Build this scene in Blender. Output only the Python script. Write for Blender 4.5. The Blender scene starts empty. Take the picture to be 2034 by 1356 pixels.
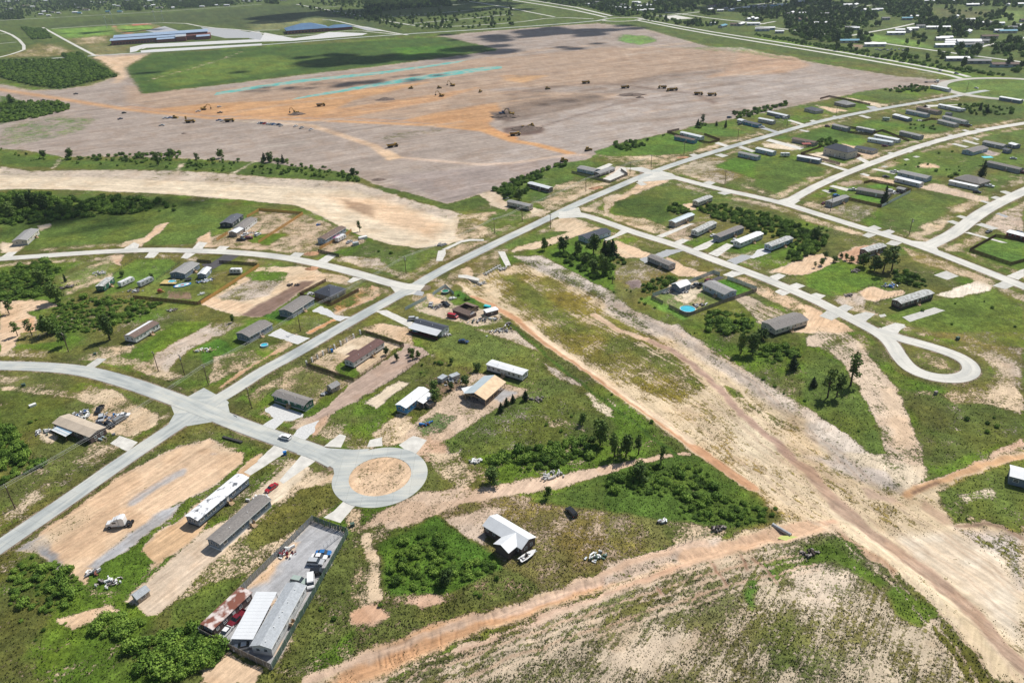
import bpy, math, random
import numpy as np
from mathutils import Matrix, Vector
random.seed(7)
RNG = np.random.default_rng(7)
SC = bpy.context.scene
COL = SC.collection
R = math.radians

# ------------------------------------------------------------------ camera
H = 155.0                       # height of the drone above the ground
FPX, PITCH, ROLL = 1480.0, R(28.2), R(-2.4)
cam = bpy.data.objects.new('camera', bpy.data.cameras.new('camera'))
COL.objects.link(cam)
SC.camera = cam
cam.data.sensor_width = 36.0
cam.data.lens = FPX / 2034.0 * 36.0
cam.data.clip_end = 60000.0
cam.data.clip_start = 1.0
fwd = Vector((0, math.cos(PITCH), -math.sin(PITCH)))
rt0, up0 = Vector((1, 0, 0)), Vector((0, math.sin(PITCH), math.cos(PITCH)))
rt = math.cos(ROLL) * rt0 + math.sin(ROLL) * up0
up = -math.sin(ROLL) * rt0 + math.cos(ROLL) * up0
M = Matrix((rt, up, -fwd)).transposed().to_4x4()
M.translation = (0, 0, H)
cam.matrix_world = M

# ------------------------------------------------------------------ sky and sun
SUN_AZ, SUN_EL = 44.0, 52.0     # azimuth clockwise from +y
w = bpy.data.worlds.new('World')
SC.world = w
w.use_nodes = True
nt = w.node_tree
bg = nt.nodes['Background']
sky = nt.nodes.new('ShaderNodeTexSky')
sky.sky_type = 'NISHITA'
sky.sun_disc = False
sky.sun_elevation = R(SUN_EL)
sky.sun_rotation = R(SUN_AZ)
sky.air_density = 1.2
sky.dust_density = 1.2
bg.inputs['Strength'].default_value = 0.078
nt.links.new(sky.outputs[0], bg.inputs['Color'])
sd = bpy.data.lights.new('sun', 'SUN')
sd.energy = 4.9
sd.angle = R(0.55)
sd.color = (1.0, 0.955, 0.88)
sun = bpy.data.objects.new('sun', sd)
COL.objects.link(sun)
SDIR = Vector((math.sin(R(SUN_AZ)) * math.cos(R(SUN_EL)), math.cos(R(SUN_AZ)) * math.cos(R(SUN_EL)), math.sin(R(SUN_EL))))
sun.rotation_euler = SDIR.to_track_quat('Z', 'Y').to_euler()
SC.view_settings.view_transform = 'Standard'
SC.view_settings.look = 'None'
SC.view_settings.exposure = 0.02
SC.view_settings.gamma = 1.0
SC.render.engine = 'CYCLES'
SC.cycles.max_bounces = 5
SC.cycles.diffuse_bounces = 2
SC.cycles.transparent_max_bounces = 4

# ------------------------------------------------------------------ places
def G(px, py):
    """survey point: where the line of sight through a photo point meets the ground"""
    x = (px - 1017) / FPX
    y = -(py - 678) / FPX
    c, s = math.cos(ROLL), math.sin(ROLL)
    x, y = c * x - s * y, s * x + c * y
    dx, dy, dz = x, math.cos(PITCH) + y * math.sin(PITCH), -math.sin(PITCH) + y * math.cos(PITCH)
    dz = min(dz, -0.025)
    return (dx / -dz * H, dy / -dz * H)
CR = {'T1': (0, 0, 3.9115), 'T2': (500, 0, 3.9115), 'T3': (1000, 0, 3.9115), 'T4': (1500, 0, 3.809),
      'M1': (0, 180, 3.9115), 'M2': (500, 180, 3.9115), 'M3': (1000, 180, 3.9115), 'M4': (1500, 180, 3.809),
      'R1': (0, 380, 4.843), 'R2': (400, 380, 4.843), 'R3': (800, 380, 4.843), 'R4': (1200, 380, 4.843), 'R5': (1600, 380, 4.687),
      'S1': (0, 640, 4.843), 'S2': (400, 640, 4.843), 'S3': (800, 640, 4.843), 'S4': (1200, 640, 4.843), 'S5': (1600, 640, 4.687),
      'B1': (0, 900, 2.973), 'B2': (340, 900, 2.974), 'B3': (700, 900, 2.973), 'B4': (1200, 900, 2.973), 'B5': (1600, 900, 2.975), '': (0, 0, 1)}
def P(c, x, y):
    a = CR[c]
    return G(a[0] + x / a[2], a[1] + y / a[2])
def PL(c, pts):
    return [P(c, x, y) for x, y in pts]

# ------------------------------------------------------------------ tagging, meshes
def tag(o, label=None, cat=None, group=None, kind=None):
    if label: o['label'] = label
    if cat: o['category'] = cat
    if group: o['group'] = group
    if kind: o['kind'] = kind
    return o
def link(o, parent=None, loc=None, rz=0, sc=None):
    COL.objects.link(o)
    if parent is not None: o.parent = parent
    if loc is not None: o.location = loc
    if rz: o.rotation_euler = (0, 0, rz)
    if sc is not None: o.scale = sc
    return o
def thing(name, label, cat, xy, rz=0, group=None, z=0.0):
    o = bpy.data.objects.new(name, None)
    o.empty_display_size = 1.0
    link(o, None, (xy[0], xy[1], z + gz(xy[0], xy[1])), rz)
    return tag(o, label, cat, group)
class MB:
    def __init__(s): s.v, s.f, s.m = [], [], []
    def face(s, pts, mi=0):
        n = len(s.v); s.v += [tuple(p) for p in pts]; s.f.append(tuple(range(n, n + len(pts)))); s.m.append(mi)
    def box(s, x0, x1, y0, y1, z0, z1, mi=0):
        n = len(s.v)
        s.v += [(x0, y0, z0), (x1, y0, z0), (x1, y1, z0), (x0, y1, z0), (x0, y0, z1), (x1, y0, z1), (x1, y1, z1), (x0, y1, z1)]
        for q in ((0, 3, 2, 1), (4, 5, 6, 7), (0, 1, 5, 4), (1, 2, 6, 5), (2, 3, 7, 6), (3, 0, 4, 7)):
            s.f.append(tuple(n + i for i in q)); s.m.append(mi)
        return s
    def hexa(s, pts, mi=0):
        n = len(s.v); s.v += [tuple(p) for p in pts]
        for q in ((0, 3, 2, 1), (4, 5, 6, 7), (0, 1, 5, 4), (1, 2, 6, 5), (2, 3, 7, 6), (3, 0, 4, 7)):
            s.f.append(tuple(n + i for i in q)); s.m.append(mi)
        return s
    def extr(s, prof, y0, y1, mi=0, inset=0.0, zin=0.0):
        """profile of (x,z) points, extruded along y; inset narrows points above zin"""
        n = len(s.v); k = len(prof)
        for yy, sg in ((y0, 1), (y1, -1)):
            for x, z in prof: s.v.append((x, yy + (sg * inset if z > zin else 0), z))
        for i in range(k):
            j = (i + 1) % k
            s.f.append((n + i, n + j, n + k + j, n + k + i)); s.m.append(mi)
        s.f.append(tuple(n + i for i in reversed(range(k)))); s.m.append(mi)
        s.f.append(tuple(n + k + i for i in range(k))); s.m.append(mi)
        return s
    def tube(s, a, b, r0, r1=None, n=8, mi=0, cap=True):
        a, b = Vector(a), Vector(b); r1 = r0 if r1 is None else r1
        d = (b - a).normalized(); t = Vector((0, 0, 1)) if abs(d.z) < .9 else Vector((1, 0, 0))
        u = d.cross(t).normalized(); v = d.cross(u)
        k = len(s.v)
        for p, r in ((a, r0), (b, r1)):
            for i in range(n):
                an = 2 * math.pi * i / n
                s.v.append(tuple(p + u * (r * math.cos(an)) + v * (r * math.sin(an))))
        for i in range(n):
            j = (i + 1) % n
            s.f.append((k + i, k + j, k + n + j, k + n + i)); s.m.append(mi)
        if cap:
            s.f.append(tuple(k + i for i in reversed(range(n)))); s.m.append(mi)
            s.f.append(tuple(k + n + i for i in range(n))); s.m.append(mi)
        return s
    def ring(s, r0, r1, z0, z1, n=28, mi=0):
        """wall ring between two radii"""
        k = len(s.v)
        for r, z in ((r0, z0), (r1, z0), (r1, z1), (r0, z1)):
            for i in range(n):
                an = 2 * math.pi * i / n
                s.v.append((r * math.cos(an), r * math.sin(an), z))
        for q in range(4):
            q2 = (q + 1) % 4
            for i in range(n):
                j = (i + 1) % n
                s.f.append((k + q * n + i, k + q * n + j, k + q2 * n + j, k + q2 * n + i)); s.m.append(mi)
        return s
    def mesh(s, name, mats=()):
        me = bpy.data.meshes.new(name)
        me.from_pydata(s.v, [], s.f)
        for m in mats: me.materials.append(m)
        if any(s.m): me.polygons.foreach_set('material_index', s.m)
        me.update()
        return me
def part(name, me, parent=None, loc=(0, 0, 0), rz=0, sc=None, mat=None, label=None):
    o = bpy.data.objects.new(name, me)
    link(o, parent, loc, rz, sc)
    if mat is not None:
        if not me.materials: me.materials.append(mat)
        o.material_slots[0].link = 'OBJECT'
        o.material_slots[0].material = mat
    if label: o['label'] = label
    return o

# ------------------------------------------------------------------ materials
MATS = {}
def mat(name, rgb, rough=0.8, var=0.18, scale=1.2, metal=0.0, spec=0.3, bump=0.0, rgb2=None, thr=0.5, kind=None):
    if name in MATS: return MATS[name]
    m = bpy.data.materials.new(name); m.use_nodes = True
    t = m.node_tree; b = t.nodes['Principled BSDF']
    b.inputs['Roughness'].default_value = rough
    b.inputs['Metallic'].default_value = metal
    b.inputs['Specular IOR Level'].default_value = spec
    tc = t.nodes.new('ShaderNodeTexCoord')
    n = t.nodes.new('ShaderNodeTexNoise'); n.inputs['Scale'].default_value = scale; n.inputs['Detail'].default_value = 5
    t.links.new(tc.outputs['Object'], n.inputs['Vector'])
    mx = t.nodes.new('ShaderNodeMix'); mx.data_type = 'RGBA'
    c2 = rgb2 if rgb2 else tuple(c * (1 - var * 1.4) for c in rgb)
    c1 = rgb if rgb2 else tuple(min(1, c * (1 + var * .6)) for c in rgb)
    mx.inputs['A'].default_value = (*c2, 1); mx.inputs['B'].default_value = (*c1, 1)
    mr = t.nodes.new('ShaderNodeMapRange')
    sp = .07 if rgb2 else .2
    mr.inputs['From Min'].default_value = thr - sp; mr.inputs['From Max'].default_value = thr + sp
    t.links.new(n.outputs['Fac'], mr.inputs['Value'])
    t.links.new(mr.outputs[0], mx.inputs['Factor'])
    out = mx.outputs['Result']
    if kind in ('rib', 'shingle', 'lap', 'slab', 'brick'):
        if kind == 'brick':
            wv = t.nodes.new('ShaderNodeTexBrick'); wv.inputs['Scale'].default_value = 4; wv.inputs['Mortar Size'].default_value = .03
            t.links.new(tc.outputs['Object'], wv.inputs['Vector']); fac = wv.outputs['Fac']
        else:
            wv = t.nodes.new('ShaderNodeTexWave'); wv.wave_type = 'BANDS'
            wv.bands_direction = {'rib': 'X', 'shingle': 'Y', 'lap': 'Z', 'slab': 'X'}[kind]
            wv.inputs['Scale'].default_value = {'rib': 1.1, 'shingle': 1.0, 'lap': 1.6, 'slab': .05}[kind]
            wv.inputs['Distortion'].default_value = 0.6 if kind == 'shingle' else 0.0
            t.links.new(tc.outputs['Object'], wv.inputs['Vector']); fac = wv.outputs['Fac']
        bp = t.nodes.new('ShaderNodeBump'); bp.inputs['Strength'].default_value = .5; bp.inputs['Distance'].default_value = .04
        t.links.new(fac, bp.inputs['Height']); t.links.new(bp.outputs[0], b.inputs['Normal'])
        m2 = t.nodes.new('ShaderNodeMix'); m2.data_type = 'RGBA'; m2.blend_type = 'MULTIPLY'
        m2.inputs['Factor'].default_value = {'rib': .12, 'shingle': .22, 'lap': .15, 'slab': .05, 'brick': .25}[kind]
        t.links.new(out, m2.inputs['A']); t.links.new(fac, m2.inputs['B']); out = m2.outputs['Result']
    elif bump:
        bp = t.nodes.new('ShaderNodeBump'); bp.inputs['Strength'].default_value = bump; bp.inputs['Distance'].default_value = .1
        t.links.new(n.outputs['Fac'], bp.inputs['Height']); t.links.new(bp.outputs[0], b.inputs['Normal'])
    t.links.new(out, b.inputs['Base Color'])
    MATS[name] = m
    return m

def glass_mat(name, rgb, rough=.08):
    m = mat(name, rgb, rough, .1, 2, spec=.8)
    return m
mat('white_metal', (.74, .76, .78), .45, .06, .35, kind='rib')
mat('tan_metal', (.56, .47, .37), .5, .1, .4, kind='rib')
mat('blue_metal', (.32, .48, .62), .45, .12, .5, kind='rib')
mat('white_coat', (.80, .81, .82), .6, .08, .5)
mat('torn_white', (.80, .81, .83), .6, rgb2=(.10, .11, .13), thr=.40, scale=.55)
mat('rusty', (.20, .075, .05), .8, rgb2=(.62, .55, .52), thr=.45, scale=.45)
mat('light_shingle', (.47, .50, .53), .9, .14, 1.5, kind='shingle')
mat('grey_shingle', (.27, .25, .235), .9, .2, 1.8, kind='shingle')
mat('mid_shingle', (.35, .345, .34), .9, .18, 1.8, kind='shingle')
mat('brown_shingle', (.21, .15, .125), .9, .2, 1.8, kind='shingle')
mat('maroon_shingle', (.17, .095, .085), .85, .2, 1.5, kind='shingle')
mat('dark_shingle', (.075, .085, .11), .85, .2, 1.8, kind='shingle')
mat('slate_shingle', (.13, .14, .165), .88, .2, 1.8, kind='shingle')
mat('faded_roof', (.30, .30, .28), .9, rgb2=(.52, .53, .52), thr=.5, scale=.8)
mat('plywood', (.74, .55, .36), .8, .14, .6)
mat('bluegrey_metal', (.52, .60, .64), .4, .08, .35, kind='rib')
mat('white_siding', (.70, .71, .70), .7, .06, .6, kind='lap')
mat('cream_siding', (.58, .54, .46), .7, .06, .6, kind='lap')
mat('tan_siding', (.42, .35, .28), .75, .08, .6, kind='lap')
mat('grey_siding', (.36, .37, .38), .75, .08, .6, kind='lap')
mat('bluegrey_siding', (.20, .25, .31), .75, .08, .6, kind='lap')
mat('paleblue_siding', (.42, .52, .60), .75, .08, .6, kind='lap')
mat('blue_siding', (.07, .27, .52), .7, .1, .6, kind='lap')
mat('turq_siding', (.09, .30, .42), .7, .1, .6, kind='lap')
mat('green_siding', (.035, .13, .085), .7, .1, .6, kind='lap')
mat('brown_siding', (.15, .11, .10), .8, .12, .6, kind='lap')
mat('dark_siding', (.06, .075, .085), .7, .12, .6, kind='lap')
mat('maroon_siding', (.10, .03, .03), .75, .12, .6, kind='lap')
mat('red_siding', (.30, .06, .05), .75, .12, .6, kind='lap')
mat('stone_wall', (.45, .38, .31), .85, .2, 1.5, kind='brick')
mat('brick_wall', (.27, .11, .085), .85, .2, 1.0, kind='brick')
mat('trim', (.76, .76, .74), .6, .04)
mat('pane', (.035, .045, .055), .12, .1, 2, spec=.7)
mat('skirt', (.45, .46, .47), .8, .12, .8)
mat('skirt_dark', (.05, .05, .05), .9, .2, .8)
mat('wood_new', (.52, .29, .09), .8, .2, 1.2)
mat('wood_brown', (.14, .07, .045), .85, .25, 1.2)
mat('wood_dark', (.065, .05, .042), .9, .25, 1.2)
mat('wood_grey', (.22, .19, .165), .9, .2, 1.2)
mat('lumber', (.50, .36, .22), .8, .2, 1.2)
mat('pole_wood', (.12, .085, .06), .9, .2, 1.0)
mat('galv', (.50, .53, .55), .45, .15, .8, metal=.3)
mat('fence_metal', (.27, .29, .29), .5, .2, .7, metal=.1, kind='rib')
mat('fence_paleblue', (.40, .50, .54), .6, .12, .7)
mat('mesh_green', (.08, .13, .10), .8, .2, .7)
mat('concrete', (.52, .51, .47), .9, .12, .5, bump=.1)
mat('concrete_pale', (.62, .60, .55), .9, .14, .4, bump=.1)
mat('gravel', (.40, .41, .42), .95, .22, 1.8, bump=.4)
mat('gravel_white', (.60, .60, .59), .95, .16, 1.6, bump=.3)
mat('asphalt_dark', (.085, .08, .085), .9, .15, .5)
mat('rubber', (.02, .02, .022), .8, .2)
mat('black_metal', (.03, .03, .033), .5, .2)
mat('yellow_paint', (.38, .24, .05), .55, .2, .8)
mat('pool_blue', (.06, .48, .62), .12, .1, .6, spec=.6)
mat('pool_wall', (.10, .33, .55), .4, .1)
mat('pool_green', (.02, .22, .12), .15, .1, .6, spec=.6)
mat('tarp_blue', (.03, .20, .55), .6, .2)
mat('turq_plastic', (.04, .50, .58), .5, .1)
mat('red_cloth', (.50, .05, .06), .7, .1)
mat('magenta_cloth', (.45, .04, .22), .7, .1)
mat('junk', (.42, .42, .44), .7, rgb2=(.10, .10, .11), thr=.5, scale=1.6)
mat('junk_dark', (.06, .06, .07), .8, rgb2=(.30, .26, .24), thr=.55, scale=1.4)
mat('rock', (.50, .49, .47), .95, .2, 2.0)
mat('silver_pipe', (.34, .35, .36), .45, .2, 1.0, metal=.5)
def paint(name, rgb):
    return mat('paint_' + name, rgb, .25, .04, 1, spec=.6)
for nme, c in dict(white=(.78, .78, .78), silver=(.45, .47, .49), grey=(.20, .21, .22), black=(.015, .016, .018), blue=(.03, .16, .42), navy=(.02, .05, .13),
                   red=(.40, .02, .03), darkred=(.16, .015, .025), tan=(.42, .36, .28), palegreen=(.35, .42, .38)).items():
    paint(nme, c)
# ------------------------------------------------------------------ noise for the land cover
def vnoise(x, y, seed=0):
    xi = np.floor(x).astype(np.int64); yi = np.floor(y).astype(np.int64)
    fx = x - xi; fy = y - yi
    fx = fx * fx * (3 - 2 * fx); fy = fy * fy * (3 - 2 * fy)
    def h(a, b):
        n = (a * 374761393 + b * 668265263 + seed * 1442695041) & 0xFFFFFFFF
        n = ((n ^ (n >> 13)) * 1274126177) & 0xFFFFFFFF
        return ((n ^ (n >> 16)) & 0xFFFF) / 65535.0
    a = h(xi, yi); b = h(xi + 1, yi); c = h(xi, yi + 1); d = h(xi + 1, yi + 1)
    return (a * (1 - fx) + b * fx) * (1 - fy) + (c * (1 - fx) + d * fx) * fy
def fbm(x, y, s, seed=0, oct=4):
    v = 0; a = .5; t = 0
    for i in range(oct):
        v = v + a * vnoise(x / s * 2 ** i + 17.3 * i, y / s * 2 ** i - 9.1 * i, seed + i); t += a; a *= .55
    return v / t
def inside(X, Y, poly):
    """signed distance to polygon, positive inside"""
    poly = np.array(poly); n = len(poly)
    ins = np.zeros(X.shape, bool); d2 = np.full(X.shape, 1e18)
    for i in range(n):
        x0, y0 = poly[i]; x1, y1 = poly[(i + 1) % n]
        c = ((y0 > Y) != (y1 > Y))
        with np.errstate(divide='ignore', invalid='ignore'):
            xx = (x1 - x0) * (Y - y0) / (y1 - y0) + x0
        ins ^= c & (X < xx)
        ex, ey = x1 - x0, y1 - y0; L = ex * ex + ey * ey + 1e-9
        t = np.clip(((X - x0) * ex + (Y - y0) * ey) / L, 0, 1)
        d2 = np.minimum(d2, (X - x0 - t * ex) ** 2 + (Y - y0 - t * ey) ** 2)
    d = np.sqrt(d2)
    return np.where(ins, d, -d)
def linedist(X, Y, pts):
    d2 = np.full(X.shape, 1e18)
    for (x0, y0), (x1, y1) in zip(pts[:-1], pts[1:]):
        ex, ey = x1 - x0, y1 - y0; L = ex * ex + ey * ey + 1e-9
        t = np.clip(((X - x0) * ex + (Y - y0) * ey) / L, 0, 1)
        d2 = np.minimum(d2, (X - x0 - t * ex) ** 2 + (Y - y0 - t * ey) ** 2)
    return np.sqrt(d2)
def sstep(v, a, b):
    t = np.clip((v - a) / (b - a), 0, 1)
    return t * t * (3 - 2 * t)

# ------------------------------------------------------------------ relief: the drainage basins lie below the plain
BASIN = [('',(905,560)),('',(960,545)),('',(1020,525)),('',(1062,518)),('',(1130,555)),('',(1230,600)),('',(1290,635)),('',(1400,690)),
         ('',(1480,735)),('',(1560,800)),('',(1640,862)),('',(1700,912)),('',(1760,950)),('',(1835,968)),('',(1890,940)),('',(2034,888)),('',(2120,860)),
         ('',(2120,880)),('',(2034,912)),('',(1930,945)),('',(1880,985)),('',(1960,1030)),('',(2120,1060)),('',(2200,1356)),('',(2250,1450)),('',(2130,1450)),('',(2060,1380)),('',(1960,1270)),('',(1870,1190)),
         ('',(1780,1120)),('',(1690,1055)),('',(1655,1048)),('',(1500,1085)),('',(1350,1125)),('',(1200,1170)),('',(1000,1240)),('',(850,1300)),
         ('',(720,1356)),('',(560,1430)),('',(520,1390)),('',(620,1345)),('',(760,1275)),('',(900,1230)),('',(1060,1180)),('',(1200,1135)),('',(1340,1095)),('',(1450,1065)),
         ('',(1560,1030)),('',(1500,975)),('',(1400,912)),('',(1300,842)),('',(1180,752)),('',(1090,690)),('',(1000,625)),('',(930,585))]
BASIN = [P(c,*q) for c,q in BASIN]
WCH=[G(*q) for q in [(-80,336),(0,334),(60,343),(200,341),(330,338),(440,349),(530,356),(600,362),(700,368),(760,383),(850,408),(900,420),(938,438),(945,460),(925,476),(880,487),(830,492),(770,484),(700,462),(640,430),(590,408),(470,396),(330,385),(150,377),(60,375),(-80,378)]]
def relief(X, Y):
    X = np.asarray(X, float); Y = np.asarray(Y, float)
    z = np.zeros(X.shape)
    wx = X + (fbm(X, Y, 9, 3) - .5) * 5; wy = Y + (fbm(X, Y, 9, 5) - .5) * 5
    for poly, dep, wd in ((BASIN, 1.5, 7.0), (WCH, 1.3, 12.0)):
        xs = [p[0] for p in poly]; ys = [p[1] for p in poly]
        m = (X > min(xs) - 3) & (X < max(xs) + 3) & (Y > min(ys) - 3) & (Y < max(ys) + 3)
        if not m.any(): continue
        d = inside(wx[m], wy[m], poly)
        s = sstep(d, -1, wd)
        bank = np.exp(-((d - wd * .5) / (wd * .35)) ** 2)
        rill = np.abs(vnoise(X[m] / 1.3 + 1.5 * vnoise(X[m] / 4, Y[m] / 4, 15), Y[m] / 6.0, 11) - .5) * 2
        z[m] += -dep * s - bank * (.10 + .45 * vnoise(X[m] / 7, Y[m] / 7, 13) ** 2) * (1 - rill) ** 3 + (fbm(X[m], Y[m], 6, 8) - .5) * .5 * s
    return z
def gz(x, y):
    return float(relief(np.array([x]), np.array([y]))[0])

# ------------------------------------------------------------------ the ground sheet, finest where the place is close
alpha = np.concatenate([np.linspace(89.5, 57, 12, endpoint=False), np.linspace(57, 2.0, 600, endpoint=False), np.array([2.0, 1.8, 1.6, 1.4, 1.2, 1.0, .85, .7, .6])])
azim = np.concatenate([np.linspace(-180, -52, 24, endpoint=False), np.linspace(-52, 50, 960, endpoint=False), np.linspace(50, 180, 25)])
rad = H / np.tan(np.radians(alpha))
AZ, RA = np.meshgrid(np.radians(azim), rad)
GX, GY = (RA * np.sin(AZ)), (RA * np.cos(AZ))
nr, na = GX.shape
GX = GX.ravel(); GY = GY.ravel()
GZ = relief(GX, GY)

LUSH, SCRUB, OLIVE, YEL, DARK, MOW = (.085, .155, .020), (.092, .115, .032), (.135, .138, .045), (.25, .21, .085), (.03, .055, .016), (.12, .165, .045)
SAND, PALE, ORANGE, PAD, BROWN, MAUVE, GRV, PEACH, DKB = (.66, .51, .35), (.70, .585, .435), (.60, .31, .14), (.37, .305, .26), (.27, .18, .12), (.56, .47, .39), (.42, .42, .43), (.69, .50, .335), (.14, .09, .07)
N = len(GX)
veg = np.zeros((N, 3)); soil = np.zeros((N, 3)); cover = np.full(N, .80); sw = np.full(N, .25)
big = fbm(GX, GY, 70, 21)[:, None]; mid = fbm(GX, GY, 22, 31)[:, None]
veg[:] = np.array(SCRUB) * (1 - sstep(mid, .42, .62)) + np.array(LUSH) * sstep(mid, .42, .62)
veg = veg * (1 - .5 * sstep(big, .55, .7)) + np.array(OLIVE) * .5 * sstep(big, .55, .7)
soil[:] = np.array(SAND) * (1 - sstep(big, .4, .6)) + np.array(MAUVE) * sstep(big, .4, .6)
cover += (fbm(GX, GY, 40, 41) - .5) * .5
DR = np.maximum(.4, (GX ** 2 + GY ** 2) / H * .0016) * .55
WX = GX + (fbm(GX, GY, 5, 51) - .5) * 3.0; WY = GY + (fbm(GX, GY, 5, 61) - .5) * 3.0
ang = np.full(N, math.atan2(*(np.array(G(430, 790)) - np.array(G(587, 702)))[::-1]))
def paintz(poly, v=None, s=None, c=None, soft=1.0, streak=None, a=None, crisp=False, amt=1.0):
    xs = [p[0] for p in poly]; ys = [p[1] for p in poly]
    m = np.nonzero((GX > min(xs) - 4) & (GX < max(xs) + 4) & (GY > min(ys) - 4) & (GY < max(ys) + 4))[0]
    if not len(m): return
    d = inside(GX[m], GY[m], poly) if crisp else inside(WX[m], WY[m], poly)
    q = np.maximum(soft, DR[m]); blend(m, sstep(d, -q, q) * amt, v, s, c, streak, a)
def blend(m, k, v, s, c, streak, a):
    mm = m[k > .5]
    kk = k[:, None]
    if v is not None: veg[m] = veg[m] * (1 - kk) + np.array(v) * kk
    if s is not None: soil[m] = soil[m] * (1 - kk) + np.array(s) * kk
    if c is not None: cover[m] = cover[m] * (1 - k) + (c + (fbm(GX[m], GY[m], 14, 71) - .5) * (.55 if .1 < c < .9 else .22)) * k
    if streak is not None: sw[m] = sw[m] * (1 - k) + streak * k
    if a is not None: ang[mm] = a
def track(pts, width, v=None, s=None, c=None, soft=.8, streak=None, amt=1.0):
    xs = [p[0] for p in pts]; ys = [p[1] for p in pts]; q = width + 4
    m = np.nonzero((GX > min(xs) - q) & (GX < max(xs) + q) & (GY > min(ys) - q) & (GY < max(ys) + q))[0]
    if not len(m): return
    far_ = np.clip(DR[m] / 3.0, 0, 1); d = width / 2 - linedist(WX[m] * (1 - far_) + GX[m] * far_, WY[m] * (1 - far_) + GY[m] * far_, pts)
    q = np.maximum(soft, DR[m] * 1.1); blend(m, sstep(d, -q, q) * amt, v, s, c, streak, None)
def Z(crop, *flat, **k):
    pts = [P(crop, flat[i], flat[i + 1]) for i in range(0, len(flat), 2)]
    paintz(pts, **k)
def TR(crop, wd, *flat, **k):
    track([P(crop, flat[i], flat[i + 1]) for i in range(0, len(flat), 2)], wd, **k)
def dirang(p, q):
    a, b = G(*p), G(*q); return math.atan2(b[1] - a[1], b[0] - a[0])
aPad, aCh, aLow = dirang((640, 235), (1530, 120)), dirang((1060, 600), (1600, 960)), dirang((700, 1330), (1500, 1060))
kL = dict(v=LUSH, c=.93); kS = dict(v=SCRUB, c=.86); kM = dict(v=MOW, c=.8); kB = dict(s=SAND, c=.06); kP = dict(s=PALE, c=.03)
kX = dict(v=SCRUB, s=SAND, c=.47); kO = dict(s=ORANGE, c=.04); kG = dict(s=GRV, c=.02)

# --- beyond the pad
Z('',0,130,500,92,1000,60,1190,45,1400,85,1900,150,2034,160,2200,150,2200,-60,1000,-60,-200,-40,-300,130,v=(.07,.11,.028),c=.93)
Z('T1',300,210,900,140,1500,90,2034,60,2034,240,1500,170,900,195,400,225,v=(.055,.085,.03),c=.95)
Z('T2',0,60,350,40,900,150,1150,250,800,190,560,150,0,170,v=(.05,.08,.028),c=.95)
Z('T1',400,230,830,205,880,270,520,300,v=(.14,.27,.05),c=.99)
Z('T1',520,300,880,270,830,335,600,355,s=SAND,v=OLIVE,c=.5)
Z('T1',620,350,1010,350,1010,410,740,430,v=(.15,.16,.07),c=.8)
Z('T1',400,340,560,400,420,440,200,440,300,380,s=SAND,v=OLIVE,c=.4)
Z('T1',300,340,560,430,0,450,200,385,v=OLIVE,s=SAND,c=.62)
Z('T2',0,170,560,140,550,190,200,230,0,240,v=(.15,.18,.08),c=.95)
Z('T4',0,265,500,355,1100,440,1700,560,2034,600,2034,620,1600,590,1000,465,500,370,0,300,v=LUSH,c=.95)
Z('T4',850,250,1250,320,1350,370,880,310,v=(.13,.24,.05),c=.97)
Z('T4',1350,60,1800,90,1650,150,1400,140,v=(.10,.12,.05),c=.97)
Z('T4',1850,80,2034,90,2034,170,1750,170,v=(.13,.2,.06),c=.95)
Z('T4',720,340,830,335,800,375,s=BROWN,c=.2)
# --- graded pad
PADP=[(-100,160),(0,168),(60,180),(120,178),(180,170),(237,150),(250,125),(190,110),(300,105),(255,128),(262,150),(300,165),(285,185),(420,172),(620,147),(770,130),(990,100),(870,72),(1000,60),(1180,47),(1270,54),(1400,92),(1600,122),(1780,152),(1890,161),(1840,172),(1690,187),(1600,206),(1400,247),(1330,262),(1190,300),(1165,318),(990,374),(890,405),(850,397),(740,364),(700,344),(500,322),(440,318),(240,310),(130,312),(60,300),(-100,285)]
PADW = [G(*p) for p in PADP]
paintz(PADW, v=(.10, .14, .06), s=PAD, c=.06, streak=.9, a=aPad, soft=1.5)
PAD2 = (.41, .30, .22)
Z('',250,170,420,180,620,155,990,115,1200,95,1420,95,1560,125,1300,150,1240,168,1000,175,960,180,1300,188,1100,205,960,235,700,235,420,230,250,205,s=PAD2,c=.04,soft=8)
Z('',300,218,420,205,560,200,700,180,860,162,700,200,640,232,520,233,400,228,s=(.52,.30,.15),c=.02,soft=5)
Z('',620,236,660,218,760,203,870,187,960,172,870,200,700,232,s=(.52,.31,.17),c=.02,soft=3)
Z('',795,240,860,225,930,213,985,203,1000,225,970,245,990,262,900,250,s=(.50,.29,.15),c=.02,soft=3)
Z('',1000,150,1090,150,1040,165,1000,160,s=(.52,.32,.17),c=.02,soft=3)
Z('',1470,100,1580,115,1610,130,1560,145,1480,150,1400,155,1460,130,s=(.47,.32,.22),c=.02,soft=4)
Z('',1130,215,1240,188,1400,160,1480,150,1640,150,1750,160,1500,215,1200,295,1000,360,880,395,760,350,960,330,s=(.40,.34,.30),c=.05,soft=8)
Z('',770,350,1130,312,1190,300,990,372,890,403,s=(.345,.285,.255),c=.03,soft=4)
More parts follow.
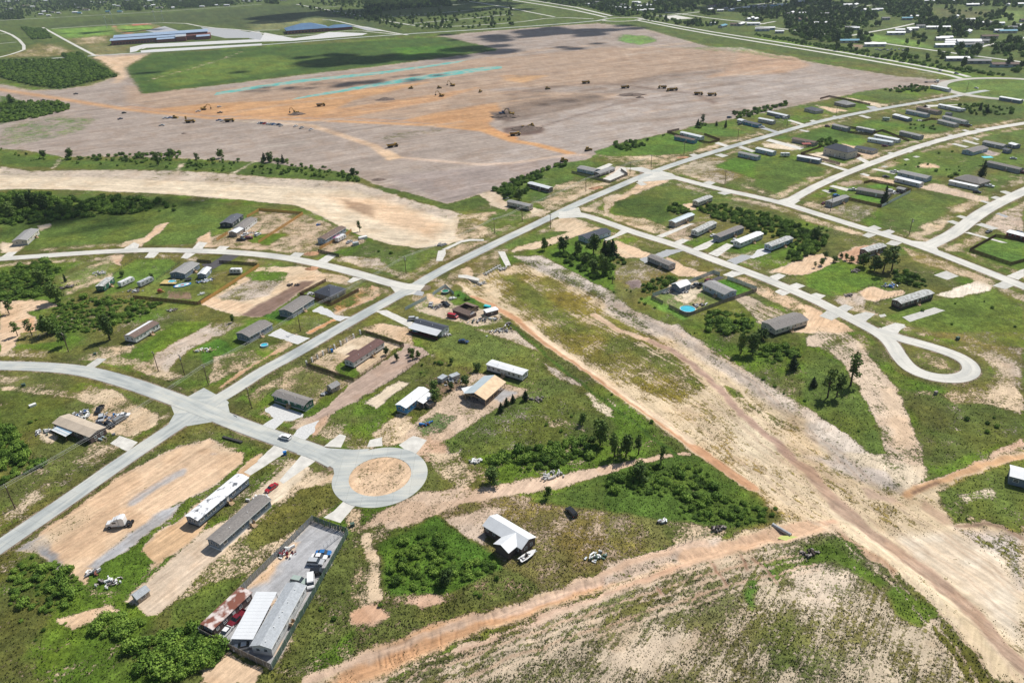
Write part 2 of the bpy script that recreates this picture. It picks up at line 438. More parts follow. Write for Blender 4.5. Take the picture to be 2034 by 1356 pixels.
for pts, wd, sc_ in (((640, 232, 760, 205, 900, 186, 1010, 170, 1100, 160), 3, BROWN), ((1040, 262, 1230, 205, 1330, 190), 3, DKB), ((880, 222, 990, 203, 1130, 188, 1250, 170, 1400, 145, 1530, 120), 3, BROWN),
                 ((1010,188,1090,172,1200,165,1240,170),7,(.20,.14,.11)),((1230,168,1300,178,1380,186,1420,205),8,(.20,.14,.11)),((1230,163,1350,142,1500,122,1570,118),8,(.24,.17,.12)),
                 ((1000,118,1100,108,1240,90),3,BROWN),((1130,140,1250,118,1420,104),3,BROWN),((430,238,560,246,640,250),2,PALE),((1240,100,1370,85),6,PEACH)):
    TR('',wd,*pts,s=sc_,c=.02,amt=.75)
Z('M3',0,130,300,70,700,30,850,70,600,130,300,190,0,260,s=(.24,.18,.14),c=.02,soft=5,amt=.75)
Z('M3',0,290,140,270,320,290,300,330,160,350,0,330,s=(.17,.12,.10),c=.02,soft=3)
Z('M2',1850,170,2034,160,2034,240,1900,230,s=(.17,.13,.11),c=.02,soft=3)
TR('M2',9,1860,310,2034,370,s=ORANGE,c=.02)
Z('',0,250,110,230,200,235,160,262,60,285,0,290,v=(.13,.22,.07),c=.42,soft=6)
Z('',1235,68,1290,72,1310,82,1270,90,1225,82,v=(.12,.24,.06),c=.75,soft=9)
Z('',1300,92,1480,95,1600,125,1480,108,v=(.13,.22,.07),c=.42,soft=6)
Z('',760,268,900,250,880,262,760,285,v=OLIVE,c=.35,soft=4)
TR('',9,-60,168,0,178,123,197,256,218,419,235,520,235,653,240,858,249,960,259,1020,280,1064,287,1133,305,s=(.57,.32,.15),c=.02,streak=.3)
TR('',6,256,212,419,228,520,230,653,234,858,243,s=(.53,.30,.16),c=.02)
TR('',6,615,249,679,269,743,290,771,313,807,314,883,321,955,327,1020,324,1077,315,1133,308,1164,308,s=(.55,.42,.33),c=.02)
TR('',8,520,240,615,249,679,269,743,290,770,310,s=(.55,.40,.28),c=.02)
Z('M2',980,470,1060,460,1180,520,1060,545,s=PEACH,c=.02,soft=2)
TR('',7,185,108,240,125,245,150,230,165,s=PEACH,c=.05); Z('T1',720,450,1150,425,1060,490,950,530,940,620,880,590,800,520,s=PEACH,v=OLIVE,c=.25)
TR('T1',5,1000,590,1200,600,1400,540,1650,470,1900,390,s=SAND,c=.15); TR('T1',4,1060,650,1350,580,1700,510,s=SAND,c=.3)
# the dark green field north of the pad
FLD = [(282, 187), (250, 135), (300, 108), (400, 102), (500, 95), (880, 73), (992, 99), (900, 112), (770, 128), (620, 145), (420, 170)]
paintz([G(*p) for p in FLD], v=(.05, .10, .022), c=.97, soft=1)
Z('',300,150,420,120,540,110,620,130,500,150,330,175,v=(.09,.15,.03),c=.93,soft=12)
Z('',780,95,880,92,940,100,800,120,v=(.06,.15,.02),c=.98,soft=6)
TR('T1',4,1150,625,1450,545,1700,470,1900,395,s=SAND,c=.2)
Z('',0,118,80,125,190,118,235,150,120,178,40,165,0,155,v=(.04,.08,.02),c=.97); Z('',0,190,60,205,140,212,100,225,0,247,v=(.05,.10,.02),c=.97)
# west channel of bare sand
paintz(WCH, s=PALE, c=.02, streak=.9, a=dirang((0, 355), (600, 385)), soft=1.5)
Z('',0,330,60,340,200,338,330,335,530,352,700,362,850,405,930,430,880,430,700,375,500,362,200,350,0,345,s=(.60,.50,.40),c=.2,v=OLIVE,streak=.9,soft=3)
Z('',640,385,760,392,880,440,860,470,760,440,s=PEACH,c=.05,soft=8); Z('',680,392,740,405,745,430,690,410,s=(.42,.29,.19),c=.05,soft=3)
Z('',0,300,60,312,130,318,330,318,440,322,520,322,700,345,715,362,600,355,500,348,440,340,250,337,0,330,v=(.07,.12,.025),c=.92)
TR('',5,460,345,490,330,505,322,s=PALE,c=.3); TR('',5,350,342,362,325,s=PALE,c=.3); TR('',5,105,335,122,315,s=PALE,c=.4)
Z('',890,405,955,392,975,400,930,420,880,415,760,380,740,366,800,380,v=(.07,.11,.025),c=.88)
Z('',0,385,150,388,330,392,600,425,560,470,400,485,150,490,0,500,v=(.085,.14,.03),c=.93)
# lots, west part
Z('R2',440,280,560,190,980,215,1300,340,1600,480,1100,640,700,610,150,540,0,540,0,480,250,380,v=(.11,.12,.04),s=(.58,.44,.31),c=.42)
Z('R2',550,420,830,400,640,520,450,480,600,330,v=LUSH,c=.9); Z('R2',1400,640,1600,470,1800,560,2034,600,2034,850,1700,800,v=(.08,.12,.03),c=.85)
Z('R2',1300,610,1700,640,1900,800,1500,720,v=OLIVE,c=.5)
Z('R2',0,1090,560,730,1000,720,1250,800,1200,860,950,980,600,1180,350,1210,s=SAND,c=.22); Z('R2',130,1020,500,830,780,860,640,1000,400,1060,v=OLIVE,s=MAUVE,c=.45)
Z('R2',360,1190,950,870,1120,850,900,1000,640,1200,500,1215,s=(.23,.155,.12),c=.03); Z('R2',0,1090,110,1030,500,1090,380,1170,s=PEACH,c=.03)
Z('R2',350,760,850,780,800,860,480,860,v=LUSH,c=.75)
Z('R2',860,850,1250,780,1450,830,1400,900,1220,860,s=PEACH,v=OLIVE,c=.25)
Z('R2',1500,850,1780,940,1700,1010,1300,1180,1250,1090,1510,970,v=(.10,.14,.03),s=ORANGE,c=.55); TR('R2',2.5,1650,900,1700,1000,1350,1150,s=(.55,.33,.2),c=.1)
Z('R2',880,1240,1200,1180,1240,1220,1050,1330,860,1260,**kM); TR('R2',3,1300,1230,1050,1356,s=ORANGE,c=.05)
Z('R2',580,1200,740,1150,880,1230,760,1260,v=(.05,.13,.02),c=.98)
Z('R1',880,740,1090,740,1080,850,900,880,s=PALE,v=MOW,c=.35); Z('R1',1090,800,1300,650,1640,650,1700,700,1480,870,1000,1010,v=(.09,.16,.03),c=.85)
Z('R1',1480,860,1640,780,2034,800,2034,990,1900,1080,1290,1010,v=(.11,.16,.04),c=.86); Z('R1',1620,960,1820,960,1850,1040,1600,1040,s=BROWN,c=.4)
Z('R1',1370,470,1500,330,1640,290,1540,400,1350,530,s=PEACH,c=.03); Z('R1',1900,450,2034,380,2034,560,1880,540,s=PEACH,c=.1); Z('R1',1180,480,1400,440,1350,530,1180,540,s=SAND,c=.25)
Z('R1',350,330,500,300,480,350,380,390,s=PALE,c=.2); Z('R1',0,480,260,520,150,590,0,590,s=PALE,c=.2)
Z('R1',560,850,900,700,1150,620,1080,800,900,900,650,1000,v=MOW,s=SAND,c=.55); Z('R1',1080,600,1190,590,1150,720,1080,660,s=(.55,.36,.24),c=.05)
Z('R1',0,1060,400,1040,560,1100,260,1160,380,1250,300,1356,0,1356,s=PEACH,v=OLIVE,c=.16); Z('R1',30,1270,330,1210,350,1356,0,1356,s=(.62,.38,.22),c=.03)
Z('S1',0,0,260,0,200,180,60,300,0,310,s=PEACH,c=.05); Z('S1',200,100,500,60,560,180,150,220,v=OLIVE,c=.8)
Z('S1',1500,290,1800,130,2034,0,2034,150,1700,350,1600,480,1450,430,v=OLIVE,s=MAUVE,c=.3); Z('S1',1270,280,1700,0,1900,0,1550,270,**kL)
Z('S1',950,230,1300,200,1250,300,1000,350,**kX); Z('S2',0,150,150,0,450,0,200,130,v=OLIVE,s=MAUVE,c=.45); Z('S2',0,230,160,150,330,250,60,400,0,380,v=(.06,.14,.02),c=.95)
Z('S2',300,160,470,200,760,230,860,160,800,240,640,290,480,240,**kM)
for f in ((120, 330, 500, 260, 600, 330, 350, 460, 60, 600),): Z('S2', *f, **kX)
TR('S2',3,880,180,600,370,380,480,200,620,s=(.56,.34,.2),c=.15)
Z('S1',0,620,300,620,1000,700,900,800,500,700,0,660,**kX); Z('S1',0,640,600,760,640,900,300,1050,0,1030,v=(.10,.14,.03),c=.93)
Z('S1',980,640,1150,660,1300,800,1550,880,1500,1000,1250,1100,900,1050,850,900,v=SCRUB,s=SAND,c=.35); Z('S1',360,1050,480,1000,540,1150,420,1150,s=PALE,c=.3)
Z('S1',700,1356,900,1130,1100,1100,1000,1250,900,1356,**kX)
# lots by the near circle
Z('B1',90,480,400,300,700,130,980,0,1240,-90,1420,10,1300,120,1080,260,760,480,560,650,500,780,300,620,s=PEACH,c=.03,streak=.8,a=dirang((120,1070),(420,880)))
Z('B1',520,660,700,540,900,370,1070,290,1040,340,800,540,560,690,**kG); Z('B1',90,480,300,480,300,560,420,690,380,720,200,580,60,580,s=(.30,.30,.31),c=.03)
TR('B1',3.5,780,290,1000,150,1250,20,s=GRV,c=.02,amt=.8)
Z('B1',1100,20,1420,0,1430,60,1200,230,1060,290,s=PEACH,c=.05)
Z('B1',820,580,900,500,1200,280,1300,230,1450,60,1546,0,1546,60,1300,300,1180,470,930,665,s=(.62,.42,.25),c=.03)
Z('B1',720,880,930,700,1180,470,1330,400,1546,230,1546,380,1300,640,1150,760,930,960,s=(.62,.50,.38),c=.06)
Z('B1',540,700,820,540,900,640,760,800,520,790,**kL); Z('B1',1180,700,1546,560,1546,640,1200,800,1130,760,**kX)
Z('B1',930,960,1150,760,1400,700,1180,1020,**kS); Z('B1',330,970,650,900,700,930,440,1030,s=PEACH,c=.1); Z('B1',1200,1260,1340,1180,1546,1280,1500,1356,1200,1356,s=PEACH,c=.08)
Z('B2',250,620,600,330,860,40,980,100,1010,270,600,600,430,760,0,870,130,760,**kX)
Z('B2',460,480,770,210,960,180,1000,270,700,480,480,560,v=(.11,.13,.035),c=.85); Z('B2',0,900,230,760,430,720,170,1040,0,1060,v=(.09,.14,.03),c=.9); Z('B2',480,250,750,30,860,50,650,270,560,330,**kP)
Z('B2',175,1055,835,395,1045,465,600,1270,s=GRV,c=.03,streak=.1); Z('B2',560,760,440,800,500,740,720,520,760,520,s=PEACH,c=.1); Z('B2',810,815,760,900,600,1200,570,1190,s=PEACH,c=.2,soft=.6)
Z('B2',420,960,560,860,640,860,480,1000,s=PEACH,c=.2)
Z('B2',1045,480,1130,320,1130,1000,800,1230,640,1290,800,880,v=(.10,.13,.035),c=.85); Z('B2',1000,300,1130,330,1130,480,1060,460,**kX); Z('B2',200,1300,300,1190,520,1260,400,1330,s=PEACH,c=.05)
Z('S2',850,1020,1230,800,1500,540,1950,250,2034,280,2034,400,1700,640,1250,880,1100,1000,1040,1140,900,1130,s=(.44,.33,.265),c=.05)
Z('S3',0,200,230,260,230,310,0,480,s=(.44,.33,.265),c=.08)
Z('S2',1560,780,1900,550,2000,580,1700,830,s=PALE,c=.12); Z('S2',1000,400,1470,570,1200,700,1090,790,700,640,500,800,420,700,v=(.12,.14,.045),s=SAND,c=.58)
Z('S2',1060,390,1560,110,1930,230,1470,550,s=(.60,.47,.33),v=OLIVE,c=.33); Z('S2',1280,430,1480,300,1520,540,1400,540,v=LUSH,c=.85); Z('S2',1230,260,1420,210,1560,240,1400,330,**kP)
Z('S2',1520,60,1720,0,2034,60,2034,230,1960,200,1600,90,s=PEACH,v=OLIVE,c=.4); Z('S2',1020,980,1240,880,1190,1000,1060,1140,s=(.58,.38,.26),c=.15)
Z('S2',1620,1100,1900,860,2034,900,2034,1130,1750,1190,s=SAND,v=OLIVE,c=.35)
Z('S3',60,30,480,0,1050,130,1330,290,1330,460,1700,680,1900,870,1300,690,1000,600,500,430,420,380,230,270,v=(.11,.155,.04),c=.84)
Z('S3',680,60,1100,80,1330,290,1200,240,860,130,s=(.58,.48,.38),v=OLIVE,c=.42); Z('S3',1340,380,1700,540,1740,620,1500,560,s=MAUVE,v=OLIVE,c=.4); Z('S3',1750,620,2034,760,2034,920,1850,850,s=PALE,c=.3)
Z('S3',0,1100,170,920,480,640,660,480,800,490,1000,590,1180,640,1150,700,800,900,400,1150,100,1300,s=(.60,.46,.34),v=OLIVE,c=.33); Z('S3',850,720,950,640,1090,670,960,760,**kG)
Z('S3',200,600,520,420,700,440,560,610,330,760,s=BROWN,v=SCRUB,c=.55); Z('S3',120,1000,330,860,520,900,380,1060,200,1080,v=(.10,.16,.06),c=.6)
Z('S3',350,1180,900,830,1200,650,1800,850,2034,950,2034,1100,1600,1160,1200,1200,700,1280,420,1300,v=(.085,.125,.03),s=MAUVE,c=.8)
Z('S3',250,1080,420,1180,400,1356,200,1356,140,1240,s=(.58,.40,.28),v=OLIVE,c=.4); Z('S3',1350,900,1700,960,1800,1050,1400,1000,s=SAND,c=.55)
Z('B3',430,0,620,0,740,150,700,200,600,200,480,100,**kX)
Z('B3',160,350,400,230,600,200,850,190,1150,130,1546,80,1546,120,1200,210,950,250,620,290,500,370,150,480,20,490,60,420,s=(.60,.45,.33),v=OLIVE,c=.3)
TR('B3',4.5,620,290,850,240,1150,170,1546,95,s=(.62,.46,.34),c=.04); TR('B4',4,-10,100,200,60,480,10,s=(.62,.44,.31),c=.04)
Z('B3',0,480,160,400,220,480,180,860,60,900,0,860,v=SCRUB,s=SAND,c=.62); TR('B3',3,80,480,120,640,140,860,s=SAND,c=.2)
Z('B3',500,370,620,290,950,250,1250,300,1546,340,1546,660,1120,800,870,650,v=(.15,.145,.05),s=(.50,.38,.27),c=.56); Z('B3',540,400,760,330,930,320,780,420,760,560,650,480,s=(.58,.46,.36),c=.28)
Z('B4',0,340,330,370,400,550,0,660,v=(.14,.15,.05),s=(.48,.37,.27),c=.6); Z('B4',340,390,700,440,700,480,430,560,**kX)
Z('B3',160,540,480,370,880,640,870,700,560,830,380,860,200,830,v=(.065,.14,.02),c=.97); Z('B3',0,960,180,850,560,830,870,680,1100,790,880,870,600,960,250,1080,0,1220,v=SCRUB,s=(.50,.35,.25),c=.66)
Z('B3',0,930,60,900,150,900,210,960,120,1010,0,1000,s=(.60,.38,.25),c=.1); Z('B3',320,880,480,830,560,860,420,920,s=(.62,.42,.30),c=.15)
Z('B4',0,130,220,60,480,10,620,10,840,200,960,260,970,400,800,440,400,400,0,340,v=(.065,.12,.022),c=.93); Z('B4',0,130,-450,290,0,340,v=(.07,.12,.025),c=.93)
# --- basin floor
paintz(BASIN, v=(.22, .19, .07), s=(.68, .54, .36), c=.30, streak=.75, a=aCh, soft=1.5)
Z('',985,548,1040,533,1100,548,1135,575,1200,603,1290,655,1370,715,1400,760,1350,795,1260,765,1180,722,1100,672,1010,602,v=(.15,.15,.035),c=.68,soft=4)
Z('S4',0,80,220,110,700,310,950,570,900,590,500,400,230,240,0,300,v=(.10,.125,.03),c=.82,soft=3); Z('R3',950,790,1100,800,1500,1080,1900,1356,1600,1356,1150,1020,v=(.11,.135,.03),c=.85,soft=3)
Z('S4',1200,900,1500,900,1700,1200,1500,1330,1250,1200,s=(.74,.62,.44),c=.22,soft=5); Z('B4',620,30,1000,0,1150,250,1150,400,1000,300,v=YEL,s=(.72,.58,.40),c=.32,soft=4)
Z('S4',330,0,700,30,1100,330,1500,560,2034,870,2034,960,1600,760,1200,500,800,230,560,90,s=(.62,.52,.43),v=(.11,.13,.05),c=.27,soft=2); Z('R4',0,950,300,1130,700,1340,740,1356,400,1356,0,1120,s=MAUVE,v=SCRUB,c=.38,soft=2)
Z('S5',0,790,330,1000,620,1230,700,1312,400,1312,0,1000,s=(.66,.57,.48),v=SCRUB,c=.28,soft=2); Z('R3',1040,620,1350,620,2034,970,2034,1100,1700,920,1300,740,s=(.60,.52,.45),v=SCRUB,c=.38,soft=2)
Z('S4',1150,580,1250,600,1370,690,1270,690,v=(.10,.14,.03),c=.95); Z('S4',1290,690,1700,900,1900,1010,1600,950,v=SCRUB,c=.55,soft=2)
TR('',4.5,940,590,975,600,1037,640,1089,681,1151,722.6,1200,756,1282,811,1365,873,1427,920,1492,967,s=(.50,.29,.17),c=.02,streak=.2); TR('',3,1045,636,1098,680,1160,724,1290,812,1375,873,s=(.70,.55,.39),c=.06)
TR('',3.2,1282,667,1332,687,1375,716,1427,762,1468,809,1499,838,1551,877,1592,920,s=(.44,.30,.23),c=.02); TR('',4.5,1592,915,1610,927,1667,997,1707,1034,1768,1078,1835,1128,1902,1179,1956,1236,1997,1287,2060,1345,s=(.44,.30,.215),c=.02,streak=.9)
TR('',3,1180,620,1230,650,1282,667,s=(.64,.46,.32),c=.05)
Z('B5',440,460,900,440,1150,560,1291,780,1291,1120,1100,960,900,760,s=(.70,.60,.47),v=OLIVE,c=.10,soft=3,streak=.35); Z('B5',150,290,500,440,700,680,1050,1010,1291,1300,1291,1356,1130,1356,900,1050,560,720,160,420,s=(.70,.58,.40),c=.14,soft=2)
TR('',5,1667,997,1707,1034,1768,1078,1835,1128,1902,1179,1956,1236,1997,1287,2060,1345,s=(.43,.30,.22),c=.02)
Z('B5',180,430,300,510,540,690,520,720,300,590,170,480,s=(.46,.29,.18),c=.12); Z('B5',700,260,860,350,880,410,800,400,680,290,s=(.50,.36,.25),c=.15); Z('B5',340,180,540,240,560,270,380,250,s=(.52,.38,.28),c=.03)
Z('B5',0,0,400,0,560,120,600,230,350,150,60,10,s=(.64,.55,.47),v=SCRUB,c=.25,soft=2); TR('B5',3,600,230,780,165,950,100,1080,60,1291,10,s=(.58,.36,.20),c=.03)
Z('B5',800,220,1000,130,1291,30,1291,480,1200,430,880,400,820,300,v=(.09,.13,.03),c=.86); Z('B5',900,250,1100,200,1150,270,950,310,s=PALE,c=.45)
Z('B5',900,420,1291,480,1291,780,1200,600,1000,500,s=(.60,.52,.46),v=SCRUB,c=.45,soft=2)
Z('B5',200,0,700,0,720,140,560,220,480,110,330,80,s=PALE,v=SCRUB,c=.35)
# sandy slope and scrub on the right
Z('S5',0,130,240,50,450,130,620,350,760,500,850,620,1000,1000,1080,1150,1100,1320,780,1320,740,1170,620,850,540,700,480,560,340,380,130,230,0,220,s=(.68,.54,.41),v=SCRUB,c=.36,streak=.6,a=dirang((1620,680),(1750,800)))
Z('S5',700,620,850,620,1000,1000,1000,1150,850,1150,750,900,s=(.70,.54,.39),c=.14,soft=2)
Z('S5',0,230,340,400,540,720,740,1180,640,1230,330,1000,0,760,v=(.085,.135,.03),c=.9); Z('S5',850,620,1200,720,1400,860,1100,1320,1250,1320,2034,1060,2034,800,1700,720,1240,650,v=(.085,.12,.03),c=.8)
Z('S5',1240,660,1700,640,1850,520,1960,560,2034,700,2034,860,1700,760,1400,760,s=SAND,v=OLIVE,c=.42); Z('S5',1600,200,2034,240,2034,640,1830,480,1700,300,s=(.55,.45,.36),v=OLIVE,c=.55)
Z('S5',830,170,1000,210,1350,300,1450,400,1420,480,1200,480,1020,420,920,280,v=(.11,.14,.035),s=SAND,c=.7); Z('S5',1600,200,1300,150,1000,90,900,60,1100,20,1500,120,2034,330,1900,340,v=OLIVE,s=SAND,c=.6)
Z('S5',1650,1310,1750,1200,2034,1060,2034,1140,s=(.60,.42,.30),v=OLIVE,c=.3)
# lower canal and the tufted field
Z('B3',150,1380,420,1240,700,1130,1000,1010,1250,930,1546,830,1546,960,1250,1080,1000,1180,700,1300,560,1380,s=(.66,.49,.34),v=OLIVE,c=.26,streak=.6,a=aLow,soft=2)
Z('B4',0,760,400,620,700,560,1100,470,1400,400,1420,470,1100,560,800,620,500,720,0,900,s=(.66,.49,.34),v=OLIVE,c=.24,streak=.6,a=aLow,soft=2)
Z('B3',-180,1370,0,1225,200,1118,450,1010,640,972,850,925,1150,828,1546,680,1546,770,1200,905,900,1000,600,1120,300,1245,0,1380,-180,1420,s=(.58,.34,.19),c=.10,v=OLIVE,streak=.5,soft=1.5,a=aLow)
Z('B3',640,975,850,925,1150,830,1546,680,1546,735,1200,870,900,960,s=(.62,.44,.33),c=.08,soft=1)
Z('B4',0,665,400,560,700,480,700,560,400,640,0,780,s=(.62,.50,.40),v=SCRUB,c=.3,soft=1); TR('B4',3,0,860,300,730,600,640,900,540,1200,430,1350,390,s=(.58,.38,.26),c=.02); TR('B4',6,500,610,900,520,1250,420,s=(.62,.42,.28),c=.04)
TR('B3',4,650,1180,900,1100,1100,1000,1300,930,1546,850,s=(.60,.42,.31),c=.04); Z('B3',400,1210,650,1170,900,1050,1100,960,1000,1070,700,1220,400,1290,v=SCRUB,c=.6)
Z('B3',230,1356,600,1250,900,1150,1200,1030,1546,900,1546,960,1200,1090,900,1200,700,1300,560,1356,s=(.60,.38,.24),c=.12,soft=1)
LOWF=[(690,1385),(760,1356),(900,1305),(1200,1190),(1400,1115),(1560,1075),(1640,1060),(1690,1075),(1760,1140),(1830,1190),(1900,1262),(1960,1335),(2060,1450),(690,1450)]
paintz([G(*p) for p in LOWF], v=(.13, .145, .06), s=(.58, .48, .35), c=.50, streak=.9, a=dirang((1500, 1356), (1640, 1080)), soft=1.5)
Z('B4',900,660,1400,480,1546,560,1546,700,1300,640,1000,760,v=(.085,.13,.03),c=.7,soft=2); Z('B4',0,960,400,780,520,760,300,900,0,1050,v=OLIVE,c=.75,soft=2); Z('B4',900,1000,1100,950,1300,1356,950,1356,v=(.09,.12,.035),c=.66,soft=5)
Z('B4',0,1150,300,1060,560,1080,300,1250,0,1300,s=(.64,.52,.39),c=.3,soft=4); Z('B4',1050,700,1350,640,1500,760,1300,1000,1100,820,s=(.64,.53,.41),c=.40,soft=3)
Z('B4',820,760,900,720,900,880,860,930,v=(.07,.15,.03),c=.9); Z('B4',950,640,1000,680,1020,780,970,760,v=(.07,.15,.03),c=.9)
Z('B5',0,540,150,540,260,620,400,700,490,770,420,790,300,720,180,630,0,655,v=(.075,.13,.02),c=.95); Z('B5',460,820,540,785,750,900,800,970,660,1015,540,960,v=(.08,.145,.025),c=.93); Z('B5',720,1020,860,1000,1130,1356,950,1356,v=(.10,.12,.03),c=.85)
# lots, centre right
Z('R4',0,470,140,470,300,560,480,600,350,640,0,640,s=SAND,c=.2); Z('R4',100,470,450,600,400,650,300,640,130,520,s=PEACH,c=.15)
Z('R4',60,780,300,660,440,700,620,790,480,850,300,920,200,930,v=(.13,.13,.045),s=MAUVE,c=.6); Z('R4',180,870,340,850,370,940,250,940,s=(.25,.19,.18),c=.25)
Z('R4',560,660,620,620,780,720,900,760,1080,800,960,830,700,820,640,780,s=PEACH,v=OLIVE,c=.18); Z('R4',1240,1000,1350,990,1900,1250,1750,1320,1500,1270,s=(.62,.50,.38),v=SCRUB,c=.36,streak=1.2,a=dirang((1456,590),(1590,650)))
Z('R4',1290,830,1400,800,2034,1080,2034,1180,1860,1180,1460,980,v=OLIVE,s=PEACH,c=.45); Z('R4',1900,1170,2034,1180,2034,1356,1750,1356,1950,1300,s=PEACH,c=.1)
Z('R4',1100,870,1180,840,1410,950,1240,1010,v=(.07,.19,.02),c=.99); Z('R4',460,1010,800,880,960,880,1160,1050,800,1190,v=(.13,.19,.06),s=SAND,c=.62); Z('R4',340,1040,460,1010,800,1210,760,1240,v=(.11,.22,.04),c=.97)
Z('R4',600,850,900,840,950,960,800,1080,620,1000,s=PALE,c=.35); Z('R4',1670,740,2034,610,2034,750,1900,810,1600,770,s=PEACH,c=.04); Z('R4',750,130,880,110,880,180,820,180,s=PEACH,c=.05)
Z('R5',0,600,150,585,320,650,150,730,0,775,s=PEACH,c=.04); Z('R5',0,780,320,660,420,690,470,760,760,810,400,950,250,980,0,880,v=(.09,.17,.025),c=.95); Z('R5',280,600,480,520,700,480,740,500,560,640,470,680,380,660,s=(.56,.34,.22),c=.05)
Z('R5',480,930,650,880,760,930,930,920,900,960,680,1030,560,1010,s=PEACH,c=.03); Z('R5',190,1020,480,930,580,1020,560,1080,450,1110,300,1070,s=MAUVE,v=OLIVE,c=.4); Z('R5',1220,960,1600,830,1750,880,1700,930,1500,960,1400,1000,s=(.74,.66,.54),c=.04)
Z('R5',900,1080,1300,1000,1800,940,2034,1100,2034,1312,1000,1312,800,1200,v=(.085,.135,.025),c=.93); Z('R5',0,1030,140,1110,500,1312,0,1312,s=PEACH,v=OLIVE,c=.25); Z('R5',900,520,1300,620,1800,850,1600,830,1000,640,s=SAND,v=OLIVE,c=.45)
Z('R5',1550,560,1760,430,2034,480,2034,650,1910,680,v=(.08,.16,.03),c=.93); Z('R5',1200,500,1450,410,1540,550,1880,700,2034,690,2034,860,1500,640,v=(.085,.14,.025),c=.92); Z('R5',1800,200,2034,100,2034,420,1900,420,1650,300,v=OLIVE,s=(.60,.48,.38),c=.4)
Z('R5',700,150,1100,0,1700,110,1730,140,1440,300,1100,460,700,330,v=(.085,.135,.03),c=.86); Z('R5',1050,330,1300,220,1420,230,1250,380,**kX); Z('R5',1290,150,1550,90,1700,130,1500,200,**kX); Z('R5',1160,0,1700,60,1640,100,1300,20,s=(.62,.48,.35),c=.08)
Z('R5',0,100,200,130,500,240,480,290,0,170,s=(.52,.43,.33),v=OLIVE,c=.45); Z('R5',230,190,400,100,700,150,500,280,v=(.12,.14,.05),s=MAUVE,c=.6); Z('R5',400,50,560,20,720,80,700,120,v=(.09,.20,.03),c=.98)
Z('R5',0,220,500,370,1000,560,750,480,0,280,v=OLIVE,s=SAND,c=.5)
# centre: lots round the junction
Z('R3',740,30,870,0,1050,100,1010,190,850,130,s=(.62,.50,.37),c=.12); Z('R3',1230,150,1440,200,1340,250,1200,200,**kP); Z('R3',530,230,900,190,1000,250,900,440,620,480,500,420,v=OLIVE,s=SAND,c=.48)
Z('R3',760,320,900,200,1230,190,1250,280,900,420,v=(.085,.14,.03),s=SAND,c=.68); Z('R3',1240,100,1500,60,1900,0,1600,140,1450,190,**kX); Z('R3',1430,280,1600,240,1850,370,1600,460,1350,540,1040,590,1100,520,1450,400,s=SAND,v=OLIVE,c=.2)
Z('R3',400,560,700,470,900,480,700,640,420,700,s=(.56,.42,.28),v=OLIVE,c=.45); Z('R3',600,700,900,560,950,720,800,800,560,810,s=(.50,.38,.25),v=OLIVE,c=.5); Z('R3',420,780,640,720,700,850,500,900,440,860,s=PEACH,v=OLIVE,c=.35)
Z('R3',0,560,340,570,330,680,140,860,0,780,v=(.08,.13,.03),c=.8); Z('R3',200,960,420,1000,480,1080,620,1100,900,1150,1000,1250,700,1300,200,1180,100,1150,v=MOW,s=(.60,.48,.36),c=.38); Z('R3',220,960,400,1060,300,1080,200,1000,s=PEACH,c=.05)
Z('R3',950,500,1400,380,1600,390,1400,460,1000,560,v=(.085,.14,.03),c=.88); Z('R3',1380,560,1700,520,2034,700,2034,960,1800,860,1400,640,v=(.075,.15,.02),c=.95); Z('R3',490,960,560,960,700,1040,690,1080,500,1010,v=(.05,.13,.02),c=.98)
Z('M3',700,480,860,420,1270,330,1560,390,1480,480,1230,600,1130,600,v=(.075,.15,.025),c=.92); Z('M3',720,500,900,510,1450,490,1460,500,1200,600,1100,610,**kX); Z('M3',0,740,480,560,640,540,800,590,540,640,560,720,300,860,0,861,v=(.08,.14,.03),c=.88)
Z('M3',300,860,400,740,560,680,830,720,960,670,1020,680,600,861,s=SAND,v=SCRUB,c=.5); Z('M3',770,690,880,590,1000,600,950,650,840,700,s=(.66,.55,.45),c=.05); Z('M3',1270,620,1500,520,1700,520,1880,650,1720,730,1600,700,s=(.50,.42,.31),v=OLIVE,c=.5)
Z('M3',1630,590,1800,520,2034,560,2034,720,1880,660,v=(.07,.15,.02),c=.96); Z('M3',1560,620,1700,610,1870,655,1750,715,1500,700,v=(.14,.14,.06),s=MAUVE,c=.55); Z('M3',1720,710,1880,660,2034,720,2034,800,v=(.09,.12,.035),s=SAND,c=.6)
Z('M3',1000,861,1100,720,1300,700,1560,760,2034,861,v=(.085,.13,.03),c=.85); Z('M3',1090,700,1300,690,1250,720,1000,810,900,861,840,861,s=PEACH,v=OLIVE,c=.3); Z('R4',0,60,150,20,100,120,0,250,s=(.62,.48,.34),v=OLIVE,c=.3)
Z('R4',130,100,400,40,640,90,560,180,620,200,640,260,500,330,300,270,80,200,v=(.06,.105,.022),c=.96); Z('R4',60,220,400,260,600,340,480,410,100,290,s=SAND,v=OLIVE,c=.45); Z('R4',560,430,640,360,860,290,1100,300,850,440,720,500,v=(.12,.12,.045),s=(.50,.38,.28),c=.52)
Z('R4',490,430,700,330,870,300,600,440,**kX); Z('R4',1100,640,1500,560,1540,600,1400,650,1200,670,s=PALE,v=MOW,c=.45)
Z('M3',1430,290,1560,250,1900,320,1800,360,1600,350,v=(.08,.16,.03),c=.93); Z('M3',1480,470,1800,360,2034,320,2034,360,1500,500,**kX)
Z('M4',0,500,300,520,560,600,500,660,250,800,0,720,v=(.075,.13,.025),c=.95); Z('M4',100,800,560,620,700,610,250,820,0,800,v=MOW,s=SAND,c=.55); Z('M4',100,360,280,300,560,290,830,350,640,390,v=(.06,.12,.022),c=.95); Z('M4',630,400,840,360,840,390,740,430,v=(.10,.20,.03),c=.96)
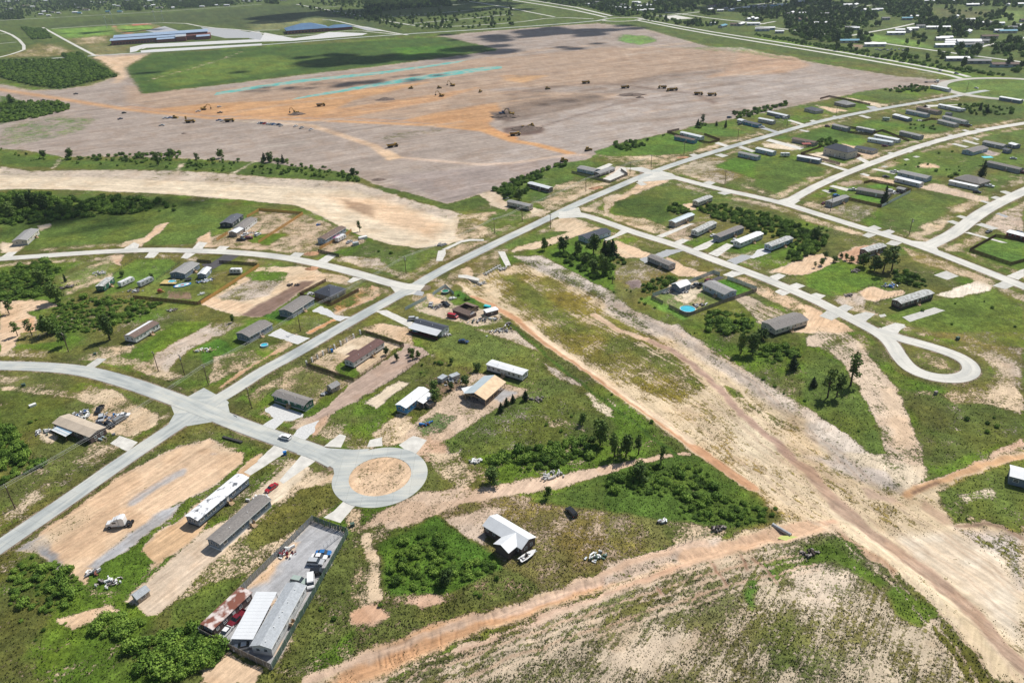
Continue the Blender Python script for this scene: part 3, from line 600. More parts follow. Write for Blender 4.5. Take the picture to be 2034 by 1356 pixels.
Z('M4',60,400,250,400,400,430,280,450,60,430,s=PALE,c=.12); Z('M4',360,490,520,460,560,520,700,560,640,570,s=PALE,c=.06); Z('M4',650,400,760,420,1000,510,860,520,s=PEACH,c=.1); Z('M4',450,110,700,150,600,170,500,130,s=PEACH,c=.15)
Z('M4',620,40,900,90,1100,120,940,130,870,110,s=PALE,c=.2); Z('M4',730,20,1000,-20,1270,60,1100,100,900,60,v=(.075,.12,.03),c=.92); Z('M4',780,250,860,220,1120,260,1000,310,740,270,v=(.065,.13,.022),c=.96); Z('M4',1120,280,1400,260,1560,310,1300,320,v=(.06,.12,.02),c=.95)
Z('M4',920,330,1160,385,1300,400,1230,400,950,340,s=PALE,c=.08); Z('M4',1040,330,1400,330,1540,350,1400,390,1250,380,v=MOW,s=SAND,c=.5); Z('M4',1500,110,1800,60,2034,120,2034,240,1700,280,1600,240,1450,180,v=(.07,.115,.03),c=.93); Z('M4',1620,270,1950,230,1800,290,1700,310,s=SAND,v=OLIVE,c=.45)
Z('M4',1700,350,2034,290,2034,410,1900,400,v=(.08,.13,.03),c=.9); Z('M4',900,590,1300,450,1560,480,2034,480,2034,560,1740,560,1600,650,1330,640,1100,600,v=(.085,.145,.028),s=SAND,c=.86); Z('M4',1280,540,1440,580,1380,590,1200,580,s=PEACH,c=.3)
Z('M4',1690,460,1760,450,1860,480,1800,495,s=(.38,.33,.32),c=.03,crisp=True); Z('M4',820,640,1050,680,1060,710,880,690,s=PEACH,c=.15); Z('M4',620,700,800,670,830,700,700,730,s=(.42,.33,.26),v=OLIVE,c=.4); Z('M4',1230,730,1360,700,1700,800,1900,838,1600,838,s=(.56,.44,.33),c=.08)
Z('M4',830,720,980,700,1060,730,930,745,v=(.09,.2,.03),c=.97); Z('M4',1760,780,1860,720,2034,640,2034,560,1760,640,v=(.085,.135,.03),s=SAND,c=.75); Z('M4',1170,760,1300,750,1700,838,1000,838,v=(.085,.13,.03),c=.9)
Z('M4',1700,30,1750,35,2034,50,1840,60,s=SAND,c=.2)

TR('B4',.8,640,650,680,720,720,780,s=(.26,.15,.10),c=.02,soft=.5); TR('B4',.8,800,610,830,660,850,690,s=(.26,.15,.10),c=.02,soft=.5); TR('B4',.9,865,630,920,660,960,680,1010,770,s=(.25,.16,.10),c=.02,soft=.5)
TR('B4',1.0,300,800,340,840,s=(.26,.15,.10),c=.02,soft=.5); TR('B5',1.2,790,170,700,200,640,225,s=(.28,.17,.11),c=.02,soft=.5); TR('B5',1.4,900,410,1050,400,1170,430,1291,490,s=(.30,.21,.15),c=.02,soft=.5)
TR('',1.6,1008,640,1060,682,1120,735,1200,795,1300,870,1390,940,1480,985,v=(.06,.12,.02),c=.92); TR('',2.2,610,1348,760,1290,950,1225,1100,1180,1250,1120,1400,1075,s=(.62,.45,.33),c=.03)

def offs(pts, o):
    out = []
    for i, p in enumerate(pts):
        a, c = Vector(pts[max(0, i - 1)]), Vector(pts[min(len(pts) - 1, i + 1)]); d = (c - a).normalized(); out.append((p[0] - d.y * o, p[1] + d.x * o))
    return out
CTR = [G(*p) for p in [(1360, 800), (1427, 850), (1510, 920), (1600, 985), (1680, 1040), (1768, 1110), (1850, 1190), (1930, 1290), (1990, 1380)]]
CT2 = [G(*p) for p in [(1180, 620), (1282, 667), (1375, 716), (1427, 762), (1499, 838), (1592, 915), (1667, 985), (1768, 1060), (1880, 1140), (1990, 1240), (2060, 1330)]]
for i, (q_, o_) in enumerate([(CTR, -6), (CTR, -3.5), (CTR, 0), (CTR, 2.2), (CTR, 6), (CTR, 9), (CT2, -6), (CT2, -4), (CT2, 5), (CT2, 7.5), (CT2, 13), (CT2, 15)]):
    track(offs(q_, o_), .9, s=(.50, .37, .27) if i % 3 else (.74, .60, .44), c=.06, soft=.5, amt=.5)
LT = [G(*p) for p in [(90, 1090), (200, 1030), (300, 975), (380, 920), (430, 880)]]
for i, o_ in enumerate((-9, -7.4, -4, -2.4, 1, 2.6, 6, 8, 11)): track(offs(LT, o_), .6, s=(.50, .33, .22), c=.02, soft=.45, amt=.5)
LT = [G(*p) for p in [(300, 1180), (380, 1120), (470, 1040), (560, 940), (620, 900)]]
for i, o_ in enumerate((-3, -1.4, 1.5, 3.1)): track(offs(LT, o_), .6, s=(.50, .38, .28), c=.02, soft=.45, amt=.5)
LT = [G(*p) for p in [(620, 1350), (800, 1280), (1000, 1210), (1200, 1145), (1400, 1085), (1560, 1050)]]
for i, o_ in enumerate((-17, -15, -12, -10, -7)): track(offs(LT, o_), .9, s=(.48, .29, .19) if i % 2 else (.66, .50, .37), c=.05, soft=.6, amt=.6)
rr = random.Random(5)
for k in range(60):
    x0, y0 = rr.uniform(250, 1750), rr.uniform(95, 300); L_ = rr.uniform(40, 260); sl_ = -.13 + rr.uniform(-.05, .05)
    q_ = [G(x0, y0), G(x0 + L_ * .5, y0 + L_ * .5 * sl_ + rr.uniform(-3, 3)), G(x0 + L_, y0 + L_ * sl_)]
    if min(float(inside(np.array([p[0]]), np.array([p[1]]), PADW)[0]) for p in q_) > 8: track(q_, rr.uniform(3, 9), s=rr.choice([(.27, .20, .155), (.50, .33, .20), (.47, .41, .35), (.33, .27, .22)]), c=.02, soft=2, amt=rr.uniform(.35, .7))
for k in range(26):
    x0, y0, r_ = rr.uniform(1000, 1500), rr.uniform(150, 215), rr.uniform(8, 40)
    q_ = [G(x0, y0), G(x0 + r_ * 2, y0 - r_ * .25)]
    track(q_, rr.uniform(6, 14), s=(.20, .145, .11), c=.02, soft=3, amt=.6)
# ------------------------------------------------------------------ roads
def smooth(pts, n=3):
    for _ in range(n):
        q = [pts[0]]
        for a, b in zip(pts[:-1], pts[1:]):
            q += [(a[0] * .75 + b[0] * .25, a[1] * .75 + b[1] * .25), (a[0] * .25 + b[0] * .75, a[1] * .25 + b[1] * .75)]
        q.append(pts[-1]); pts = q
    return pts
ROADW = 7.0
ROADS = [  # name, width, smooth, photo points
    ('main',7.0,2,[(-160,1196),(0,1084),(123,1001),(240,918),(370,832),(410,806),(470,771),(520,737),(587.4,702),(659,660),(740,614),(820,571),(868,541),(985,483),(1068,444),(1151,402.7),(1220,374),(1294,342),(1396,308),(1520,272),(1605,247),(1668,232),(1762,214),(1867,197),(1951,181),(1962,180)]),
    ('parallel',7.0,1,[(1563,402),(1631,364),(1736,322),(1841,285),(1946,259),(2034,245),(2130,230)]),
    ('east',8.0,2,[(1838,491),(1862,480),(1899,461),(1930,436),(1963,414),(2005,393),(2060,368),(2150,330)]),
    ('cross',6.6,2,[(1280,343),(1310,344),(1345,354),(1434,377),(1497,390),(1561,405),(1620,424),(1707,451),(1813,483),(1920,524),(2034,569),(2140,612)]),
    ('loop',6.4,3,[(1110,424),(1140,423),(1170,430),(1220,447),(1262,462.6),(1344,487),(1406,512),(1510,549),(1620,596),(1664,619),(1707,641),(1750,664),(1771,682),(1786,708),(1808,733),(1850,749),(1898,753),(1926,744),(1931,731),(1918,715),(1886,700),(1834,684),(1781,670),(1740,655)]),
    ('west',7.0,2,[(840,572),(792,568),(710,543),(627,522.5),(544,508),(462,501),(400,498.5),(310,496),(227,498.7),(144,504),(62,510),(0,514),(-100,524)]),
    ('south_west',7.4,2,[(-120,724),(0,725.7),(82,727.8),(165,735),(248,757),(330,786),(420,820),(462,838),(524,861),(586,882),(640,902),(668,917)]),
    ('avenue',8.0,1,[(1013,0),(1128,18),(1175,28),(1205,35)]),('avenue',8.0,1,[(1020,-4),(1135,13),(1185,25),(1215,32)]),
    ('avenue',6.5,1,[(1262,40),(1390,65),(1520,86),(1631,104),(1762,126),(1880,148),(1912,157)]),('avenue',6.5,1,[(1268,37),(1390,60),(1520,80),(1631,97.5),(1762,119),(1880,141),(1925,153)]),
    ('school',10.0,1,[(-60,128),(0,124),(120,115),(190,111),(281,105),(400,98),(520,90),(756,71),(1020,55),(1179,43),(1205,38)]),
    ('field',6,1,[(85,55),(143,87),(189,111)]),('field',6,1,[(102,57.5),(230,48.6),(358,44.7),(409,55),(486,60),(540,70)]),
    ('far',6,1,[(589,9),(717,32),(800,48),(850,54),(900,53),(1020,46),(1102,34.5),(1179,38)]),('far',6,1,[(761,34.5),(883,25.6),(973,16.6)]),('far',6,1,[(820,47),(900,40),(1020,28.5)]),
    ('far',6,1,[(909,0),(980,10),(1060,26),(1102,34)]),('far',5,1,[(694,26),(800,18),(930,8)]),('far',5,1,[(620,16),(740,9)]),
    ('far',6,1,[(-40,52),(0,60),(33,74),(53,97),(30,106),(0,114),(-40,122)]),('far',5,1,[(0,87),(33,84)]),('far',5,1,[(0,68),(20,66)]),
    ('far',6,1,[(0,41),(60,38),(130,34),(260,27),(400,18),(520,9)]),
    ('far',7,1,[(1691,71),(1735,63),(1777,56),(1818,47)]),('far',6,1,[(1730,83),(1800,93),(1895,106),(2034,124)]),('far',7,1,[(1946,94),(1990,84),(2060,70)]),
    ('far',6,1,[(1314,24),(1360,29),(1420,38),(1520,48)]),('far',6,1,[(1500,50),(1540,43)]),('far',6,1,[(1275,34),(1340,30),(1390,24)]),('far',6,1,[(1500,15),(1530,9),(1560,4)]),('far',6,1,[(1500,52),(1560,58),(1640,68)]),
    ('far',6,1,[(1440,20),(1500,10),(1570,0)]),('far',6,1,[(1640,24),(1700,14),(1800,4)]),
    ('lot',6,1,[(280,98),(300,92),(400,86),(520,82),(620,76)]),('lot',5,1,[(520,70),(560,72),(640,68),(700,60),(780,68),(800,69)]),('lot',6,1,[(640,40),(660,40),(720,54),(790,67),(810,70)]),('lot',5,1,[(505,61),(540,60),(556,60)])]
RW = []
for nm, wd, sm, pts in ROADS:
    RW.append((nm, wd, smooth([G(*p) for p in pts], sm)))
CDS = G(755, 945)                                    # centre of the near turning circle
rx = (np.array(G(816, 945)) - np.array(G(695, 943))); CR_IN = float(np.hypot(*rx) / 2)
CR_OUT = CR_IN * 1.53; print('circle', CR_IN)
RB1, RB2 = G(1236, 39), G(2010, 176)

def verge():
    """trodden verge and bare ditch shoulders along the near roads"""
    for nm, wd, pts in RW[:7]:
        xs = [p[0] for p in pts]; ys = [p[1] for p in pts]
        m = np.nonzero((GX > min(xs) - 25) & (GX < max(xs) + 25) & (GY > min(ys) - 25) & (GY < max(ys) + 25))[0]
        d = linedist(WX[m], WY[m], pts) - wd / 2
        k2 = sstep(d, 3, 5.5) * (1 - sstep(d, 9, 14)) * .7 * sstep(fbm(GX[m], GY[m], 18, 91), .40, .58)
        blend(m, k2, OLIVE, (.62, .49, .34), .36, None, None)
        k1 = 1 - sstep(d, 2.4, 4.0)
        blend(m, k1 * .9, (.10, .115, .035), (.45, .34, .24), .80, None, None)
        d0 = linedist(GX[m], GY[m], pts) - wd / 2
        blend(m, 1 - sstep(d0, .2, .9), (.08, .08, .04), (.26, .21, .16), .3, None, None)
verge()
# island of the turning circle, loop island
dc = np.hypot(GX - CDS[0], GY - CDS[1]); mi = np.nonzero(dc < CR_IN)[0]
blend(mi, np.ones(len(mi)), OLIVE, PEACH, .34, .1, None)
mi = np.nonzero((dc < CR_IN) & (dc > CR_IN - 1.6))[0]; blend(mi, np.ones(len(mi)), OLIVE, PEACH, .08, .1, None)
for c_, r0 in ((RB1, 34.0), (RB2, 60.0)):
    dc = np.hypot(GX - c_[0], GY - c_[1]); mi = np.nonzero(dc < r0)[0]; blend(mi, np.ones(len(mi)), (.10, .17, .04), SAND, .97, .1, None)
# running track and ball field of the school
Z('T1',860,210,930,195,1160,185,1260,220,1200,230,990,265,930,255,s=(.50,.12,.08),c=.0,soft=2,crisp=True)
Z('T1',885,212,930,202,1150,192,1215,222,985,255,v=(.16,.30,.06),c=.99,soft=2,crisp=True)

# fine random tone shifts
j = fbm(GX, GY, 3.5, 101)[:, None]; j2 = fbm(GX, GY, 28, 111)[:, None]; j3 = fbm(GX, GY, 9, 131)[:, None]; veg *= .62 + .76 * j3; cover += (fbm(GX, GY, 7, 141) - .5) * .35 * sstep(cover, .3, .6)
veg *= (.72 + .56 * j) * (.70 + .50 * j2) * np.array([1.16, 1.08, 1.0])
soil *= (.86 + .28 * j) * (.88 + .24 * j2)
soilw = soil * np.array([1.0, .93, .86]); kk = sstep(fbm(GX, GY, 12, 121), .5, .65)[:, None]; soil = soil * (1 - kk * .6) + soilw * .9 * kk * .6
cover = np.clip(cover, 0, 1)
me = bpy.data.meshes.new('ground')
idx = np.arange(nr * na).reshape(nr, na)
q = np.stack([idx[:-1, :-1], idx[1:, :-1], idx[1:, 1:], idx[:-1, 1:]], -1).reshape(-1, 4)[:, ::-1]
me.vertices.add(N); me.vertices.foreach_set('co', np.stack([GX, GY, GZ], -1).astype(np.float32).ravel())
me.loops.add(q.size); me.polygons.add(len(q))
me.loops.foreach_set('vertex_index', q.ravel().astype(np.int32))
me.polygons.foreach_set('loop_start', np.arange(0, q.size, 4, dtype=np.int32))
me.polygons.foreach_set('loop_total', np.full(len(q), 4, dtype=np.int32))
me.update(calc_edges=True)
me.polygons.foreach_set('use_smooth', np.ones(len(q), dtype=bool))
def vattr(nm, arr):
    a = me.attributes.new(nm, 'FLOAT_COLOR', 'POINT')
    full = np.ones((N, 4), np.float32); full[:, :3] = arr
    a.data.foreach_set('color', full.ravel())
vattr('veg', veg); vattr('soil', soil)
ca, sa = np.cos(ang), np.sin(ang)
aux = np.stack([np.clip(cover, 0, 1), np.clip(sw, 0, 2) / 2, (ang + math.pi) / (2 * math.pi)], -1); vattr('aux', aux)
fl = me.attributes.new('flow', 'FLOAT_VECTOR', 'POINT')
fl.data.foreach_set('vector', np.stack([(GX * ca + GY * sa) / 14.0, (-GX * sa + GY * ca) / 1.1, ang * 37.0], -1).astype(np.float32).ravel())

m = bpy.data.materials.new('ground_cover'); m.use_nodes = True; t = m.node_tree; b = t.nodes['Principled BSDF']
b.inputs['Roughness'].default_value = .95; b.inputs['Specular IOR Level'].default_value = .12
def nd(ty, **k):
    n = t.nodes.new(ty)
    for a, v in k.items(): setattr(n, a, v)
    return n
def att(nm): n = nd('ShaderNodeAttribute'); n.attribute_name = nm; return n
def math_(op, a, b_=None, c_=None):
    n = nd('ShaderNodeMath', operation=op)
    for i, v in enumerate((a, b_, c_)):
        if v is None: continue
        if isinstance(v, (int, float)): n.inputs[i].default_value = v
        else: t.links.new(v, n.inputs[i])
    return n.outputs[0]
geo = nd('ShaderNodeNewGeometry'); av, as_, ax, af = att('veg'), att('soil'), att('aux'), att('flow')
sp = nd('ShaderNodeSeparateColor'); t.links.new(ax.outputs['Color'], sp.inputs[0])
def noise(vec, sc, det=3, ro=.55, dist=0):
    n = nd('ShaderNodeTexNoise'); n.inputs['Scale'].default_value = sc; n.inputs['Detail'].default_value = det; n.inputs['Roughness'].default_value = ro; n.inputs['Distortion'].default_value = dist
    t.links.new(vec, n.inputs['Vector']); return n.outputs['Fac']
pos = geo.outputs['Position']
n1, n2, n3, n4, n5 = noise(pos, 1.0, 4, .75), noise(pos, .16, 3), noise(af.outputs['Vector'], 1.0, 3, .6), noise(pos, .035, 3), noise(pos, .33, 4, .65)
c1 = math_('MULTIPLY', math_('SUBTRACT', n1, .5), 1.55)
c2 = math_('MULTIPLY', math_('SUBTRACT', n2, .5), .9)
c3 = math_('MULTIPLY', math_('MULTIPLY', math_('SUBTRACT', n3, .5), sp.outputs[1]), 2.6)
thr = math_('ADD', math_('ADD', math_('ADD', sp.outputs[0], c1), c2), c3)
mr = nd('ShaderNodeMapRange'); mr.inputs['From Min'].default_value = .40; mr.inputs['From Max'].default_value = .60; t.links.new(thr, mr.inputs['Value'])
def mulc(col, fac_out, lo, hi):
    r = nd('ShaderNodeMapRange'); r.inputs['From Min'].default_value = .3; r.inputs['From Max'].default_value = .7; r.inputs['To Min'].default_value = lo; r.inputs['To Max'].default_value = hi
    t.links.new(fac_out, r.inputs['Value'])
    v = nd('ShaderNodeVectorMath', operation='SCALE'); t.links.new(col, v.inputs[0]); t.links.new(r.outputs[0], v.inputs['Scale']); return v.outputs[0]
vg = mulc(mulc(av.outputs['Color'], n1, .50, 1.50), n5, .60, 1.40)
hm = nd('ShaderNodeMix', data_type='RGBA'); t.links.new(vg, hm.inputs['A'])
tint = nd('ShaderNodeVectorMath', operation='MULTIPLY'); t.links.new(vg, tint.inputs[0]); tint.inputs[1].default_value = (1.28, 1.06, .9); t.links.new(tint.outputs[0], hm.inputs['B'])
r4 = nd('ShaderNodeMapRange'); r4.inputs['From Min'].default_value = .45; r4.inputs['From Max'].default_value = .62; t.links.new(n4, r4.inputs['Value']); r4.inputs['To Max'].default_value = .8; t.links.new(r4.outputs[0], hm.inputs['Factor'])
sl = mulc(mulc(mulc(as_.outputs['Color'], n5, .84, 1.12), n3, .76, 1.14), n1, .90, 1.08)
n6 = noise(af.outputs['Vector'], .13, 4, .65); s6 = mulc(mulc(sl, n6, .76, 1.16), n4, .84, 1.12); m6 = nd('ShaderNodeMix', data_type='RGBA'); t.links.new(math_('MINIMUM', math_('MULTIPLY', sp.outputs[1], 1.8), 1.0), m6.inputs['Factor']); t.links.new(sl, m6.inputs['A']); t.links.new(s6, m6.inputs['B']); sl = m6.outputs['Result']
mx = nd('ShaderNodeMix', data_type='RGBA'); t.links.new(mr.outputs[0], mx.inputs['Factor']); t.links.new(sl, mx.inputs['A']); t.links.new(hm.outputs['Result'], mx.inputs['B'])
t.links.new(mx.outputs['Result'], b.inputs['Base Color'])
hh = math_('ADD', math_('MULTIPLY', n1, math_('ADD', math_('MULTIPLY', mr.outputs[0], 1.0), .35)), math_('MULTIPLY', n3, math_('MULTIPLY', sp.outputs[1], .5)))
bp = nd('ShaderNodeBump'); bp.inputs['Strength'].default_value = .75; bp.inputs['Distance'].default_value = .55; t.links.new(hh, bp.inputs['Height']); t.links.new(bp.outputs[0], b.inputs['Normal'])
me.materials.append(m)
g = bpy.data.objects.new('ground', me); COL.objects.link(g)
tag(g, 'open ground of sandy soil, graded dirt, weeds and grass', kind='structure')

# road surfaces
def road_mat(nm, base, dark, pale):
    m = bpy.data.materials.new(nm); m.use_nodes = True; t = m.node_tree; b = t.nodes['Principled BSDF']; b.inputs['Roughness'].default_value = .88
    a = t.nodes.new('ShaderNodeAttribute'); a.attribute_name = 'along'
    ge = t.nodes.new('ShaderNodeNewGeometry')
    n = t.nodes.new('ShaderNodeTexNoise'); n.inputs['Scale'].default_value = .05; n.inputs['Detail'].default_value = 6; t.links.new(ge.outputs['Position'], n.inputs['Vector'])
    n2 = t.nodes.new('ShaderNodeTexNoise'); n2.inputs['Scale'].default_value = .6; n2.inputs['Detail'].default_value = 3; t.links.new(a.outputs['Vector'], n2.inputs['Vector'])
    mp = t.nodes.new('ShaderNodeVectorMath'); mp.operation = 'MULTIPLY'; mp.inputs[1].default_value = (.12, .9, 1); t.links.new(a.outputs['Vector'], mp.inputs[0]); t.links.new(mp.outputs[0], n2.inputs['Vector'])
    br = t.nodes.new('ShaderNodeTexBrick'); br.offset = 0; br.inputs['Scale'].default_value = 1; br.inputs['Brick Width'].default_value = 5.0; br.inputs['Row Height'].default_value = 3.5; br.inputs['Mortar Size'].default_value = .05
    br.inputs['Color1'].default_value = (1, 1, 1, 1); br.inputs['Color2'].default_value = (.93, .93, .93, 1); br.inputs['Mortar'].default_value = (.72, .71, .69, 1); t.links.new(a.outputs['Vector'], br.inputs['Vector'])
    r = t.nodes.new('ShaderNodeValToRGB'); e = r.color_ramp.elements; e[0].position = .41; e[0].color = (*dark, 1); e[1].position = .60; e[1].color = (*pale, 1); k = e.new(.5); k.color = (*base, 1)
    ad = t.nodes.new('ShaderNodeMath'); ad.operation = 'MULTIPLY_ADD'; t.links.new(n2.outputs['Fac'], ad.inputs[0]); ad.inputs[1].default_value = .5; 
    hf = t.nodes.new('ShaderNodeMath'); hf.operation = 'MULTIPLY'; hf.inputs[1].default_value = .5; t.links.new(n.outputs['Fac'], hf.inputs[0]); t.links.new(hf.outputs[0], ad.inputs[2]); t.links.new(ad.outputs[0], r.inputs['Fac'])
    mm = t.nodes.new('ShaderNodeMix'); mm.data_type = 'RGBA'; mm.blend_type = 'MULTIPLY'; mm.inputs['Factor'].default_value = 1; t.links.new(r.outputs[0], mm.inputs['A']); t.links.new(br.outputs['Color'], mm.inputs['B'])
    t.links.new(mm.outputs['Result'], b.inputs['Base Color']); return m
RM_MAIN = road_mat('road_concrete_grey', (.44, .46, .44), (.34, .365, .36), (.53, .53, .48))
RM_SIDE = road_mat('road_concrete_pale', (.58, .565, .51), (.49, .485, .45), (.64, .62, .56))
def ribbon(name, pts, wd, z, m, label=None, kind='structure', thick=.10):
    pts = [Vector(p) for p in pts]; v = []; f = []; al = []; s = 0
    for i, p in enumerate(pts):
        a = pts[max(0, i - 1)]; c = pts[min(len(pts) - 1, i + 1)]; d = (c - a).normalized(); n = Vector((-d.y, d.x))
        if i: s += (p - pts[i - 1]).length
        for u, zz in ((-1, z - thick), (-1, z), (0, z + .012), (1, z), (1, z - thick)):
            v.append((p.x + n.x * u * wd / 2, p.y + n.y * u * wd / 2, zz)); al.append((s, u * wd / 2, 0))
    for i in range(len(pts) - 1):
        for k in range(4):
            f.append((5 * i + k, 5 * i + 5 + k, 5 * i + 6 + k, 5 * i + 1 + k)[::-1])
    me = bpy.data.meshes.new(name); me.from_pydata(v, [], f); me.materials.append(m)
    at = me.attributes.new('along', 'FLOAT_VECTOR', 'POINT'); at.data.foreach_set('vector', np.array(al, np.float32).ravel())
    o = bpy.data.objects.new(name, me); COL.objects.link(o); return tag(o, label, kind=kind)
lab = dict(main='long straight concrete road crossing the lots from lower left to upper right', parallel='pale residential road parallel to the main road', east='wide pale road curving in from the right edge', cross='pale concrete side road running down to the right edge',
           loop='pale road ending in a teardrop turning loop', west='pale curved road running off to the left edge', south_west='grey curved road leading to the turning circle', avenue='carriageway of the divided avenue beyond the graded field', school='straight road along the school', field='service road around the ball fields', far='distant neighbourhood road', lot='school drive')
for i, (nm, wd, pts) in enumerate(RW):
    ribbon({'avenue': 'avenue', 'lot': 'school_drive', 'field': 'service_road'}.get(nm, 'road'), pts, wd, .05 + .006 * (i % 7), RM_MAIN if nm in ('main', 'south_west', 'school') else RM_SIDE, lab[nm])
def sheet(name, poly, z, m, label=None, kind='structure', jag=0.0, thick=.08):
    pts = []
    n = len(poly)
    if jag:
        rr = random.Random(int(abs(poly[0][0]) * 10))
        for i in range(n):
            a, b_ = Vector(poly[i]), Vector(poly[(i + 1) % n]); L = (b_ - a).length; k = max(1, int(L / 1.6))
            for q_ in range(k): p = a.lerp(b_, q_ / k); pts.append((p.x + rr.uniform(-jag, jag), p.y + rr.uniform(-jag, jag)))
    else: pts = list(poly)
    ar = sum(pts[i][0] * pts[(i + 1) % len(pts)][1] - pts[(i + 1) % len(pts)][0] * pts[i][1] for i in range(len(pts)))
    if ar < 0: pts.reverse()
    n = len(pts)
    v = [(x, y, z) for x, y in pts] + [(x, y, z - thick) for x, y in pts]
    f = [tuple(range(n))] + [(i, n + i, n + (i + 1) % n, (i + 1) % n) for i in range(n)]
    me = bpy.data.meshes.new(name); me.from_pydata(v, [], f); me.materials.append(m)
    at = me.attributes.new('along', 'FLOAT_VECTOR', 'POINT'); at.data.foreach_set('vector', np.array(v, np.float32).ravel())
    o = bpy.data.objects.new(name, me); COL.objects.link(o); return tag(o, label, kind=kind)
# intersections' flared corners
for i, fl_ in enumerate([[(405, 770), (340, 806), (352, 838), (372, 846), (420, 838), (455, 800), (452, 796)], [(385, 792), (352, 812), (330, 850), (410, 838), (460, 835), (452, 800)],
            [(774, 560), (800, 565), (846, 560), (822, 584), (792, 590), (776, 570)], [(1265, 350), (1300, 336), (1335, 345), (1350, 355), (1320, 358), (1268, 362)], [(1275, 332), (1240, 334), (1280, 343), (1300, 340)],
            [(1120, 418), (1150, 412), (1155, 424), (1180, 434), (1150, 432), (1112, 434), (1100, 426)], [(1545, 398), (1570, 392), (1590, 398), (1575, 408), (1550, 404)], [(1808, 478), (1842, 481), (1880, 470), (1858, 488), (1866, 500), (1835, 492)]]):
    sheet('junction_apron', [G(*p) for p in fl_], .044 + .0012 * i, RM_MAIN if i < 2 else RM_SIDE, 'flared concrete corner at a road junction')
n_ = 72
v = []; f = []
for r_, z_ in ((CR_IN, -.05), (CR_IN, .09), (CR_OUT, .09), (CR_OUT, -.05)):
    for k in range(n_): v.append((CDS[0] + r_ * math.cos(2 * math.pi * k / n_), CDS[1] + r_ * math.sin(2 * math.pi * k / n_), z_))
for a in range(3):
    for k in range(n_): f.append((a * n_ + k, a * n_ + (k + 1) % n_, (a + 1) * n_ + (k + 1) % n_, (a + 1) * n_ + k)[::-1])
me2 = bpy.data.meshes.new('turning_circle'); me2.from_pydata(v, [], f); me2.materials.append(RM_MAIN)
at = me2.attributes.new('along', 'FLOAT_VECTOR', 'POINT'); at.data.foreach_set('vector', (np.array(v, np.float32)).ravel())
o = bpy.data.objects.new('turning_circle', me2); COL.objects.link(o); tag(o, 'round concrete turning circle at the end of the road', kind='structure')
sheet('junction_apron', [G(*p) for p in [(600, 872), (640, 889), (700, 893), (735, 891), (690, 925), (668, 965), (662, 930), (640, 915), (590, 902)]], .08, RM_MAIN, 'flared concrete mouth of the turning circle')
for c_, r0, r1 in ((RB1, 36, 45), (RB2, 60, 70)):
    mb = MB(); mb.ring(r0, r1, -.05, .1, 64); me3 = mb.mesh('roundabout', (RM_SIDE,)); o = bpy.data.objects.new('roundabout', me3); link(o, None, (c_[0], c_[1], 0)); tag(o, 'pale roundabout on the avenue', kind='structure')
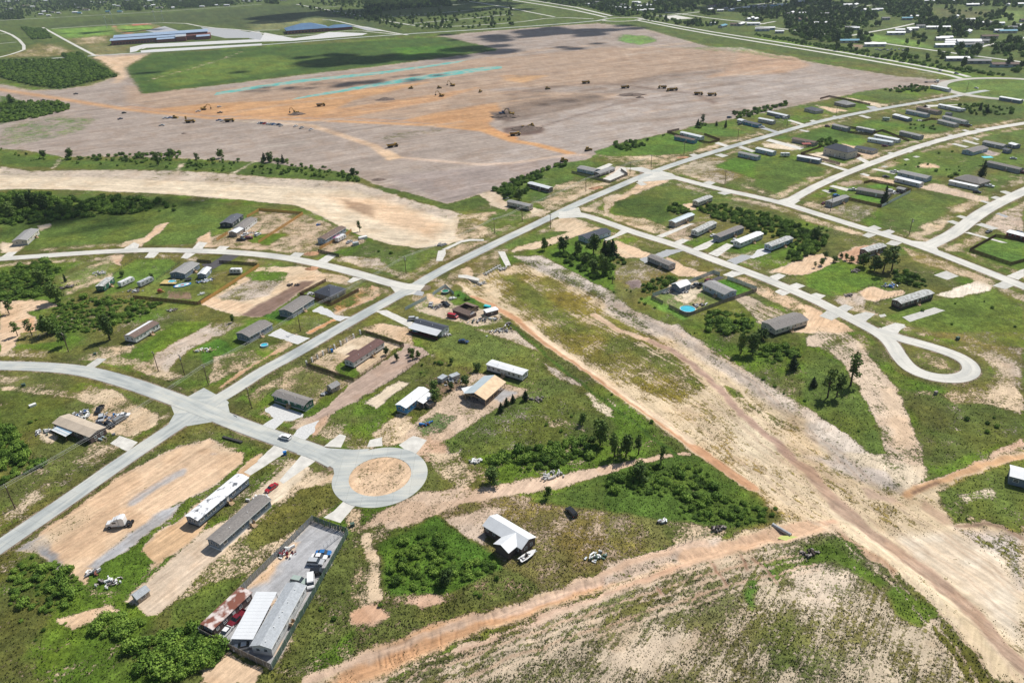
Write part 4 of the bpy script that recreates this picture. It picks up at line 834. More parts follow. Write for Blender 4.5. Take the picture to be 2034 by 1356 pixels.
# driveways, pads and yards
DRV = [('gravel_white','S2',[(615,830),(700,780),(990,880),(975,910),(870,945),(800,945),(690,1040),(580,995),(700,920),(620,860)]),('gravel_white','S2',[(640,125),(760,55),(860,110),(1040,155),(920,215),(790,165)]),
    ('gravel_white','R2',[(1060,1150),(1140,1100),(1230,1140),(1300,1195),(1440,1205),(1330,1250),(1240,1205)]),('concrete_pale','R2',[(1670,1150),(1780,1140),(2100,1290),(2100,1340),(2000,1310)]),('gravel_white','S2',[(860,1110),(950,1010),(1130,940),(1080,1060),(985,1145)]),
    ('concrete_pale','S2',[(1180,1190),(1330,1075),(1395,1090),(1340,1205)]),('concrete_pale','S2',[(1590,1200),(1620,1130),(1740,1100),(1740,1190)]),('concrete_pale','S3',[(-40,1180),(100,1090),(235,1130),(130,1260),(60,1250)]),
    ('concrete_pale','S2',[(540,1330),(700,1180),(830,1230),(640,1356)]),('concrete_pale','B2',[(770,10),(860,40),(660,180),(640,160)]),('concrete_pale','B2',[(960,340),(1030,270),(1085,310),(1000,410),(900,380)]),
    ('concrete_pale','B1',[(1440,110),(1546,30),(1640,-20),(1680,0),(1480,130)]),('concrete','S1',[(820,425),(940,345),(1030,350),(900,440)]),('concrete_pale','S1',[(1060,1165),(1150,1090),(1330,1150),(1230,1240)]),
    ('concrete_pale','R1',[(0,640),(80,585),(170,580),(120,620),(0,660)]),('concrete_pale','R1',[(1190,550),(1290,490),(1340,510),(1320,560)]),('concrete_pale','R1',[(1390,640),(1440,580),(1530,590),(1480,640)]),('concrete_pale','R1',[(1740,640),(1790,585),(1880,600),(1800,650)]),
    ('concrete_pale','R1',[(1850,550),(1910,485),(1995,495),(1940,560)]),('concrete_pale','R2',[(130,565),(180,525),(270,530),(210,580)]),('concrete','R2',[(850,620),(900,585),(990,595),(940,640)]),('concrete_pale','R2',[(1100,680),(1220,605),(1300,620),(1190,700)]),
    ('asphalt_dark','R2',[(0,700),(90,690),(220,610),(370,618),(290,665),(200,700),(110,750),(40,745)]),('concrete_pale','R2',[(1400,870),(1460,825),(1550,840),(1440,880)]),('gravel','R3',[(60,980),(130,940),(210,970),(190,1010)]),
    ('gravel','R4',[(340,650),(480,610),(600,560),(700,560),(760,570),(560,640),(390,690)]),('concrete_pale','R4',[(670,490),(750,455),(820,470),(740,510)]),('concrete_pale','R4',[(850,550),(960,500),(1060,455),(1080,480),(990,550),(900,575)]),
    ('concrete_pale','R4',[(1000,600),(1180,500),(1250,520),(1090,630)]),('gravel','R4',[(1180,665),(1330,610),(1450,620),(1270,705)]),('gravel_white','R4',[(1400,640),(1480,560),(1600,540),(1600,590),(1440,645)]),('concrete_pale','R4',[(500,430),(820,310),(870,310),(560,445)]),
    ('concrete_pale','R4',[(1140,805),(1230,765),(1360,790),(1220,830)]),('asphalt_dark','R4',[(1020,850),(1100,815),(1165,825),(1080,862)]),('concrete_pale','R4',[(1590,820),(1680,790),(1750,810),(1660,860)]),('concrete_pale','R4',[(1780,905),(1850,880),(1935,910),(1860,940)]),('concrete_pale','R4',[(1640,965),(1690,940),(1790,975),(1720,1005)]),
    ('concrete_pale','R4',[(100,420),(160,375),(240,390),(0,490),(0,460)]),('concrete','R4',[(1110,10),(1200,0),(1230,20),(1150,35)]),
    ('concrete_pale','R5',[(50,960),(100,945),(190,970),(140,1000)]),('concrete','R5',[(300,1080),(370,1050),(450,1080),(380,1120)]),('concrete','R5',[(130,1160),(200,1110),(330,1160),(240,1200)]),('concrete','R5',[(430,1160),(560,1120),(650,1140),(560,1210)]),
    ('concrete','R5',[(900,1170),(1200,1080),(1300,1110),(970,1215)]),('concrete_pale','R5',[(700,1275),(860,1225),(940,1260),(820,1312),(740,1312)]),('concrete','R5',[(1195,780),(1310,740),(1425,790),(1320,825)]),('concrete','R5',[(1740,880),(1840,835),(1940,880),(1860,910)]),
    ('concrete','R5',[(680,1150),(740,1140),(755,1160),(700,1175)]),('concrete','R5',[(570,340),(640,315),(710,345),(650,365)]),('concrete','R5',[(700,375),(780,355),(835,375),(780,405)]),('concrete','R5',[(525,410),(580,385),(660,405),(590,435)]),('concrete','R5',[(745,490),(800,455),(900,480),(840,510)]),
    ('concrete','R5',[(1310,280),(1370,270),(1480,310),(1440,325)]),('concrete','R5',[(1400,235),(1440,222),(1560,255),(1530,275)]),('concrete','R5',[(1580,310),(1640,295),(1800,345),(1740,360)]),('gravel','R5',[(1770,210),(1800,200),(1890,235),(1870,245)]),('concrete_pale','R5',[(1480,385),(1520,380),(1880,480),(1830,480)]),
    ('concrete','R5',[(1620,90),(1650,85),(1790,120),(1750,135)]),('concrete','R5',[(1730,55),(1770,45),(1870,75),(1840,90)]),('concrete','R5',[(1810,0),(1860,-5),(1970,30),(1940,40)]),('concrete_pale','S5',[(710,50),(830,5),(925,20),(850,110)]),('concrete_pale','R5',[(1870,790),(1960,750),(2034,720),(2034,790),(1980,825)]),
    ('concrete','M3',[(1030,715),(1070,705),(1120,730),(1070,740)]),('concrete','M3',[(1440,500),(1480,490),(1530,505),(1490,520)]),('concrete','M3',[(1640,500),(1690,490),(1750,505),(1700,520)]),('concrete_pale','M3',[(1640,410),(1670,400),(1760,430),(1730,440)]),('concrete','M3',[(1550,715),(1600,700),(1650,715),(1610,735)]),
    ('concrete','M3',[(1660,795),(1720,780),(1760,795),(1720,812)]),('concrete_pale','M3',[(860,640),(910,595),(950,600),(960,640),(830,705),(770,690)]),('concrete_pale','M3',[(720,605),(820,565),(850,575),(770,620)]),('concrete','M3',[(1820,440),(1850,430),(1960,470),(1930,480)]),
    ('concrete_pale','M4',[(80,380),(110,365),(370,435),(340,448)]),('concrete_pale','M4',[(240,225),(270,222),(400,262),(370,268)]),('gravel','M4',[(30,285),(80,280),(190,315),(160,322)]),('concrete','M4',[(330,300),(350,295),(415,308),(390,315)]),('concrete','M4',[(580,195),(600,190),(660,208),(640,215)]),
    ('concrete','M4',[(780,190),(810,185),(880,205),(850,212)]),('concrete_pale','M4',[(750,505),(790,500),(900,555),(860,565)]),('concrete_pale','M4',[(490,550),(520,545),(730,605),(700,615)]),('concrete_pale','M4',[(880,595),(910,590),(1080,620),(1050,632)]),('concrete_pale','M4',[(790,632),(820,625),(870,640),(850,650)]),
    ('concrete_pale','M4',[(560,725),(590,715),(720,745),(690,760)]),('concrete','M4',[(500,755),(530,750),(590,765),(560,778)]),('concrete','M4',[(1000,475),(1020,465),(1090,480),(1060,492)]),('concrete','M4',[(1110,455),(1130,448),(1200,462),(1170,470)]),('concrete','M4',[(1190,430),(1210,424),(1260,436),(1240,442)]),
    ('concrete','M4',[(1240,408),(1270,402),(1330,415),(1300,425)]),('concrete','M4',[(1360,370),(1390,363),(1450,378),(1420,386)]),('concrete','M4',[(1450,340),(1480,332),(1550,350),(1520,358)]),('concrete','M4',[(1560,300),(1590,295),(1680,325),(1650,330)]),('concrete','M4',[(1660,290),(1690,286),(1750,302),(1720,308)]),
    ('concrete','M4',[(1480,405),(1510,398),(1620,425),(1590,432)]),('concrete','M4',[(1560,380),(1590,373),(1700,405),(1670,410)]),('concrete','M4',[(1640,360),(1660,355),(1700,370),(1680,378)]),('concrete','M4',[(950,575),(975,568),(1010,575),(980,582)]),('concrete','M4',[(1120,520),(1150,514),(1170,524),(1140,530)]),('concrete','M4',[(1190,500),(1220,494),(1250,502),(1220,508)]),
    ('concrete','M4',[(1850,765),(1880,758),(1970,790),(1940,800)]),('concrete','M4',[(1780,810),(1810,800),(1900,825),(1870,838)]),('concrete_pale','M4',[(1590,105),(1290,110),(1330,135),(1250,130)]),('gravel','M4',[(840,120),(900,118),(960,145),(870,140)]),('concrete','M4',[(410,228),(440,222),(490,240),(450,248)]),
    ('gravel','T1',[(1560,213),(1850,235),(2034,270),(2034,295),(1750,298),(1640,275)]),('gravel','T1',[(1130,240),(1280,205),(1390,240),(1200,255)]),('gravel_white','T1',[(1010,370),(1120,345),(2034,305),(2034,325),(1100,375),(1060,400),(1010,410)]),('gravel_white','T1',[(1090,395),(1200,385),(2034,340),(2034,355),(1100,412)]),
    ('gravel','T2',[(-20,250),(60,245),(120,320),(-20,300)]),('gravel_white','T2',[(100,255),(330,300),(500,275),(600,250),(900,260),(860,275),(560,300),(300,320),(60,325)]),('gravel','T2',[(760,200),(900,210),(1060,245),(900,240)]),('concrete_pale','T3',[(1240,130),(1340,120),(1480,145),(1300,155)])]
for i, (mn, c, pts) in enumerate(DRV):
    poly = PL(c, pts)
    far = c[0] in 'TM'
    nm = {'concrete': 'concrete_pad', 'concrete_pale': 'driveway', 'gravel': 'gravel_pad', 'gravel_white': 'gravel_drive', 'asphalt_dark': 'paved_drive'}[mn]
    sheet(nm, poly, .016 + .0004 * (i % 60), MATS[mn], kind='structure', jag=0 if far else (.35 if 'gravel' in mn else .12), thick=.3)
mat('hydromulch', (.10, .36, .32), .9, rgb2=(.30, .36, .30), thr=.5, scale=.08)
sheet('seeded_strip', PL('M2', [(-300, 28), (-290, 18)]) [:0] + [G(*p) for p in [(425, 190), (430, 184), (500, 172), (600, 158), (760, 142), (900, 123), (930, 119), (905, 126), (760, 147), (600, 164), (500, 178)]], .03, MATS['hydromulch'], 'thin turquoise sprayed strip on the graded field')
sheet('seeded_strip', [G(*p) for p in [(577, 199), (590, 194), (760, 163), (900, 141), (970, 133), (997, 132), (997, 136), (900, 150), (760, 170), (650, 188)]], .03, MATS['hydromulch'], 'broad turquoise sprayed strip on the graded field')
# ------------------------------------------------------------------ buildings
def win_meshes():
    f = MB()
    f.box(-.62, .62, -.05, .03, -.62, -.52); f.box(-.62, .62, -.05, .03, .52, .62); f.box(-.62, -.52, -.05, .03, -.52, .52); f.box(.52, .62, -.05, .03, -.52, .52); f.box(-.52, .52, -.045, .02, -.03, .03)
    p = MB(); p.box(-.52, .52, -.02, .02, -.52, .52)
    return f.mesh('window_frame', (MATS['trim'],)), p.mesh('window_pane', (MATS['pane'],))
WF, WP = win_meshes()
db = MB(); db.box(-.48, .48, -.04, .02, 0, 2.05); DOOR = db.mesh('door', (MATS['trim'],))
hb = MB(); hb.box(.34, .42, -.09, -.04, .95, 1.05); HANDLE = hb.mesh('handle', (MATS['black_metal'],))
sb = MB()
for i in range(4): sb.box(-.75, .75, -1.0 - .28 * i, -.05 if i == 0 else -.72 - .28 * i, 0, .7 - .17 * i)
sb.box(-.78, -.72, -1.0, -.05, .7, 1.6); sb.box(.72, .78, -1.0, -.05, .7, 1.6)
STEPS = sb.mesh('steps', (MATS['lumber'],))
vb = MB(); vb.tube((0, 0, 0), (0, 0, .45), .13, n=7); VENT = vb.mesh('roof_vent', (MATS['trim'],))
fb = MB(); fb.box(-.5, .5, -.5, .5, 0, .35); fb.box(-.4, .4, -.4, .4, .35, .42); AC = None
CACHE = {}
def cached(key, fn):
    if key not in CACHE: CACHE[key] = fn()
    return CACHE[key]
def window(root, x, y, z, rz, s=(1, 1, 1), sub=True):
    w_ = part('window', WF, root, (x, y, z), rz, s)
    part('pane', WP, w_)
def roof_gable(L, W, z0, rise, ov=.35, th=.12, ovx=.3):
    mb = MB(); y0, y1, ym = -ov, W + ov, W / 2; k = rise * ov / (W / 2)
    x0, x1 = -ovx, L + ovx
    for ya, za, yb, zb in ((y0, z0 - k, ym, z0 + rise), (ym, z0 + rise, y1, z0 - k)):
        mb.hexa([(x0, ya, za), (x1, ya, za), (x1, yb, zb), (x0, yb, zb), (x0, ya, za + th), (x1, ya, za + th), (x1, yb, zb + th), (x0, yb, zb + th)])
    return mb
def roof_hip(L, W, z0, rise, ov=.45):
    mb = MB(); x0, x1, y0, y1 = -ov, L + ov, -ov, W + ov; r = min(W, L) / 2
    if L >= W: a, b_ = (W / 2, W / 2), (L - W / 2, W / 2)
    else: a, b_ = (L / 2, L / 2), (L / 2, W - L / 2)
    A, B = (*a, z0 + rise), (*b_, z0 + rise); c = [(x0, y0, z0), (x1, y0, z0), (x1, y1, z0), (x0, y1, z0)]; e = [(p[0], p[1], z0 - .16) for p in c]
    if L >= W: mb.face([c[0], c[1], B, A]); mb.face([c[1], c[2], B]); mb.face([c[2], c[3], A, B]); mb.face([c[3], c[0], A])
    else: mb.face([c[0], c[1], A]); mb.face([c[1], c[2], B, A]); mb.face([c[2], c[3], B]); mb.face([c[3], c[0], A, B])
    for i in range(4): mb.face([e[i], e[(i + 1) % 4], c[(i + 1) % 4], c[i]])
    mb.face(e[::-1])
    return mb
def frame_of(c, A, B, C, w):
    a, b_, c_ = Vector(P(c, *A)), Vector(P(c, *B)), Vector(P(c, *C))
    d = (b_ - a); L = d.length; d.normalize(); n = Vector((-d.y, d.x)); W = abs((c_ - a).dot(n))
    if w: W = w
    if (c_ - a).dot(n) >= 0: return a, math.atan2(d.y, d.x), L, W
    return b_, math.atan2(-d.y, -d.x), L, W
def home(name, label, c, A, B, C, roof, wall, w=None, hw=2.5, sk=.65, style='gable', rise=None, wins=5, door=True, cat='house', group=None, skirt='skirt', vents=2, detail=True, L0=None, trim=None):
    o, rz, L, W = frame_of(c, A, B, C, w)
    if L0: L = L0
    t = thing(name, label, cat, o, rz, group)
    top = sk + hw
    if rise is None: rise = .10 * W + .15 if style == 'gable' else .22 * min(W, L)
    if sk > .3:
        mb = MB(); mb.box(.08, L - .08, .08, W - .08, -.15, sk); part('skirting', mb.mesh('skirting', (MATS[skirt],)), t)
    mb = MB()
    if style == 'gable' or style == 'flat':
        prof = [(0, sk - (.15 if sk <= .3 else 0)), (W, sk - (.15 if sk <= .3 else 0)), (W, top), (W / 2, top + (rise if style == 'gable' else .25)), (0, top)]
        n0 = len(mb.v)
        for x in (0, L):
            for y, z in prof: mb.v.append((x, y, z))
        for i in range(5):
            j_ = (i + 1) % 5
            if i not in (2, 3): mb.f.append((n0 + i, n0 + 5 + i, n0 + 5 + j_, n0 + j_)); mb.m.append(0)
        mb.f.append(tuple(n0 + i for i in range(5))); mb.m.append(0); mb.f.append(tuple(n0 + 5 + i for i in reversed(range(5)))); mb.m.append(0)
    else: mb.box(0, L, 0, W, -.1 if sk <= .3 else sk, top)
    part('wall', mb.mesh('wall', (MATS[wall],)), t)
    rf = roof_gable(L, W, top, rise if style == 'gable' else .25, ov=.3 if style == 'gable' else .2) if style in ('gable', 'flat') else roof_hip(L, W, top, rise)
    ro = part('roof', rf.mesh('roof', (MATS[roof],)), t)
    if trim:
        tb = MB(); tb.box(-.32, L + .32, -.36, -.30, top - .22, top - .02); tb.box(-.32, L + .32, W + .30, W + .36, top - .22, top - .02); part('fascia', tb.mesh('fascia', (MATS['trim'],)), t)
    rr = random.Random(int(L * 100 + W * 10))
    if detail:
        for k in range(vents):
            x = L * (k + .6) / (vents + .4) + rr.uniform(-1, 1); part('roof_vent', VENT, ro, (x, W * .33, top + rise * .6))
        xs = [L * (k + .5) / wins + rr.uniform(-.4, .4) for k in range(wins)]
        dk = wins // 2
        for k, x in enumerate(xs):
            for side in (0, 1):
                if door and k == dk:
                    dd = part('door', DOOR, t, (x, -.02 if side == 0 else W + .02, sk + .02), 0 if side == 0 else math.pi)
                    part('handle', HANDLE, dd)
                    if sk > .3: part('steps', STEPS, t, (x, -.03 if side == 0 else W + .03, -.02), 0 if side == 0 else math.pi)
                else:
                    s = (rr.choice((.8, 1.0, 1.25)), 1, rr.choice((.75, .95)))
                    window(t, x, -.03 if side == 0 else W + .03, sk + hw * .58, 0 if side == 0 else math.pi, s)
                    if hw > 4.5: window(t, x, -.03 if side == 0 else W + .03, sk + hw * .2, 0 if side == 0 else math.pi, s)
        for x, r_ in ((-.03, -math.pi / 2), (L + .03, math.pi / 2)):
            for y in ((W * .3, W * .7) if W > 4 else (W * .5,)): window(t, x, y, sk + hw * .56, r_, (.9, 1, .85))
    return t, L, W, top, rise
def canopy(parent, x0, x1, y0, y1, z0, z1, m, n=4, name='porch_roof', th=.08, postm='trim'):
    """lean-to roof on posts; slopes along y from z0 to z1"""
    mb = MB(); mb.hexa([(x0, y0, z0), (x1, y0, z0), (x1, y1, z1), (x0, y1, z1), (x0, y0, z0 + th), (x1, y0, z0 + th), (x1, y1, z1 + th), (x0, y1, z1 + th)])
    part(name, mb.mesh(name, (MATS[m],)), parent)
    pm = cached(('post', postm), lambda: MB().box(-.06, .06, -.06, .06, 0, 1).mesh('post', (MATS[postm],)))
    for k in range(n):
        x = x0 + .1 + (x1 - x0 - .2) * k / max(1, n - 1); part('post', pm, parent, (x, y0 + .1, 0), 0, (1, 1, z0))
SG = dict(style='gable')
# --- near homes
t, L, W, tp, rs = home('long_house', 'long pale grey shingled house beside the white carport in the fenced gravel yard', 'B2', (603, 1203), (803, 835), (508, 1190), 'light_shingle', 'white_siding', hw=2.7, wins=7, vents=6, trim=1, rise=.8, w=5.2)
carp = thing('carport', 'broad ribbed white metal carport roof joined to the long grey house', 'carport', P('B2', 500, 1150), math.atan2(*(Vector(P('B2', 645, 860)) - Vector(P('B2', 500, 1150))).yx))
ax_ = Vector(P('B2', 645, 870)) - Vector(P('B2', 500, 1152)); LC = ax_.length
mb = MB(); NR = 14
for k in range(NR): part('roof_sheet', cached(('sheet', round(LC / NR, 3)), lambda: MB().hexa([(.02, 0, 3.15), (LC / NR - .02, 0, 3.15), (LC / NR - .02, 6.0, 2.75), (.02, 6.0, 2.75), (.02, 0, 3.2), (LC / NR - .02, 0, 3.2), (LC / NR - .02, 6.0, 2.8), (.02, 6.0, 2.8)]).box(0, .05, 0, 6.0, 2.78, 2.82).mesh('roof_sheet', (MATS['white_metal'],))), carp, (k * LC / NR, 0.1, 0))
PM = cached(('post', 'galv'), lambda: MB().box(-.06, .06, -.06, .06, 0, 1).mesh('post', (MATS['galv'],)))
for k in range(6): part('post', PM, carp, (.2 + (LC - .4) * k / 5, 5.9, 0), 0, (1, 1, 2.75))
for k in (0, 5): part('post', PM, carp, (.2 + (LC - .4) * k / 5, .3, 0), 0, (1, 1, 3.1))
home('mobile_home','brown mobile home with a rust streaked flat roof inside the gravel yard','B2',(262,1083),(485,868),(200,1060),'rusty','brown_siding',w=4.2,style='flat',sk=.3,wins=5,vents=0,cat='mobile home')
home('mobile_home','long blue grey mobile home with charcoal roof and white skirting, red car behind','B2',(300,580),(595,318),(238,558),'grey_shingle','bluegrey_siding',w=4.9,wins=6,trim=1,skirt='trim',cat='mobile home')
home('mobile_home','long dark mobile home whose white roof wrap is torn, on orange soil','B2',(170,440),(465,190),(108,420),'torn_white','bluegrey_siding',w=4.9,wins=8,skirt='skirt_dark',vents=0,cat='mobile home')
home('shed','small tan gabled shed standing alone on pale sand','B1',(822,890),(890,840),(785,870),'light_shingle','tan_siding',sk=.1,hw=2.0,wins=1,door=False,vents=0,cat='shed',rise=.9)
t, L, W, tp, rs = home('long_cabin', 'low cabin with a long tan metal roof beside parked dark cars', 'S1', (885, 1165), (535, 1030), (970, 1085), 'tan_metal', 'brown_siding', sk=.1, hw=2.9, w=6.4, wins=4, style='gable', rise=.8, vents=0, door=False)
# patchwork porch roof, sheet by sheet
o_, rz_, L_, W_ = frame_of('S1', (650, 1150), (510, 1085), (755, 1085), None)
pr = thing('patchwork_canopy', 'lean-to canopy of white and blue roof panels in front of the tan roofed cabin', 'canopy', o_, rz_)
for k in range(7):
    pmn = ['white_metal', 'bluegrey_metal', 'white_metal', 'blue_metal', 'white_metal', 'bluegrey_metal', 'white_metal'][k]
    me_ = cached(('pp', pmn), lambda: MB().box(0, L_, 0, W_ / 7 - .05, 2.35, 2.42).mesh('roof_panel', (MATS[pmn],))); part('roof_panel', me_, pr, (0, k * W_ / 7, .05 * k))
for x in (.1, L_ - .1):
    for y in (.1, W_ - .1): part('post', cached(('post', 'wood_brown'), lambda: MB().box(-.06, .06, -.06, .06, 0, 1).mesh('post', (MATS['wood_brown'],))), pr, (x, y, 0), 0, (1, 1, 2.35))
t, L, W, tp, rs = home('mobile_home', 'brown roofed double mobile home with a white coated stripe along its roof', 'S1', (1315, 205), (1545, 65), (1185, 180), 'brown_shingle', 'white_siding', w=6.4, wins=6, skirt='skirt_dark', cat='mobile home')
part('roof_coating', MB().box(.2, L - .2, W * .5 + .1, W * .5 + 1.7, tp + .1, tp + .2).hexa([(0, W * .5, tp + rs + .12), (L, W * .5, tp + rs + .12), (L, W - .8, tp + rs * .35 + .13), (0, W - .8, tp + rs * .35 + .13), (0, W * .5, tp + rs + .16), (L, W * .5, tp + rs + .16), (L, W - .8, tp + rs * .35 + .17), (0, W - .8, tp + rs * .35 + .17)]).mesh('roof_coating', (MATS['white_coat'],)), t)
home('house','pale green grey house with a taupe roof at the far left, dark trees behind','R1',(270,515),(385,410),(120,520),'mid_shingle','cream_siding',wins=4,w=8.2,trim=1)
home('house','blue grey house with a taupe roof behind the yellow pool deck','R1',(1785,840),(1925,740),(1645,835),'mid_shingle','bluegrey_siding',wins=4,sk=.4,trim=1)
home('workshop','small blue workshop with a white roof next to the pool deck house','R2',(48,838),(103,775),(-18,830),'white_metal','bluegrey_siding',sk=.1,hw=2.4,wins=2,cat='shed',vents=0,rise=.7)
home('mobile_home','dull green mobile home with weathered roof left of the white camper','R1',(1010,965),(1110,880),(935,958),'faded_roof','green_siding',w=4.2,wins=3,skirt='skirt_dark',cat='mobile home',style='flat')
home('house','black walled house with a charcoal roof, farthest left of the pair by the orange fence','R2',(300,350),(408,265),(182,340),'slate_shingle','dark_siding',wins=4,sk=.3,w=8)
home('house','white walled house with a taupe roof beside the black walled one','R2',(425,392),(540,300),(312,350),'grey_shingle','white_siding',wins=4,sk=.3,w=7.5,trim=1)
home('garage','tan garage with a pale blue white metal roof in front of the white walled house','R2',(345,437),(430,385),(250,428),'white_metal','tan_siding',wins=2,sk=.1,hw=2.5,w=5.5,door=False,cat='garage',vents=0,rise=.9)
home('mobile_home','blue grey mobile home with a domed rust brown roof by the dark fence','R2',(1200,512),(1395,395),(1098,497),'brown_shingle','paleblue_siding',w=5.6,wins=7,rise=.8,cat='mobile home',trim=1)
home('house','tan house with a dark blue hip roof inside the brown fence corner','R2',(1250,1060),(1392,985),(1118,1005),'dark_shingle','stone_wall',sk=.1,style='hip',wins=3,hw=2.7,cat='house',rise=2.3)
home('house','slate blue house with white framed windows and wooden steps, gravel drive beside','R2',(885,1222),(1090,1085),(745,1170),'grey_shingle','bluegrey_siding',wins=5,trim=1,w=8)
home('house','slate blue house with white framed windows above the round blue pool','S2',(470,198),(690,72),(340,155),'grey_shingle','bluegrey_siding',wins=5,trim=1,w=8)
t, L, W, tp, rs = home('mobile_home', 'pale mobile home with a maroon roof inside the brown fenced lot', 'S2', (1470, 447), (1765, 250), (1388, 425), 'maroon_shingle', 'white_siding', w=4.9, wins=6, skirt='skirt_dark', cat='mobile home')
part('porch_roof', roof_gable(4.5, 3.5, tp - .3, .5).mesh('porch_roof', (MATS['maroon_shingle'],)), t, (L * .2, W - 1, .02))
home('mobile_home','dark green mobile home with a charcoal roof beside the white gravel apron','S2',(1005,862),(700,762),(1080,808),'grey_shingle','green_siding',w=4.6,wins=5,cat='mobile home',trim=1)
home('shed','small beige shed with a grey roof on the grass behind the green home','S2',(1262,682),(1337,640),(1205,662),'mid_shingle','tan_siding',sk=.1,hw=2.1,wins=1,door=False,vents=0,cat='shed',rise=1.0)
t, L, W, tp, rs = home('mobile_home', 'bright blue mobile home with a white roof near the turning circle', 'S3', (40, 890), (255, 720), (-40, 865), 'white_coat', 'blue_siding', w=4.8, wins=5, cat='mobile home', vents=1)
canopy(t, L * .45, L * .95, -3.2, 0, 2.3, 2.9, 'white_coat', 4, postm='wood_grey')
part('deck', MB().box(L * .45, L * .95, -3.2, -.05, .4, .6).mesh('deck', (MATS['wood_grey'],)), t)
home('mobile_home','plain white mobile home with a white roof on the open lawn','S3',(1150,572),(810,470),(1198,535),'white_metal','white_siding',w=4.4,wins=7,cat='mobile home',style='flat',skirt='skirt_dark')
# pole barn under construction
o_, rz_, L_, W_ = frame_of('S3', (800, 808), (985, 640), (600, 748), None)
pb = thing('pole_barn', 'open pole barn under construction, half metal roof and half bare plywood', 'barn', o_, rz_)
hz, ri = 3.1, 1.7
for nm_, ya, yb, mm_ in (('metal_roof_slope', 0, 1, 'bluegrey_metal'), ('plywood_roof_slope', 1, 2, 'plywood')):
    pass
mbm = MB(); mbp = MB()
near_is_low_y = True
for mb_, y0_, y1_, z0_, z1_ in ((mbp, -.4, W_ / 2, hz - .1, hz + ri), (mbm, W_ / 2, W_ + .4, hz + ri, hz - .1)):
    mb_.hexa([(-.4, y0_, z0_), (L_ + .4, y0_, z0_), (L_ + .4, y1_, z1_), (-.4, y1_, z1_), (-.4, y0_, z0_ + .12), (L_ + .4, y0_, z0_ + .12), (L_ + .4, y1_, z1_ + .12), (-.4, y1_, z1_ + .12)])
part('plywood_roof', mbp.mesh('plywood_roof', (MATS['plywood'],)), pb); part('metal_roof', mbm.mesh('metal_roof', (MATS['bluegrey_metal'],)), pb)
PW = cached(('post', 'lumber'), lambda: MB().box(-.09, .09, -.09, .09, 0, 1).mesh('post', (MATS['lumber'],)))
for k in range(6):
    for y in (.1, W_ - .1): part('post', PW, pb, (.1 + (L_ - .2) * k / 5, y, 0), 0, (1, 1, hz))
for y in (-.02, W_ + .02):
    for z in (.9, 2.0, hz - .25): part('rail', cached(('rail', round(L_, 2)), lambda: MB().box(0, L_, -.04, .04, -.09, .09).mesh('rail', (MATS['lumber'],))), pb, (0, y, z))
for x in (0, L_):
    part('truss', MB().hexa([(-.05, 0, hz - .2), (.05, 0, hz - .2), (.05, W_, hz - .2), (-.05, W_, hz - .2), (-.05, 0, hz), (.05, 0, hz), (.05, W_, hz), (-.05, W_, hz)]).tube((0, 0, hz), (0, W_ / 2, hz + ri - .05), .07, n=4).tube((0, W_, hz), (0, W_ / 2, hz + ri - .05), .07, n=4).tube((0, W_ / 2, hz), (0, W_ / 2, hz + ri - .1), .06, n=4).mesh('truss', (MATS['lumber'],)), pb, (x, 0, 0))
part('floor_slab', MB().box(.2, L_ - .2, .2, W_ - .2, -.05, .12).mesh('floor_slab', (MATS['junk_dark'],)), pb)
part('stored_goods', MB().box(2, 6, 2, 5, .12, 1.3).box(7, 10, 5, 8, .12, 1.0).box(3, 4, 6, 8, .12, 1.8).mesh('stored_goods', (MATS['junk_dark'],)), pb)
lt = thing('small_canopy', 'small white canopy leaning on the left side of the pole barn', 'canopy', P('S3', 600, 735), math.radians(22))
canopy(lt, 0, 5, 0, 4, 2.2, 2.5, 'white_metal', 3)
t, L, W, tp, rs = home('mobile_home', 'mobile home with dark rear roof and broad white porch roof, pink car beside', 'S3', (378, 145), (105, 70), (470, 62), 'dark_shingle', 'white_siding', w=5.4, wins=6, cat='mobile home', rise=.9)
canopy(t, 0, L, -3.6, .3, 2.35, 3.35, 'white_metal', 7, postm='maroon_siding'); part('porch_screen', MB().box(0, L, -3.4, -3.32, 0, 1.1).mesh('porch_screen', (MATS['maroon_siding'],)), t)
# ruined house
o_, rz_, L_, W_ = frame_of('R3', (640, 1232), (482, 1172), (790, 1165), None)
W_ = max(W_, 9)
rh = thing('ruined_house', 'collapsed brown roofed house with a hole in its roof and bare rafters', 'house', o_, rz_)
part('wall', MB().box(0, L_, 0, .2, 0, 1.9).box(0, .2, .2, W_, 0, 1.9).box(L_ - .2, L_, .2, W_ * .5, 0, 1.8).box(0, L_ * .7, W_ - .2, W_, 0, 1.9).mesh('wall', (MATS['brown_siding'],)), rh)
part('roof', MB().hexa([(-.3, -.4, 1.9), (L_ + .3, -.4, 1.9), (L_ - 1, 2.6, 2.9), (.8, 2.6, 2.9), (-.3, -.4, 2.05), (L_ + .3, -.4, 2.05), (L_ - 1, 2.6, 3.05), (.8, 2.6, 3.05)]).hexa([(-.3, W_ + .3, 1.9), (L_ * .7, W_ + .3, 1.9), (L_ * .65, W_ - 3, 2.9), (.8, W_ - 3, 2.9), (-.3, W_ + .3, 2.05), (L_ * .7, W_ + .3, 2.05), (L_ * .65, W_ - 3, 3.05), (.8, W_ - 3, 3.05)])
     .hexa([(-.4, -.2, 1.9), (1.6, 2.6, 2.8), (1.6, W_ - 2.6, 2.8), (-.4, W_ + .2, 1.9), (-.4, -.2, 2.05), (1.6, 2.6, 2.95), (1.6, W_ - 2.6, 2.95), (-.4, W_ + .2, 2.05)]).mesh('roof', (MATS['brown_shingle'],)), rh)
RFT = MB().tube((0, 0, 0), (0, 3.6, 1.1), .06, n=4).mesh('rafter', (MATS['lumber'],))
